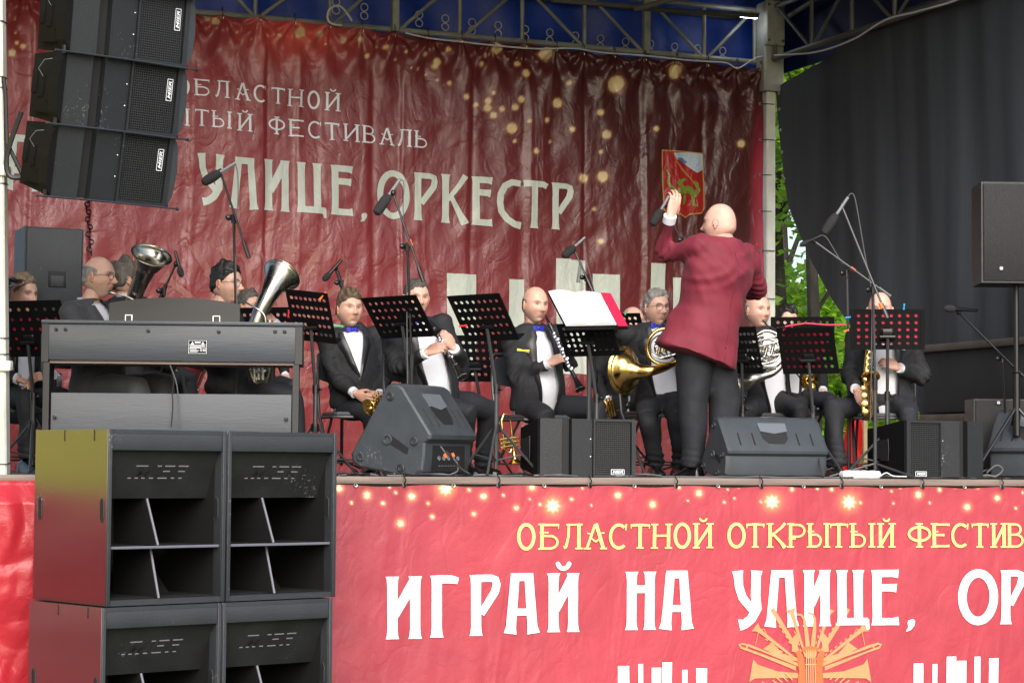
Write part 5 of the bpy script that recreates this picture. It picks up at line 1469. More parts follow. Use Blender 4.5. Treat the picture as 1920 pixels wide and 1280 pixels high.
boom_stand('tall pale boom stand in front of the saxophonist', 1641, 14.35, (1637, 543), ((1578, 385, 14.35), (1664, 596, 14.25)), light=True, orange=(1652, 573, 14.25))
mic_obj('foam-covered microphone topmost on the right in front of the black curtain', atD(1590, 370, 14.35), atD(1543, 440, 14.3), 'shock', 1.0)
mic_cable('pale cable arching from the topmost right microphone', ((1588, 372), (1596, 363), (1603, 372), (1612, 420), (1622, 480), (1634, 550), (1634, 660), (1632, 790)), 14.37)
boom_stand('pale boom stand with a long flat boom crossing the tall one', 1592, 15.0, (1588, 512), ((1526, 452, 15.0), (1670, 556, 14.9)), light=True, orange=(1599, 505, 14.97))
mic_obj('pencil microphone pointing left in front of the trees', atD(1541, 441, 15.0), atD(1500, 460, 14.95), 'dyn', .7)
mic_cable('cable sagging under the pencil microphone', ((1541, 441), (1550, 446), (1565, 470), (1580, 495)), 15.02)
boom_stand('microphone stand at right whose boom leans behind the speaker pole', 1886, 15.1, (1880, 672), ((1797, 585, 15.1), (1918, 705, 15.05)))
mic_obj('black vocal microphone lying flat on its boom at the right', atD(1833, 582, 15.1), atD(1770, 578, 15.05), 'dyn', 1.0)
M['led_green'] = M['green_plastic']

# ------------------------------------------------------------------ folding chairs
def chair(label, loc, yaw, h=.45, group='black folding chairs of the orchestra'):
    f = facing(yaw); rz = math.atan2(-f.x, f.y)
    t = thing('folding_chair', label, 'chair', loc, rz, group)
    g = MB(); g.box((0, 0, h - .012), (.40, .40, .035), ch=.016); g.build('seat', M['plastic'], t)
    g = MB(); g.tube([(-.205, -.2, h - .03), (-.21, .19, h - .03), (-.17, .215, h - .03), (.17, .215, h - .03), (.21, .19, h - .03), (.205, -.2, h - .03)], .010, 8); g.build('seat_rim', M['stand_grey'], t)
    rings = []
    for i in range(13):
        s_ = (i - 6) / 6; x_ = .205 * s_; y_ = -.235 - .045 * (1 - s_ * s_); hh = .105 - .03 * abs(s_) ** 3
        rings.append([Vector((x_, y_ - .008, h + .31 - hh)), Vector((x_, y_ - .012, h + .31)), Vector((x_, y_ - .008, h + .31 + hh)), Vector((x_, y_ + .008, h + .31 + hh)), Vector((x_, y_ + .008, h + .31 - hh))])
    g = MB(); g.loft(rings); g.build('backrest', M['plastic'], t)
    for s_ in (-1, 1):
        g = MB(); g.tube([(s_ * .215, -.25, h + .40), (s_ * .215, -.245, h + .2), (s_ * .215, -.20, h), (s_ * .215, .22, .012)], .011, 8); g.build('front_leg', M['stand_grey'], t)
        g = MB(); g.tube([(s_ * .195, .10, h - .03), (s_ * .195, -.27, .012)], .010, 8); g.build('rear_leg', M['stand_grey'], t)
    g = MB(); g.tube([(-.215, -.25, h + .40), (-.19, -.262, h + .425), (0, -.285, h + .43), (.19, -.262, h + .425), (.215, -.25, h + .40)], .010, 8); g.build('top_rail', M['stand_grey'], t)
    g = MB(); g.tube([(-.215, .16, .10), (.215, .16, .10)], .007, 6); g.build('crossbar', M['stand_grey'], t); g = MB(); g.tube([(-.195, -.23, .08), (.195, -.23, .08)], .007, 6); g.build('crossbar', M['stand_grey'], t)
    return t
# ================================================================== people
def sm(x, a, b):
    t = np.clip((x - a) / (b - a), 0, 1); return t * t * (3 - 2 * t)
def gz(d2, s): return np.exp(-d2 / (2 * s * s))
NTH, NPH = 64, 54
def head_grid(seed=0, jaw=1.0, nose=1.0, fat=0.0):
    j = np.arange(NTH) / NTH * 2 * np.pi; th = j - .45 * np.sin(j)          # 0 = front
    i = (np.arange(NPH) + .5) / NPH; ph = np.pi * (i - .5); ph = ph - .16 * np.sin(2 * ph) * 1
    T, Pp = np.meshgrid(th, ph)
    d = np.stack([np.sin(T) * np.cos(Pp), np.cos(T) * np.cos(Pp), np.sin(Pp)], 2).reshape(-1, 3)
    # slightly squared ellipsoid
    k = (np.abs(d) ** 2.25).sum(1) ** (-1 / 2.25); p = d * k[:, None] * np.array([.0755, .096, .118])
    x, y, z = p[:, 0].copy(), p[:, 1].copy(), p[:, 2].copy()
    low = np.clip(-z / .118, 0, 1)
    x *= 1 - (.30 - fat * .18) * jaw * sm(low, .15, 1.0)
    back = np.clip(-y / .096, 0, 1)
    y += .045 * sm(low, .25, 1) * back * 1.0
    z += .030 * sm(low, .4, 1) * back
    fr = np.clip(y / .096, 0, 1)
    y += .006 * fr * sm(low, .5, 1)                                   # chin forward
    y -= .006 * fr * sm(z / .118, .35, .9)
    top = np.clip(z / .118, 0, 1); y -= .006 * top * fr
    F = d[:, 1] > 0
    def bump(cx, cz, sx, sz, amp):
        w = np.exp(-((x - cx) / sx) ** 2 / 2 - ((z - cz) / sz) ** 2 / 2) * F; return amp * w
    dy = bump(0, -.022, .0085, .009, .021 * nose) + bump(0, -.006, .006, .018, .014 * nose) + bump(0, .018, .007, .014, .004)
    dy += bump(-.009, -.028, .005, .005, .006) + bump(.009, -.028, .005, .005, .006)
    dy += bump(-.031, .013, .014, .010, -.0145) + bump(.031, .013, .014, .010, -.0145)
    dy += bump(-.030, .013, .008, .006, .004) + bump(.030, .013, .008, .006, .004)
    dy += bump(-.03, .032, .018, .006, .0065) + bump(.03, .032, .018, .006, .0065)
    dy += bump(0, -.050, .016, .005, .005) + bump(0, -.062, .014, .005, .005) + bump(0, -.056, .02, .0022, -.003)
    dy += bump(0, -.076, .02, .006, -.006) + bump(0, -.094, .015, .012, .007)
    dy += bump(-.038, -.022, .014, .014, .004) + bump(.038, -.022, .014, .014, .004)
    dy += bump(-.028, -.045, .006, .012, -.003) + bump(.028, -.045, .006, .012, -.003)
    y += dy
    if fat: x *= 1 + fat * .12 * gz((z + .05) ** 2, .04)
    P = np.stack([x, y, z], 1)
    return P, d
def head_faces():
    F = []
    for i in range(NPH - 1):
        for j in range(NTH):
            j2 = (j + 1) % NTH; F.append((i * NTH + j, i * NTH + j2, (i + 1) * NTH + j2, (i + 1) * NTH + j))
    F.append(tuple(range(NTH - 1, -1, -1))); F.append(tuple((NPH - 1) * NTH + j for j in range(NTH)))
    return F
HF = head_faces()
def face_color(P, skin, brow=(.10, .07, .05), rosy=1.0):
    x, y, z = P.T; c = np.tile(np.array(skin), (len(P), 1)); F = (y > 0.02)
    def mixc(w, col): 
        nonlocal c
        w = np.clip(w * F, 0, 1)[:, None]; c = c * (1 - w) + np.array(col) * w
    s = np.array(skin)
    for sx in (-1, 1):
        mixc(.45 * rosy * np.exp(-((x - sx * .04) / .016) ** 2 / 2 - ((z + .025) / .014) ** 2 / 2), s * np.array([1.05, .66, .62]))
        mixc(.75 * np.exp(-(((x - sx * .031) / .015) ** 4) - ((z - .034 + abs(0)) / .0042) ** 2), brow)
        mixc(.35 * np.exp(-(((x - sx * .031) / .018) ** 2) - ((z - .013) / .011) ** 2), s * np.array([.72, .58, .56])); mixc(.9 * np.exp(-(((x - sx * .031) / .0125) ** 4) - ((z - .0125) / .005) ** 2), s * .28)  # eye sockets darkened, shade painted into the skin colour
        mixc(.8 * np.exp(-(((x - sx * .031) / .0048) ** 2) - ((z - .0125) / .0045) ** 2), (.02, .015, .012))
        mixc(.5 * np.exp(-((x - sx * .008) / .004) ** 2 / 2 - ((z + .034) / .003) ** 2 / 2), s * .4)  # small shadow under the nose painted in
    mixc(.4 * rosy * np.exp(-(x / .011) ** 2 / 2 - ((z + .024) / .01) ** 2 / 2), s * np.array([1.05, .66, .62]))
    mixc(.7 * np.exp(-((x / .019) ** 4) - ((z + .056) / .0075) ** 2), s * np.array([.8, .42, .40]))
    mixc(.8 * np.exp(-((x / .02) ** 4) - ((z + .0565) / .0018) ** 2), s * .3)
    return c
def hair_shell(P, d, style, thick, seed):
    az = np.abs(np.arctan2(d[:, 0], d[:, 1])); el = np.arcsin(np.clip(d[:, 2], -1, 1))
    base = np.interp(az, [0, .55, .95, 1.3, 1.62, 1.9, 2.4, 3.15], [.66, .62, .46, .20, .02, -.22, -.48, -.52])
    _r = np.random.RandomState(seed); jit = sum(np.sin(P @ (_r.normal(0, 1, 3) * 60) + _k) for _k in range(5)) * .035; m = sm(el - base + jit, -.03, .05)
    if style == 'short_back': pass
    if style == 'balding': m = m * (1 - sm(el - np.interp(az, [0, 1.2, 1.6, 3.15], [.0, .30, .46, .52]), -.06, .08)) * sm(az, .95, 1.2)
    if style == 'stubble': m = m * (1 - sm(el - np.interp(az, [0, 1.2, 1.6, 3.15], [.0, .20, .32, .40]), -.1, .1)) * sm(az, 1.1, 1.5)
    r = np.random.RandomState(seed)
    n = np.zeros(len(P))
    for _ in range(9):
        f = r.uniform(50, 210); v = r.normal(0, 1, 3); v /= np.linalg.norm(v); n += np.sin(P @ v * f + r.uniform(0, 6)) / 3
    top = sm(el, .1, 1.1)
    off = thick * (.32 + .95 * top) * (1 + .50 * n * (thick > .008)) * m - .004 * (1 - m)
    H = P + d * off[:, None]
    return H, m
# --- hands --------------------------------------------------------------
_hc = {}
def hand_mesh(side, curl):
    k = (side, curl)
    if k in _hc: return _hc[k]
    g = MB(); sx = 1 if side == 'R' else -1
    c0, c1, c2, spread = {'relax': (.35, .45, .35, .05), 'open': (.12, .18, .12, .10), 'grip': (.95, 1.1, .7, .0), 'keys': (.55, .75, .5, .05), 'fist': (1.3, 1.5, 1.0, 0)}[curl]
    pal = []
    for t, hw, ht in ((-.012, .024, .019), (.01, .030, .019), (.045, .039, .017), (.075, .042, .014), (.092, .040, .011)):
        pal.append([Vector((sx * (math.cos(a) * hw), t, math.sin(a) * ht - .001)) for a in [2 * math.pi * q / 14 for q in range(14)]])
    g.loft(pal)
    for q, (bx, by, L, r) in enumerate(((-.030, .084, .97, .0092), (-.010, .090, 1.08, .0094), (.010, .088, 1.0, .0089), (.029, .080, .80, .0080))):
        p = Vector((sx * bx, by - .012, 0)); a = 0; pts = [p.copy()]; rr = [r * 1.05]
        sa = spread * (q - 1.5) * sx
        p = Vector((sx * bx, by, 0)); pts.append(p.copy()); rr.append(r * 1.08)
        for seg, cc, rk in ((.043 * L, c0, .98), (.026 * L, c1, .9), (.021 * L, c2, .72)):
            a += cc * (1 + .08 * (q - 1))
            dv = Vector((math.sin(sa) * math.cos(a), math.cos(sa) * math.cos(a), -math.sin(a)))
            p = p + dv * seg; pts.append(p.copy()); rr.append(r * rk)
        dv = (pts[-1] - pts[-2]).normalized(); pts.append(pts[-1] + dv * r * .45); rr.append(r * .42)
        g.tube(pts, rr, 8)
    tc = .5 if curl in ('grip', 'fist') else .2
    p0 = Vector((-sx * .018, .012, -.004)); p1 = Vector((-sx * .042, .040, -.012)); p2 = p1 + Vector((-sx * (.018 - .02 * tc), .028, -.012 - .02 * tc)); p3 = p2 + Vector((-sx * (.004 - .03 * tc), .026, -.008 - .01 * tc))
    g.tube([p0, p1, p2, p3, p3 + (p3 - p2) * .2], [.015, .0125, .0105, .009, .004], 8)
    v, f, n = remesh(g.v, g.f, .0036, 1)
    _hc[k] = (v, f); return _hc[k]

def joint(prev, px_, py_, L, sgn):
    """point on the sight line (px,py) at bone length L from prev; sgn +1 = the farther solution"""
    if sgn == 0:
        f3 = CR @ Vector((0, 0, -1)); return atD(px_, py_, (prev - EYE).dot(f3))
    r = ray(px_, py_).normalized(); o = EYE - prev
    b = r.dot(o); c = o.dot(o) - L * L; disc = b * b - c
    t = -b + (sgn * math.sqrt(disc) if disc > 0 else 0)
    p = EYE + r * t
    v = p - prev
    return prev + v.normalized() * min(v.length, L * 1.12)

class Person: pass
def FOLD(f): return .0085 * (np.abs(f) ** 1.3 * np.sign(f)) - .002
TOR = [(-.115, .150, .120, .0), (-.06, .172, .135, .0), (.0, .172, .134, .0), (.06, .162, .124, .005), (.12, .155, .118, .008), (.20, .160, .116, .010), (.29, .172, .120, .010), (.37, .180, .122, .005), (.43, .186, .112, -.004), (.478, .176, .092, -.012), (.512, .130, .074, -.015), (.538, .074, .064, -.012)]
def person(label, pel, neck, D, chest, head, skin=(.50, .27, .19), hair=None, jacket='suit', trousers='trouser', opening=None, bow=True, glasses=False,
           arms=None, legs=None, belly=0.0, width=1.0, hem=-.10, group=None, seat=True, chair_label=None, neckD=0.0, jaw=1.0, fat=0.0, collar=True, shirt_on=True, jmat=None, head_s=1.0, seed=1, shoes=True, lapel=True, vent=False, flare=0, hidden_low=False, hand_scale=1.0):
    q = Person()
    Pl = atD(pel[0], pel[1], D); N = atD(neck[0], neck[1], D + neckD)
    up = (N - Pl); s = up.length / .505; up.normalize()
    fwd = facing(chest); fwd = (fwd - up * fwd.dot(up)).normalized(); rt = fwd.cross(up).normalized()      # rt = the person's right
    Lm = Matrix((rt, fwd, up)).transposed().to_4x4(); Lm.translation = Pl
    ground = Vector((Pl.x, Pl.y, DECK))
    root = thing('person', label, 'person', ground, 0, group)
    inv = Matrix.Translation(-ground)
    q.root = root; q.Lm = Lm; q.s = s
    def T(v): return Lm @ (Vector(v) * s)
    # ---------- arms
    A = {}
    for side, sx in (('R', 1), ('L', -1)):
        S_ = T((sx * .180 * width, 0.0, .464))
        a = (arms or {}).get(side)
        if a is None: a = dict(rel=((sx * .26, .05, .18), (sx * .17, .25, .05)))
        if 'rel' in a:
            E = T(a['rel'][0]); Wp = T(a['rel'][1])
        else:
            E = joint(S_, a['e'][0], a['e'][1], .295 * s, a['e'][2]); Wp = joint(E, a['w'][0], a['w'][1], .255 * s, a['w'][2])
        dirv = cv(*a['d']).normalized() if 'd' in a else (Wp - E).normalized()
        pal = cv(*a['p']).normalized() if 'p' in a else -up
        A[side] = (S_, E, Wp, dirv, pal, a.get('c', 'relax'), a.get('show', True))
    q.A = A
    # ---------- body : head, neck, trunk, arms and hands in one mesh
    hp, hd = head_grid(seed, jaw, 1.0, fat)
    hc = atD(head[0], head[1], D + (head[4] if len(head) > 4 else neckD))
    hf = facing(head[2], head[3]); hup = Vector((0, 0, 1)) + (hf.cross(Vector((0, 0, 1))) * (head[5] if len(head) > 5 else 0))
    hr = hf.cross(hup).normalized(); hup = hr.cross(hf).normalized()
    Hm = Matrix((hr, hf, hup)).transposed().to_4x4() @ Matrix.Scale(head_s * 1.05, 4); Hm.translation = hc
    q.Hm = Hm
    VV = []; FF = []; CC = []
    def addm(V, F, C): 
        b = len(VV); VV.extend([tuple(v) for v in V]); FF.extend([tuple(i + b for i in f) for f in F]); CC.extend(C if isinstance(C, list) else [tuple(c) for c in C])
    MH = inv @ Hm
    hv = hp @ np.array(MH.to_3x3()).T + np.array(MH.translation)
    addm(hv, HF, face_color(hp, skin, (.09, .06, .045) if hair != 'grey' else (.22, .18, .15)))
    for sx in (-1, 1):                 # ears
        g = MB(MH @ Matrix.Translation((sx * .0765, -.004, -.002)) @ Matrix.Rotation(sx * -.35, 4, 'Z'))
        g.ell((0, 0, 0), (.0065, .017, .029), 12, 10); g.ring((sx * .004, -.002, .003), (1, 0, 0), .019, .0045, 18, 6, .78, (0, 0, 1)); g.ell((sx * .002, .004, -.022), (.005, .008, .010), 8, 6)
        addm(g.v, g.f, [tuple(np.array(skin) * np.array([1.0, .80, .76]))] * len(g.v))
    nb = T((0, -.01, .50)); jawp = Hm @ Vector((0, -.012, -.062)); jm = Hm @ Vector((0, -.020, -.005))
    g = MB(inv); g.tube([T((0, -.012, .44)), nb, nb.lerp(jawp, .6), jawp, jm], [.072 * s, .060 * s, .054 * s, .054 * s, .045 * s], 16, up=hf)
    g.tube([T((0, 0, .0)), T((0, 0, .2)), T((0, 0, .42))], [.09 * s, .09 * s, .085 * s], 12)
    for side in 'RL':
        S_, E, Wp, dv, pn, cu, show = A[side]
        g.tube([T((0, 0, .40)), S_, E, Wp, Wp + dv * .02 * s], [.05 * s, .042 * s, .029 * s, .024 * s, .026 * s], 10)
    addm(g.v, g.f, [tuple(skin)] * len(g.v))
    for side in 'RL':
        S_, E, Wp, dv, pn, cu, show = A[side]
        if not show: continue
        z = -(pn - dv * pn.dot(dv)).normalized(); x = dv.cross(z).normalized()
        hm = inv @ (Matrix.Translation(Wp + dv * .012 * s) @ Matrix((x, dv, z)).transposed().to_4x4() @ Matrix.Scale(s * .97 * hand_scale, 4))
        v, f = hand_mesh(side, cu)
        vv = v @ np.array(hm.to_3x3()).T + np.array(hm.translation)
        tipc = np.clip((v[:, 1] - .09) / .08, 0, 1)[:, None]
        addm(vv, f, np.array(skin) * (1 - .0 * tipc) * np.array([1, .92, .90]) ** 1.0)
    body = mesh_obj('body', VV, FF, M['skin'], root, True, np.array(CC), None)
    # ---------- hair
    if hair:
        style, hm_, th = hair
        H, m = hair_shell(hp, hd, style, th, seed)
        keep = m > .02; F = [f for f in HF if len(f) == 4 and any(keep[i] for i in f)]
        if style in ('full', 'short'): F.append(HF[-1])
        hv2 = H @ np.array(MH.to_3x3()).T + np.array(MH.translation)
        mesh_obj('hair', hv2, F, M[hm_], root, True)
    if glasses:
        g = MB(MH)
        for sx in (-1, 1):
            g.ring((sx * .033, .098, .010), (sx * .12, 1, 0), .0225, .0015, 20, 5, 1.12, (0, 0, 1)); g.tube([(sx * .058, .093, .014), (sx * .080, .05, .012), (sx * .082, .0, .008)], .0016, 5)
        g.tube([(-.012, .104, .014), (0, .107, .016), (.012, .104, .014)], .0015, 5)
        g.build('glasses', M['glasses'], root)
    # ---------- torso surface helpers
    zz = np.array([t[0] for t in TOR]); RX = np.array([t[1] for t in TOR]) * width; RY = np.array([t[2] for t in TOR]); CY = np.array([t[3] for t in TOR])
    bl = belly * np.exp(-((zz - .10) / .13) ** 2); RY = RY + bl * .5; CY = CY + bl * .5; RX = RX + bl * .35
    def trings(off, lo=None, ext=None, n=32):
        R_ = []
        if ext:
            for (z, rx, ry, cy) in ext: R_.append([Vector((math.cos(2 * math.pi * k / n) * rx, cy + math.sin(2 * math.pi * k / n) * ry, z)) for k in range(n)])
        for z, rx, ry, cy in zip(zz, RX, RY, CY):
            if lo is not None and z < lo: continue
            R_.append([Vector((math.cos(2 * math.pi * k / n) * (rx + off), cy + math.sin(2 * math.pi * k / n) * (ry + off), z + (off * .4 if z > .45 else 0))) for k in range(n)])
        return R_
    def front_y(x, z, off):
        rx = np.interp(z, zz, RX) + off; ry = np.interp(z, zz, RY) + off; cy = np.interp(z, zz, CY)
        return cy + ry * math.sqrt(max(0, 1 - (x / rx) ** 2))
    LS = inv @ Lm @ Matrix.Scale(s, 4)
    if shirt_on:
        g = MB(LS); g.loft(trings(-.004)); g.build('shirt', M['shirt'], root)
    if collar:
        g = MB(LS); R_ = []
        for (r_, z) in ((.064, .500), (.0655, .515), (.0655, .548)):
            R_.append([Vector((math.cos(a) * r_, -.012 + math.sin(a) * r_ * 1.02, z + .012 * (-math.sin(a)))) for a in [2 * math.pi * k / 24 for k in range(24)]])
        g.loft(R_, caps=False); g.build('shirt_collar', M['shirt'], root)
    if bow:
        g = MB(LS); c = Vector((0, front_y(0, .50, .0) + .006, .513))
        for sx in (-1, 1):
            g.loft([[c + Vector((sx * .006, .008, .008)), c + Vector((sx * .006, .008, -.008)), c + Vector((sx * .006, -.004, -.008)), c + Vector((sx * .006, -.004, .008))],
                    [c + Vector((sx * .034, .010, .019)), c + Vector((sx * .034, .010, -.019)), c + Vector((sx * .034, -.006, -.019)), c + Vector((sx * .034, -.006, .019))],
                    [c + Vector((sx * .046, .003, .016)), c + Vector((sx * .046, .003, -.016)), c + Vector((sx * .046, -.007, -.015)), c + Vector((sx * .046, -.007, .015))]])
        g.ell(c + Vector((0, .006, 0)), (.011, .010, .014)); g.build('bow_tie', M['bow'], root)
    # ---------- jacket
    iv = (Lm @ Matrix.Scale(s, 4)).inverted()
    g = MB()
    ext = None
    if hem < -.12:
        ext = [(hem, .205 * width + flare, .165 + flare, .0), (hem + .004, .208 * width + flare, .168 + flare, .0), (-.12, .198 * width + flare * .5, .158, .0)]
        if seat is False: ext = [(hem, .250 * width, .222, .0), (hem + .004, .254 * width, .226, .0), (-.10, .244 * width, .214, .0), (-.04, .232 * width, .192, 0)]
    if seat is False and ext:
        R_ = []
        n = 32
        for (z, rx, ry, cy) in ext + [(z, rx + .017 + .036 * (z < .40), ry + .017 + .034 * (z < .40), cy) for z, rx, ry, cy in zip(zz, RX, RY, CY) if z > -.02]:
            R_.append([Vector((math.cos(2 * math.pi * k / n) * rx, cy + math.sin(2 * math.pi * k / n) * ry, z)) for k in range(n)])
        g.loft(R_)
    else: g.loft(trings(.017, lo=hem if hem > -.115 else None, ext=ext))
    slv = .0
    for side in 'RL':
        S_, E, Wp, dv, pn, cu, show = A[side]
        S_, E, Wp = iv @ S_, iv @ E, iv @ Wp
        sx = 1 if side == 'R' else -1
        inn = Vector((sx * .10 * width, -.01, .430))
        m1 = S_.lerp(E, .5); m2 = E.lerp(Wp, .35); m3 = E.lerp(Wp, .8)
        bend = (E - S_.lerp(Wp, .5)); bend = bend.normalized() if bend.length > 1e-4 else Vector((0, 0, 0))
        g.tube([inn, inn.lerp(S_, .7), S_, m1, E.lerp(S_, .12) + bend * .004, E.lerp(Wp, .10), m2, m3, Wp.lerp(E, .03)], [a_ * (1.0 / s if vent else 1) for a_ in (.066, .076, .080, .070, .062, .060, .056, .049, .046)], 18)
        g.ell(S_ + Vector((0, 0, -.002)), [.080 * (.93 / s if vent else 1)] * 3, 16, 12)
    # collar roll round the neck
    g.ring((0, -.018, .517), (0, .10, 1), .076, .012, 24, 8)
    v, f, nr = remesh(g.v, g.f, .0125 if D < 15.3 else .016, 3)
    # cloth folds
    r = np.random.RandomState(seed + 5)
    el_ = np.zeros(len(v)); 
    for side in 'RL':
        S_, E, Wp = [np.array(iv @ A[side][k]) for k in (0, 1, 2)]
        ax = (Wp - S_); ax /= (np.linalg.norm(ax) + 1e-6); dE = np.linalg.norm(v - E, axis=1)
        ph = (v - E) @ ax
        el_ += .011 * np.exp(-(dE / .11) ** 2) * np.sin(ph * 150 + 2 * np.sin(v[:, 2] * 40 + v[:, 0] * 30))
        dS = np.linalg.norm(v - S_ + np.array([0, 0, .09]), axis=1)
        el_ += .005 * np.exp(-(dS / .09) ** 2) * np.sin((v[:, 0] + v[:, 2]) * 90)
    fo = np.zeros(len(v))
    for _ in range(7):
        k_ = r.normal(0, 1, 3) * np.array([1, 1, .55]); k_ /= np.linalg.norm(k_); fr = r.uniform(14, 42); fo += np.sin(v @ k_ * fr + r.uniform(0, 6) + 1.2 * np.sin(v[:, 2] * 14 + _)) / 2.6
    fk = 1.3 if seat else .95
    if vent:                           # drag folds from the raised arm across the back and creases under the arms
        for (ax_, az_, c0, w_, am) in ((.75, .66, .18, .016, .010), (.75, .66, .245, .014, .010), (.70, .71, .10, .018, .008), (.8, .6, .31, .013, .009), (-.6, .8, .33, .016, .009), (-.55, .83, .27, .016, .007), (.95, .3, -.10, .014, .006), (.97, -.2, .09, .014, .007), (.3, .95, .02, .016, .006)):
            q_ = v[:, 0] * ax_ + v[:, 2] * az_ - c0 + .012 * np.sin(v[:, 0] * 17 + v[:, 2] * 11); fo = fo + (am * .42 / .0085) * (np.exp(-(q_ / w_) ** 2) - .6 * np.exp(-((q_ - w_ * 1.8) / w_) ** 2)) * (v[:, 1] < .06)
    v = v + nr * np.maximum((el_ + FOLD(fo)) * fk, -.009 if seat else -.02)[:, None]
    if seat is False: rmp = np.clip((.14 - v[:, 2]) / .28, 0, 1); v[:, 2] += np.clip(-v[:, 0], -.1, .3) * .22 * rmp; v[:, 0] -= (.02 + .055 * np.clip(-v[:, 0] / .2, 0, 1)) * rmp
    # opening
    if opening and shirt_on:
        kind, zb, wd = opening
        zlev = v[:, 2]
        if kind == 'v': hw = np.clip((zlev - zb) / (.47 - zb), 0, 1) ** .85 * wd; hw = np.where(zlev < zb, np.clip((zb - .10 - zlev), 0, 1) * .30, hw)
        else: hw = wd * (.80 + .3 * np.sin(np.clip((zlev + .1) / .6, 0, 1) * 3.0)); hw = np.where(zlev > .45, hw * .75, hw)
        hw = np.where(zlev > .51, .05, hw)
        fy = np.interp(zlev, zz, CY) + (np.interp(zlev, zz, RY) + .03)
        rem = (np.abs(v[:, 0]) < hw) & (v[:, 1] > .02) & (v[:, 1] < fy + .03) & (zlev < .535)
        f = [t for t in f if not all(rem[i] for i in t)]
        def hwf(z):
            if kind == 'v': return max(0, min(1, (z - zb) / (.47 - zb))) ** .85 * wd if z >= zb else 0
            w_ = wd * (.80 + .3 * math.sin(max(0, min(1, (z + .1) / .6)) * 3.0)); return w_ * (.75 if z > .45 else 1)
        if lapel:
            for sx in (-1, 1):
                rows = []; z0 = zb if kind == 'v' else -.10
                for k in range(15):
                    z = z0 + (.500 - z0) * k / 14; w_ = hwf(min(z, .47)) - .015; t_ = k / 14 if kind == 'v' else max(0, (z - .14) / .36)
                    lw = .024 + .066 * (t_ ** .8 if t_ < .72 else max(0, (1 - t_) / .28) ** .7 * .5 + .35)
                    rows.append([Vector((sx * (w_ + lw * e), front_y(w_ + lw * e, z, .017) + (.010, .014, .008, -.012)[int(e * 3 + .1)], z)) for e in (0, .34, .67, 1)])
                g = MB(LS); g.loft(rows, caps=False, close=False); g.build('lapel', M['satin'] if jacket == 'suit' else M[jacket], root)
    if vent:
        hw = np.clip((hem + .20 - v[:, 2]), 0, 1) * .03 + .001
        rem = (np.abs(v[:, 0] + .01) < hw) & (v[:, 1] < 0) & (v[:, 2] < hem + .19)
        f = [t for t in f if not all(rem[i] for i in t)]
    Ms = np.array(LS.to_3x3()); v2 = v @ Ms.T + np.array(LS.translation)
    jo = mesh_obj('jacket', v2, f, M[jacket], root, True)
    if vent:                           # back seam, pocket flaps and sleeve buttons found on the cloth itself
        bpy.context.view_layer.update()
        Li = LS.to_3x3()
        def onback(x, z, off=.001):
            o3 = LS @ Vector((x, -.8, z)); d3 = (Li @ Vector((0, 1, 0))).normalized(); ok, loc, nn, _i = jo.ray_cast(o3, d3); return loc + nn * off if ok else None
        pts = [q_ for q_ in (onback(-.006 + .004 * math.sin(z * 9), z, .0005) for z in np.linspace(.46, hem + .02, 26)) if q_]
        g = MB(); g.tube(pts, .0026, 5); g.build('back_seam', M['seam'], root)
        for x0 in ():
            pts = [q_ for q_ in (onback(x0 * (1 + .25 * (z - .1)), z, .0004) for z in np.linspace(.36, hem + .03, 22)) if q_]
            g = MB(); g.tube(pts, .0020, 5); g.build('panel_seam', M['seam'], root)
    for side in 'RL':
        S_, E, Wp, dv, pn, cu, show = A[side]
        if not show: continue
        d_ = (Wp - E).normalized(); g = MB(inv); g.tube([Wp - d_ * .03 * s, Wp + d_ * .012 * s], .037 * s, 16); g.build('cuff', M['shirt'], root)
    # ---------- trousers and shoes
    if not hidden_low:
        g = MB(inv)
        hips = [T((0, 0, .07)), T((0, .0, -.0)), T((0, 0, -.085))]
        g.tube(hips, [(.150 * s * width, .118 * s), (.165 * s * width, .130 * s), (.135 * s * width, .115 * s)], 20, up=fwd)
        K = {}
        for side, sx in (('R', 1), ('L', -1)):
            Hj = T((sx * .088 * width, .0, -.045)); lg = (legs or {}).get(side)
            if lg is None: lg = dict(relk=(sx * .14, .42, -.02))
            if 'relk' in lg:
                Kn = T(lg['relk']); Kn.z = max(Kn.z, DECK + .44 * s)
                An = Kn + fwd * lg.get('fs', .03); An.z = DECK + .10
            else:
                Kn = joint(Hj, lg['k'][0], lg['k'][1], .43 * s, lg['k'][2]); An = joint(Kn, lg['a'][0], lg['a'][1], .40 * s, lg['a'][2]); An.z = max(DECK + .09, An.z if seat is False else DECK + .10)
            th = Kn - Hj; sh = An - Kn
            w1 = .092 if seat else .098; ks = 1.0 if seat else 1.22
            g.tube([Hj - th * .05, Hj + th * .15, Hj + th * .5, Hj + th * .85, Kn + th * .02 + (sh * .02), Kn + sh * .12, Kn + sh * .45, Kn + sh * .8, An + sh * .06], [.088 * s, w1 * s, .085 * s * ks, .075 * s * ks, .069 * s * ks, .067 * s * ks, .064 * s * ks, .060 * s * ks, .062 * s * ks], 16)
            ft = lg.get('foot', None); fd = facing(ft) if ft is not None else fwd.copy(); fd.z = 0; fd.normalize(); K[side] = (An, fd)
        v, f, nr = remesh(g.v, g.f, .0145, 3)
        fo = np.zeros(len(v))
        for _ in range(6):
            k_ = r.normal(0, 1, 3) * np.array([.8, .8, 1]); k_ /= np.linalg.norm(k_); fo += np.sin(v @ k_ * r.uniform(14, 40) + r.uniform(0, 6)) / 2.4
        for (An, fd) in K.values():
            dA = np.linalg.norm((v - np.array(inv @ An)) * np.array([1, 1, .8]), axis=1); fo += 1.3 * np.exp(-(dA / .09) ** 2) * np.sin(v[:, 2] * 150 + v[:, 0] * 20)
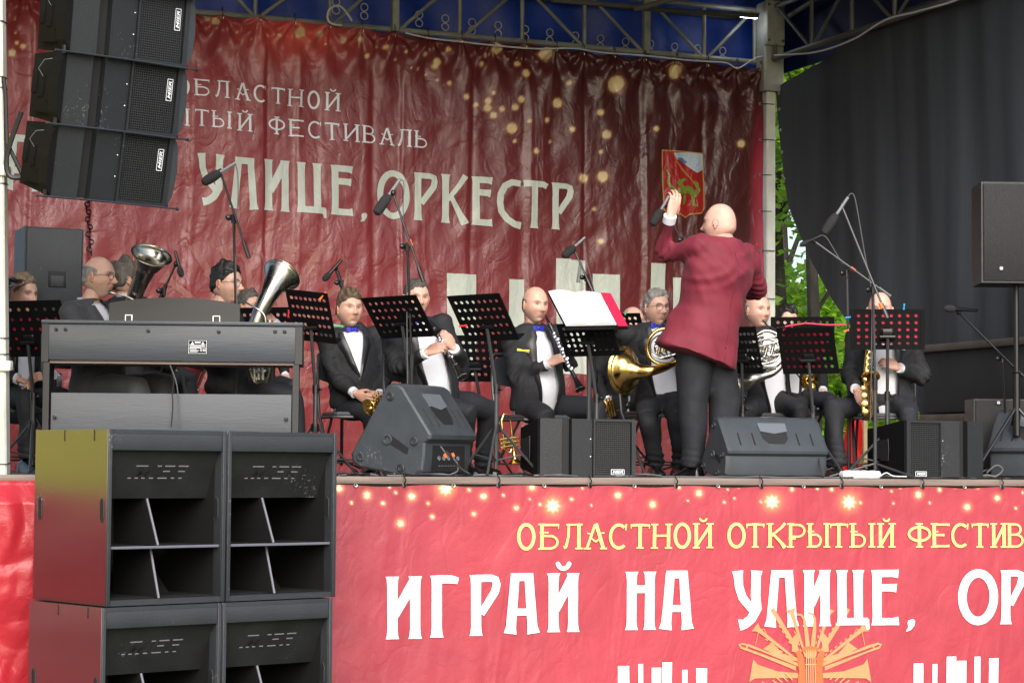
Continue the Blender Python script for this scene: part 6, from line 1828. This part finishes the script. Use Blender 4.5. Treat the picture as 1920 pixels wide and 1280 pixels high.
        v = v + nr * (.0075 * fo)[:, None]
        mesh_obj('trousers', v, f, M[trousers], root, True)
        if shoes:
            for An, fd in K.values():
                g = MB(inv); sd_ = fd.cross(Vector((0, 0, 1)))
                base = Vector((An.x, An.y, DECK + .004)); R_ = []
                for t, w_, h_ in ((-.085, .020, .045), (-.075, .034, .075), (-.03, .038, .095), (.03, .040, .085), (.09, .046, .058), (.15, .047, .045), (.19, .036, .036), (.205, .015, .022)):
                    c = base + fd * t
                    R_.append([c + sd_ * (w_ * math.cos(a)) + Vector((0, 0, h_ * max(0, math.sin(a)) ** .8 + .002 * (math.sin(a) < 0))) for a in [2 * math.pi * k / 14 for k in range(14)]])
                g.loft(R_); g.build('shoe', M['shoe'], root)
    if seat and chair_label:
        cp = Pl + fwd * .02; fz = DECK
        chair(chair_label, (cp.x, cp.y, DECK), chest, min(.50, max(.40, (Pl.z - .105 * s) - DECK)))
    return q

FAIR = (.56, .345, .265); TAN = (.46, .28, .20); PINK = (.60, .37, .295)
M['seam'] = mat('seam', (.10, .007, .017), .8)
people = {}
people['conductor'] = person('bald conductor in a burgundy jacket seen from behind with his left hand raised', (1325, 622), (1358, 455), 14.3, -143, (1350, 420, -118, -2, -.05), skin=PINK, hair=None, head_s=1.06,
    jacket='burgundy', trousers='trouser', bow=False, width=.88, hem=-.16, seat=False, vent=True, glasses=False, neckD=-.02, collar=False, lapel=False, opening=None, seed=4, jaw=.85,
    arms={'L': dict(e=(1242, 480, 1), w=(1256, 408, -1), d=(.30, .92, -.1), p=(-.5, .1, -.8), c='relax'), 'R': dict(e=(1424, 545, 1), w=(1400, 548, 1), c='grip')},
    legs={'L': dict(k=(1300, 752, 0), a=(1300, 866, 0), foot=-150), 'R': dict(k=(1358, 750, 0), a=(1352, 862, 0), foot=175)})
people['baritone'] = person('bald man in a dark grey suit and wire glasses playing a tenor horn at left', (178, 722), (168, 572), 13.25, 62, (185, 520, 72, -4, .0), skin=FAIR, hair=('balding', 'hair_grey', .010), jacket='suit_grey', trousers='suit_grey',
    opening=('v', .16, .07), bow=False, glasses=True, seed=2, belly=.05, arms={'R': dict(rel=((.24, .14, .19), (.10, .34, .30)), c='grip', p=(.2, -.3, .9)), 'L': dict(rel=((-.24, .14, .19), (-.06, .36, .34)), c='grip')},
    legs={'R': dict(relk=(.13, .44, -.01)), 'L': dict(relk=(-.12, .44, -.01))}, chair_label='folding chair under the man in the dark grey suit behind the piano')
people['bushy'] = person('musician with dark bushy hair half hidden behind the tenor horn bell', (236, 700), (238, 565), 14.6, 130, (236, 527, 118, 0, .0), skin=TAN, hair=('full', 'hair_mixed', .022), opening=('v', .2, .06), seed=3, hidden_low=False,
    chair_label='folding chair mostly hidden behind the drums')
people['leftmost'] = person('fair-haired tuba player cut off by the left edge of the photo', (30, 735), (32, 598), 13.9, 40, (42, 553, 55, -8, .0), skin=FAIR, hair=('full', 'hair_fair', .013), opening=('open', 0, .07), seed=6,
    arms={'R': dict(rel=((.26, .10, .16), (.16, .32, .10)), c='grip'), 'L': dict(e=(75, 690, -1), w=(98, 702, -1), d=(-1, -.15, .2), p=(-.1, -.6, -.8), c='relax')}, chair_label='folding chair at the far left behind the mast')
people['euphonium'] = person('young man with short black hair and glasses playing a euphonium behind the piano', (432, 722), (405, 588), 13.75, 62, (424, 533, 66, -4, .0), skin=FAIR, hair=('full', 'hair_black', .017), opening=('v', .18, .07), glasses=True, seed=7, jaw=1.15,
    arms={'R': dict(rel=((.25, .16, .20), (.12, .34, .20)), c='grip'), 'L': dict(e=(470, 650, -1), w=(522, 607, -1), d=(-.95, .25, .1), p=(-.2, -.2, -.9), c='grip')},
    legs={'R': dict(k=(560, 742, -1), a=(566, 850, 1)), 'L': dict(k=(545, 738, 1), a=(550, 850, 1))}, chair_label='folding chair under the young euphonium player')
people['hidden_face'] = person('musician hidden behind the euphonium with only part of his face visible', (480, 720), (472, 612), 15.2, 30, (466, 578, 60, 0, .0), skin=TAN, hair=('full', 'hair_mixed', .010), opening=('v', .2, .06), seed=8, chair_label='folding chair hidden behind the euphonium player')
people['trumpeter'] = person('brown-haired man with folded hands holding a trumpet on his lap, not playing', (668, 748), (656, 620), 14.8, 18, (655, 580, 27, -3, -.03), skin=FAIR, hair=('full', 'hair_brown', .018), opening=('v', .14, .085), seed=9, width=1.06, belly=.05, fat=.6,
    arms={'R': dict(e=(628, 705, -1), w=(664, 736, -1), d=(.85, -.45, .3), p=(.3, .2, -.6), c='relax'), 'L': dict(e=(722, 700, -1), w=(712, 738, -1), d=(-.8, -.3, .5), p=(-.4, -.4, -.6), c='relax')},
    legs={'R': dict(k=(700, 775, -1), a=(690, 868, 1)), 'L': dict(k=(742, 770, -1), a=(735, 865, 1))}, chair_label='folding chair with a shiny rim under the brown-haired trumpeter')
people['clarinet_one'] = person('first clarinettist whose eyes look over his music stand, greying short hair', (805, 745), (778, 604), 14.15, 32, (780, 560, 22, -6, -.03), skin=FAIR, hair=('short', 'hair_mixed', .008), opening=('open', 0, .095), seed=10, width=1.05, belly=.03,
    arms={'R': dict(e=(748, 690, -1), w=(797, 662, -1), d=(.9, .38, .1), p=(.2, -.5, -.9), c='keys'), 'L': dict(e=(872, 700, 1), w=(852, 655, -1), d=(-.55, .8, .2), p=(-.5, -.2, -.8), c='keys')},
    legs={'R': dict(k=(880, 770, -1), a=(868, 862, 1)), 'L': dict(k=(918, 765, 1), a=(905, 862, 1))}, chair_label='folding chair under the first clarinettist')
people['clarinet_two'] = person('bald second clarinettist playing beside the open white score', (1005, 752), (1000, 618), 14.85, 30, (1003, 572, 30, -8, -.03), skin=FAIR, hair=('stubble', 'hair_mixed', .004), opening=('open', 0, .078), seed=11, width=1.08, belly=.06,
    arms={'R': dict(e=(972, 716, -1), w=(1027, 683, -1), d=(.85, .45, .1), p=(.3, -.5, -.8), c='keys'), 'L': dict(e=(1068, 690, 1), w=(1062, 648, -1), d=(-.6, .6, .3), p=(-.5, -.2, -.8), c='keys')},
    legs={'R': dict(k=(1022, 778, -1), a=(1018, 870, 1)), 'L': dict(k=(1120, 765, -1), a=(1112, 868, 1))}, chair_label='folding chair under the second clarinettist')
people['horn_one'] = person('grey-haired horn player with glasses partly hidden by the conductor', (1238, 745), (1224, 612), 15.15, 20, (1230, 578, 28, -4, -.03), skin=FAIR, hair=('short', 'hair_grey', .012), opening=('open', 0, .105), glasses=True, seed=12,
    arms={'R': dict(e=(1186, 700, 1), w=(1205, 706, 1), d=(-.3, .1, .2), p=(-.5, 0, .5), c='fist'), 'L': dict(e=(1290, 690, -1), w=(1268, 655, -1), c='grip')},
    legs={'R': dict(k=(1212, 775, -1), a=(1230, 862, 1), foot=5), 'L': dict(k=(1268, 775, -1), a=(1275, 862, 1), foot=20)}, chair_label='folding chair under the grey-haired horn player')
people['horn_two'] = person('bald horn player with a silver horn right of the conductor', (1440, 750), (1428, 622), 15.6, 25, (1420, 583, 30, -4, -.03), skin=PINK, hair=('stubble', 'hair_grey', .004), opening=('open', 0, .100), seed=13, bow=False,
    arms={'R': dict(e=(1392, 700, 1), w=(1412, 706, 1), c='fist'), 'L': dict(e=(1498, 690, 1), w=(1462, 652, -1), d=(-.6, .6, .2), c='grip')},
    legs={'R': dict(k=(1400, 770, -1), a=(1398, 862, 1)), 'L': dict(k=(1500, 768, -1), a=(1498, 862, 1))}, chair_label='folding chair under the silver horn player')
people['dark_behind'] = person('dark-haired musician whose forehead shows above the black stands on the right', (1482, 745), (1478, 630), 16.3, 20, (1474, 603, 15, -12, -.03), skin=FAIR, hair=('full', 'hair_black', .012), opening=('open', 0, .08), seed=14, bow=False,
    arms={'R': dict(e=(1450, 690, -1), w=(1468, 650, -1), d=(.2, .9, .1), p=(0, -.2, -1), c='grip')}, chair_label='folding chair of the dark-haired musician in the back')
people['saxophonist'] = person('bald saxophonist whose face is hidden by a black music stand', (1660, 750), (1655, 620), 14.95, -6, (1650, 582, -10, -6, -.03), skin=PINK, hair=None, opening=('open', 0, .085), seed=15, width=1.12,
    arms={'L': dict(e=(1726, 708, -1), w=(1688, 690, -1), d=(-.9, .35, .2), p=(-.3, -.3, -.8), c='keys'), 'R': dict(e=(1594, 705, -1), w=(1604, 728, -1), d=(.35, -.85, .3), p=(.6, 0, -.7), c='keys')},
    legs={'R': dict(k=(1562, 762, -1), a=(1572, 868, 1)), 'L': dict(k=(1705, 772, -1), a=(1700, 868, 1))}, chair_label='folding chair under the saxophonist with its frame showing at right')
people['watch'] = person('seated musician hidden behind the stands with a bald head and a wristwatch', (1172, 755), (1178, 640), 16.1, 10, (1186, 607, 20, -4, -.03), skin=PINK, hair=('stubble', 'hair_mixed', .004), opening=('v', .2, .06), seed=16,
    arms={'R': dict(rel=((.27, .05, .16), (.20, .25, .02)), c='relax'), 'L': dict(rel=((-.27, .05, .16), (-.2, .25, .02)))}, chair_label='folding chair with a grey back behind the open score stand')
# wristwatch, pocket square
sx_ = people['saxophonist']
g = MB(); Lq = sx_.Lm @ Matrix.Scale(sx_.s, 4); c = Vector((-.115, .132, .37))
g.poly([c + Vector((-.03, 0, -.012)), c + Vector((.022, .003, 0)), c + Vector((.0, .0, .028)), c + Vector((-.034, -.006, .022))], (0, .006, 0)); o = g.build('pocket_square', M['shirt'], sx_.root); o.matrix_local = Matrix.Translation(-Vector(sx_.root.location)) @ Lq
# ================================================================== instruments
def pathP(pts, org): return [atD(p[0], p[1], p[2]) - org for p in pts], [p[3] for p in pts]
def smooth_path(P, r, sub=4):
    Q = []; rr = []
    for i in range(len(P) - 1):
        p0 = P[max(i - 1, 0)]; p1 = P[i]; p2 = P[i + 1]; p3 = P[min(i + 2, len(P) - 1)]
        for k in range(sub):
            t = k / sub
            Q.append(.5 * ((2 * p1) + (p2 - p0) * t + (2 * p0 - 5 * p1 + 4 * p2 - p3) * t * t + (3 * p1 - p0 - 3 * p2 + p3) * t ** 3)); rr.append(r[i] + (r[i + 1] - r[i]) * t)
    Q.append(P[-1]); rr.append(r[-1]); return Q, rr
def horn_tube(parent, name, pts, m, org, n=20, bell=False, sub=5):
    P, r = pathP(pts, org); Q, rr = smooth_path(P, r, sub); g = MB()
    if bell:
        a = (Q[0] - Q[1]).normalized(); Q0 = [Q[0]] + Q[1:]
        g.tube(Q0, rr, 40, caps=False); g.ring(Q[0], a, rr[0], .0035, 40, 6)
        g.tube([Q[0] - a * .0]  + [q for q in Q[1:14]], [x - .003 for x in [rr[0]] + rr[1:14]], 40, caps=False)
    else: g.tube(Q, rr, n)
    return g.build(name, M[m], parent)
def loops(parent, c, D, rpx, m, org, n=3, r=.008, name='tubing', squash=.9, a0=0):
    """coiled tubing : slightly offset rings and straight crooks"""
    for k in range(n):
        cc = atD(c[0] + 3 * k - 3, c[1] + 2 * k, D - .012 * k) - org
        R_ = rpx / FPX * D * (1 - .23 * k); g = MB(); pts = []
        for i in range(25):
            a = R(a0 + 25 * k) + 2 * math.pi * i / 24 * .94
            pts.append(cc + VRh * (R_ * math.cos(a)) + Vector((0, 0, R_ * squash * math.sin(a))) - VF * (.008 * math.sin(3 * a)))
        g.tube(pts, r, 8); g.build(name, M[m], parent)
def valves(parent, c, D, m, org, dx=9, dy=-2, L=.10, tilt=(.25, 1, 0)):
    for k in range(3):
        cc = atD(c[0] + dx * k, c[1] + dy * k, D) - org; d = cv(*tilt).normalized()
        g = MB(); g.tube([cc - d * L / 2, cc + d * L / 2], .0125, 12); g.tube([cc + d * L / 2, cc + d * (L / 2 + .018)], [.010, .012], 10); g.ring(cc + d * L * .45, d, .0125, .002, 14, 5); g.build('valve', M[m], parent)
# clarinets
def clarinet(label, a, b):
    A_ = atD(*a); B_ = atD(*b); d = (B_ - A_); L = d.length; d.normalize()
    t = thing('clarinet', label, 'clarinet', A_)
    g = MB(); g.lathe([(.003, 0), (.007, .02), (.0115, .075), (.0155, .08), (.0155, .13), (.0125, .135), (.0130, L * .5), (.0155, L * .505), (.0155, L * .53), (.0135, L * .54), (.015, L - .10), (.018, L - .07), (.026, L - .03), (.036, L)], (0, 0, 0), d, 18, caps=True); g.build('body', M['ebony'], t)
    for h_, r_ in ((.078, .0160), (.132, .0160), (L * .505, .0160), (L * .53, .0160), (L - .10, .0158), (L, .0355)):
        g = MB(); g.ring(d * h_, d, r_, .0022, 20, 5); g.build('ring', M['chrome'], t)
    fr = frame(d, -VF); fr.transpose
    side = d.cross(-VF).normalized(); front = side.cross(d).normalized()
    if front.dot(-VF) < 0: front = -front
    for s_ in (-1, 1):
        g = MB(); g.tube([d * (.16) + front * .014 + side * .008 * s_, d * (L - .16) + front * .016 + side * .008 * s_], .0024, 6); g.build('key_rod', M['chrome'], t)
    for k in range(12):
        h_ = .16 + (L - .32) * k / 11; s_ = .6 * math.sin(k * 2.1); c = d * h_ + front * .016 + side * .010 * s_
        g = MB(); g.lathe([(.0, .004), (.007 + .002 * (k % 3), .003), (.0075 + .002 * (k % 3), 0)], c, front, 12); g.build('key', M['chrome'], t)
    return t
clarinet('black clarinet with silver keys pointing down right from the first clarinettist', (803, 600, 13.95), (868, 707, 13.72))
clarinet('black clarinet held by the bald man beside the open score', (1022, 590, 14.70), (1088, 730, 14.42))
# horns
def org_at(px_, py_, D): return atD(px_, py_, D)
o_ = org_at(1240, 660, 14.7)
h1 = thing('french_horn', 'golden french horn with its bell turned left towards the second clarinettist', 'french horn', o_)
horn_tube(h1, 'bell', [(1170, 694, 14.80, .162), (1173, 694, 14.79, .150), (1179, 694, 14.77, .115), (1188, 695, 14.75, .075), (1200, 696, 14.73, .052), (1220, 695, 14.70, .036), (1246, 689, 14.72, .026), (1272, 676, 14.72, .020)], 'gold', o_, bell=True)
horn_tube(h1, 'main_tube', [(1272, 676, 14.72, .020), (1286, 655, 14.72, .017), (1280, 630, 14.72, .015), (1258, 617, 14.72, .014), (1234, 619, 14.72, .013), (1218, 634, 14.72, .013), (1214, 655, 14.72, .012), (1222, 674, 14.71, .012), (1240, 682, 14.70, .012), (1262, 680, 14.70, .011)], 'gold', o_)
loops(h1, (1247, 650), 14.66, 25, 'silver', o_, 3, .0065)
for (a, b) in (((1226, 640), (1262, 628)), ((1228, 650), (1264, 640)), ((1230, 662), (1268, 652)), ((1236, 672), (1266, 664)), ((1240, 632), (1252, 668))):
    g = MB(); g.tube([atD(*a, 14.62) - o_, atD(*b, 14.62) - o_], .0065, 8); g.build('slide', M['silver'], h1)
valves(h1, (1236, 657), 14.60, 'gold', o_, 11, -3, .05)
horn_tube(h1, 'lead_pipe', [(1244, 604, 14.86, .007), (1252, 612, 14.8, .006), (1264, 622, 14.74, .006), (1272, 640, 14.7, .007)], 'silver', o_)
o_ = org_at(1435, 655, 15.1)
h2 = thing('french_horn', 'silver french horn with its bell pointing left behind the conductor\'s trousers', 'french horn', o_)
horn_tube(h2, 'bell', [(1382, 722, 15.12, .105), (1386, 720, 15.11, .090), (1394, 717, 15.10, .065), (1408, 712, 15.05, .044), (1428, 705, 15.07, .032), (1450, 698, 15.08, .024), (1466, 684, 15.08, .019)], 'silver', o_, bell=True)
horn_tube(h2, 'main_tube', [(1466, 684, 15.08, .017), (1474, 660, 15.08, .015), (1466, 636, 15.08, .014), (1448, 622, 15.08, .013), (1428, 622, 15.08, .013), (1412, 636, 15.08, .012), (1404, 660, 15.08, .012), (1412, 682, 15.08, .012), (1432, 690, 15.08, .012), (1456, 690, 15.06, .011)], 'silver', o_)
loops(h2, (1438, 655), 15.02, 30, 'silver', o_, 4, .007)
for (a, b) in (((1412, 642), (1456, 630)), ((1414, 652), (1460, 640)), ((1416, 662), (1462, 652)), ((1420, 674), (1462, 664)), ((1426, 684), (1456, 676)), ((1424, 634), (1444, 680))):
    g = MB(); g.tube([atD(*a, 14.98) - o_, atD(*b, 14.98) - o_], .0065, 8); g.build('slide', M['silver'], h2)
valves(h2, (1424, 662), 14.96, 'silver', o_, 12, -3, .06)
horn_tube(h2, 'lead_pipe', [(1431, 601, 15.28, .009), (1436, 607, 15.25, .006), (1446, 618, 15.18, .006), (1458, 634, 15.1, .007)], 'silver', o_)
# euphonium in front of the young man, tenor horn, tuba
o_ = org_at(490, 640, 13.5)
e_ = thing('euphonium', 'tarnished silver euphonium whose bell leans right behind the piano', 'euphonium', o_)
horn_tube(e_, 'bell', [(528, 515, 13.62, .122), (526, 518, 13.61, .112), (520, 527, 13.58, .086), (511, 541, 13.54, .065), (500, 560, 13.50, .054), (488, 585, 13.48, .048), (478, 615, 13.47, .045), (472, 650, 13.48, .042)], 'silver_old', o_, bell=True)
horn_tube(e_, 'body_tube', [(472, 650, 13.48, .042), (470, 690, 13.50, .038), (480, 716, 13.50, .035), (496, 712, 13.48, .031), (503, 690, 13.46, .027), (504, 640, 13.45, .022), (506, 600, 13.45, .019)], 'silver_old', o_)
loops(e_, (487, 685), 13.38, 17, 'silver', o_, 3, .0075)
for x_ in (476, 484, 492): 
    g = MB(); g.tube([atD(x_, 668, 13.36) - o_, atD(x_ + 1, 712, 13.36) - o_], .0085, 8); g.build('slide', M['silver'], e_)
valves(e_, (482, 640), 13.40, 'silver', o_, 9, 0, .12)
horn_tube(e_, 'lead_pipe', [(450, 562, 13.50, .011), (455, 564, 13.48, .006), (470, 572, 13.44, .0055), (484, 580, 13.42, .006), (496, 592, 13.42, .007), (498, 612, 13.42, .008)], 'silver', o_)
o_ = org_at(250, 570, 13.2)
b_ = thing('tenor_horn', 'shiny tenor horn with its bell opening up beside the bald man in grey', 'tenor horn', o_)
horn_tube(b_, 'bell', [(284, 478, 12.98, .122), (283, 481, 12.985, .112), (279, 491, 13.0, .086), (273, 504, 13.03, .064), (266, 521, 13.07, .053), (258, 541, 13.1, .047), (248, 568, 13.14, .043), (240, 600, 13.16, .040)], 'silver_old', o_, bell=True)
horn_tube(b_, 'body_tube', [(240, 600, 13.16, .040), (236, 640, 13.16, .036), (250, 668, 13.16, .032), (266, 650, 13.16, .028), (270, 600, 13.16, .022)], 'silver_old', o_)
horn_tube(b_, 'mouthpiece', [(203, 549, 13.08, .012), (209, 549, 13.07, .013), (216, 551, 13.06, .006), (236, 555, 13.05, .006), (256, 566, 13.05, .007)], 'silver', o_)
o_ = org_at(10, 560, 13.7)
b_ = thing('tuba', 'brass tuba bell peeking out behind the white mast at far left', 'tuba', o_)
horn_tube(b_, 'bell', [(4, 517, 13.7, .15), (3, 521, 13.7, .135), (0, 531, 13.7, .10), (-3, 546, 13.7, .07), (-6, 575, 13.7, .055), (-8, 620, 13.7, .05)], 'silver_old', o_, bell=True)
horn_tube(b_, 'body_tube', [(-8, 620, 13.7, .05), (-8, 680, 13.7, .045), (10, 705, 13.7, .04), (20, 660, 13.7, .035), (20, 600, 13.7, .03)], 'silver_old', o_)
# saxophone
o_ = org_at(1632, 720, 14.62)
s_ = thing('saxophone', 'golden saxophone held upright in front of the saxophonist', 'saxophone', o_)
horn_tube(s_, 'bell', [(1633, 705, 14.52, .058), (1633, 708, 14.53, .052), (1634, 716, 14.56, .041), (1636, 732, 14.58, .034), (1637, 750, 14.60, .030), (1637, 766, 14.61, .027)], 'gold', o_, bell=True)
horn_tube(s_, 'body_tube', [(1637, 766, 14.61, .027), (1633, 780, 14.62, .025), (1625, 781, 14.64, .022), (1619, 768, 14.66, .019), (1620, 740, 14.67, .017), (1623, 700, 14.68, .015), (1627, 650, 14.70, .012), (1630, 615, 14.74, .010), (1636, 600, 14.78, .008)], 'gold', o_)
for k, (x_, y_, r_) in enumerate(((1618, 728, .018), (1620, 742, .020), (1621, 757, .022), (1622, 772, .020), (1621, 712, .015), (1625, 696, .013), (1626, 684, .012), (1627, 672, .012), (1629, 660, .011))):
    c = atD(x_, y_, 14.56) - o_; g = MB(); g.lathe([(.0, .006), (r_ * .5, .007), (r_, .004), (r_, 0), (r_ * .8, -.004)], c, -VF + VRh * -.2, 16); g.build('key_cup', M['gold'], s_)
for x_ in (1632, 1636, 1629):
    g = MB(); g.tube([atD(x_, 655, 14.62) - o_, atD(x_ - 2, 700, 14.60) - o_], .0032, 6); g.build('key_rod', M['silver'], s_)
for k in range(7):
    c = atD(1634 + (k % 2) * 5, 659 + k * 6, 14.60) - o_; g = MB(); g.ell(c, (.012, .006, .006)); g.build('key_touch', M['silver'], s_)
# trumpets
def trumpet(label, bell, tail, D, m='gold', lean=0, name='trumpet'):
    B_ = atD(bell[0], bell[1], D + lean); T_ = atD(tail[0], tail[1], D); d = (B_ - T_); L = d.length; d.normalize(); side = Vector((0, 0, 1)) - d * d.z; side.normalize()
    t = thing(name, label, name, T_)
    g = MB(); g.lathe([(.0058, -.04), (.0058, L * .45), (.008, L * .65), (.014, L * .82), (.028, L * .93), (.058, L)], (0, 0, 0), d, 28); g.ring(d * L, d, .058, .0022, 28, 5); g.build('bell', M[m], t)
    g = MB(); pts = [d * (L * .12), d * (-.04), d * (-.08) - side * .01, d * (-.09) - side * .04, d * (-.05) - side * .062, d * (L * .6) - side * .062, d * (L * .68) - side * .05, d * (L * .68) - side * .025, d * (L * .60) - side * .014]
    g.tube(pts, .0058, 8); g.build('tubing', M[m], t)
    for k in range(3):
        c = d * (L * .30 + .026 * k) - side * .035; g = MB(); g.tube([c - side * .06, c + side * .055], .0105, 12); g.tube([c + side * .055, c + side * .085], [.004, .004], 6); g.lathe([(0, .003), (.008, .002), (.009, 0)], c + side * .085, side, 12); g.build('valve', M[m], t)
    return t
trumpet('small brass trumpet resting on the lap of the brown-haired man', (693, 764), (722, 738), 14.25, 'gold', -.12)
trumpet('brass trumpet lying on the knee left of the golden horn', (1128, 762), (1158, 752), 15.6, 'gold', -.1)
trumpet('brass trumpet standing on the deck behind the music stand tripod', (966, 868), (958, 800), 14.3, 'gold', 0)
trumpet('brass trumpet held behind the red folder stand', (1520, 716), (1500, 690), 15.6, 'gold', -.2)
# ------------------------------------------------------------------ drum, case, small things on the deck
p = onDeck(318, 15.0)
dr = thing('floor_tom', 'dark red floor tom drum seen through the opening under the piano', 'drum', (p.x, p.y, DECK))
zc = atD(318, 712, 15.0).z - DECK; fr_ = Vector((.35, -.25, 1)).normalized()
g = MB(); g.lathe([(.0, .17), (.19, .17), (.195, .165), (.195, -.165), (.19, -.17), (0, -.17)], (0, 0, zc), fr_, 36); g.build('shell', M['drum_red'], dr)
for s__ in (-1, 1):
    g = MB(); g.ring(Vector((0, 0, zc)) + fr_ * .168 * s__, fr_, .2, .008, 36, 6); g.build('hoop', M['chrome'], dr)
for k in range(8):
    a = 2 * math.pi * k / 8; fm = frame(fr_); c = Vector((0, 0, zc)) + fm @ Vector((math.cos(a) * .2, math.sin(a) * .2, 0)); g = MB(); g.tube([c - fr_ * .15, c + fr_ * .15], .004, 6); g.ell(c, (.012, .012, .02)); g.build('lug', M['chrome'], dr)
for k in range(3):
    a = 2 * math.pi * k / 3 + .4; g = MB(); g.tube([(.21 * math.cos(a), .21 * math.sin(a), zc + .05), (.22 * math.cos(a), .22 * math.sin(a), .01)], .007, 8); g.build('leg', M['chrome'], dr)
p = onDeck(98, 15.2)
cs2 = thing('equipment_case', 'open equipment case with chrome hardware behind the left end of the piano', 'case', (p.x, p.y, DECK), R(-20))
g = MB(); g.box((0, 0, .40), (.55, .4, .14), ch=.01); g.build('case_body', M['black_paint'], cs2)
g = MB(); g.box((-.02, -.12, .58), (.20, .12, .20), ch=.012); g.build('mixer_body', M['chrome'], cs2)
g = MB(); g.box((-.02, -.185, .58), (.13, .01, .13), ch=.006); g.build('mixer_window', M['dark'], cs2)
g = MB(); g.box((0, -.202, .445), (.55, .008, .02)); g.build('trim', M['chrome'], cs2)
for s__ in (-1, 1):
    g = MB(); g.tube([(s__ * .22, 0, .33), (-s__ * .22, 0, .01)], .012, 8); g.build('stand_leg', M['stand_grey'], cs2)
# white power strip, wooden pole, red cloth
p = onDeck(1613, 14.13)
ps = thing('power_strip', 'white power strip lying on the stage edge right of the conductor', 'power strip', (p.x, p.y, DECK), R(-2))
g = MB(); g.box((0, 0, .028), (.28, .075, .046), ch=.014); g.build('housing', M['white_box'], ps)
for k in range(4):
    g = MB(); g.lathe([(.0, .001), (.018, .001), (.021, .003), (.022, 0)], (-.09 + .06 * k, 0, .051), (0, 0, 1), 14); g.build('socket', M['white_print'], ps)
wire('white lead curling out of the power strip', [atD(x, y, 14.1) for x, y in ((1651, 892), (1662, 886), (1675, 892), (1700, 893))], .0045, 'rope')
p = onDeck(1622, 16.2); g = MB(); g.tube([(0, 0, 0), (0, 0, .60)], .022, 10); o = g.build('wooden_pole', M['pole_wood']); o.location = (p.x, p.y, DECK); tag(o, 'short pale wooden pole standing behind the saxophonist\'s chair', 'pole')
p = onDeck(1600, 16.0); V = []; F = []
for j in range(14):
    for i in range(16):
        a = i / 15; z = .02 + .42 * j / 13; wd = .17 * (1 - .35 * j / 13)
        V.append(((a - .5) * wd, .03 * math.sin(a * 14 + j * .3), z))
F = [(j * 16 + i, j * 16 + i + 1, (j + 1) * 16 + i + 1, (j + 1) * 16 + i) for j in range(13) for i in range(15)]
o = mesh_obj('red_cloth', V, F, M['red_plastic']); o.location = (p.x, p.y, DECK); tag(o, 'bright red folded cloth hanging behind the saxophonist\'s chair', 'cloth')
# leads along the stage edge
rr_ = random.Random(5)
def lead(label, x0_, x1_, D0_, D1_, n, amp, r, m):
    pts = []
    for k in range(n + 1):
        t = k / n; x = x0_ + (x1_ - x0_) * t; p_ = onDeck(x, (YF + .03 + amp + rr_.uniform(-amp, amp)) / (.9205 - .3907 * (x - 960) / FPX)); p_.z = DECK + r + abs(rr_.gauss(0, .006)) * (1 if r < .01 else .5); pts.append(p_)
    wire(label, pts, r, m, 'stage_cable', 'cable', 'cables lying along the stage edge')
lead('grey cable snaking along the stage edge under the monitors', 640, 1240, 12.75, 13.6, 16, .06, .006, 'cable_grey')
lead('black cable along the stage edge left of the front fill', 650, 1000, 12.9, 13.3, 12, .10, .007, 'cable_black')
lead('grey cable along the stage edge in front of the right monitor', 1240, 1600, 13.45, 13.6, 12, .05, .006, 'cable_grey')
lead('black cable along the stage edge at the right end', 1650, 1950, 13.75, 14.3, 10, .05, .007, 'cable_black')
lead('tangled grey cable beside the right subwoofer', 636, 740, 12.85, 12.95, 9, .12, .005, 'cable_grey')
lead('tangled black cable beside the right subwoofer', 640, 760, 12.95, 13.05, 9, .14, .007, 'cable_black')
lead('thin black cable knotted left of the wedge monitor', 632, 705, 12.8, 13.2, 8, .16, .006, 'cable_black')
wire('grey cable looping up beside the right edge monitor', [atD(x, y, 14.7) for x, y in ((1850, 886), (1868, 872), (1880, 880), (1868, 892), (1850, 890), (1838, 893))], .006, 'cable_grey')
# wristwatch on the hand between the stands
q = people['watch']; S_, E, Wp = q.A['R'][:3]; g = MB(); g.ring(Wp - (Wp - E).normalized() * .0 - q.root.location, (Wp - E), .036, .006, 20, 6); g.build('wristwatch', M['chrome'], q.root)
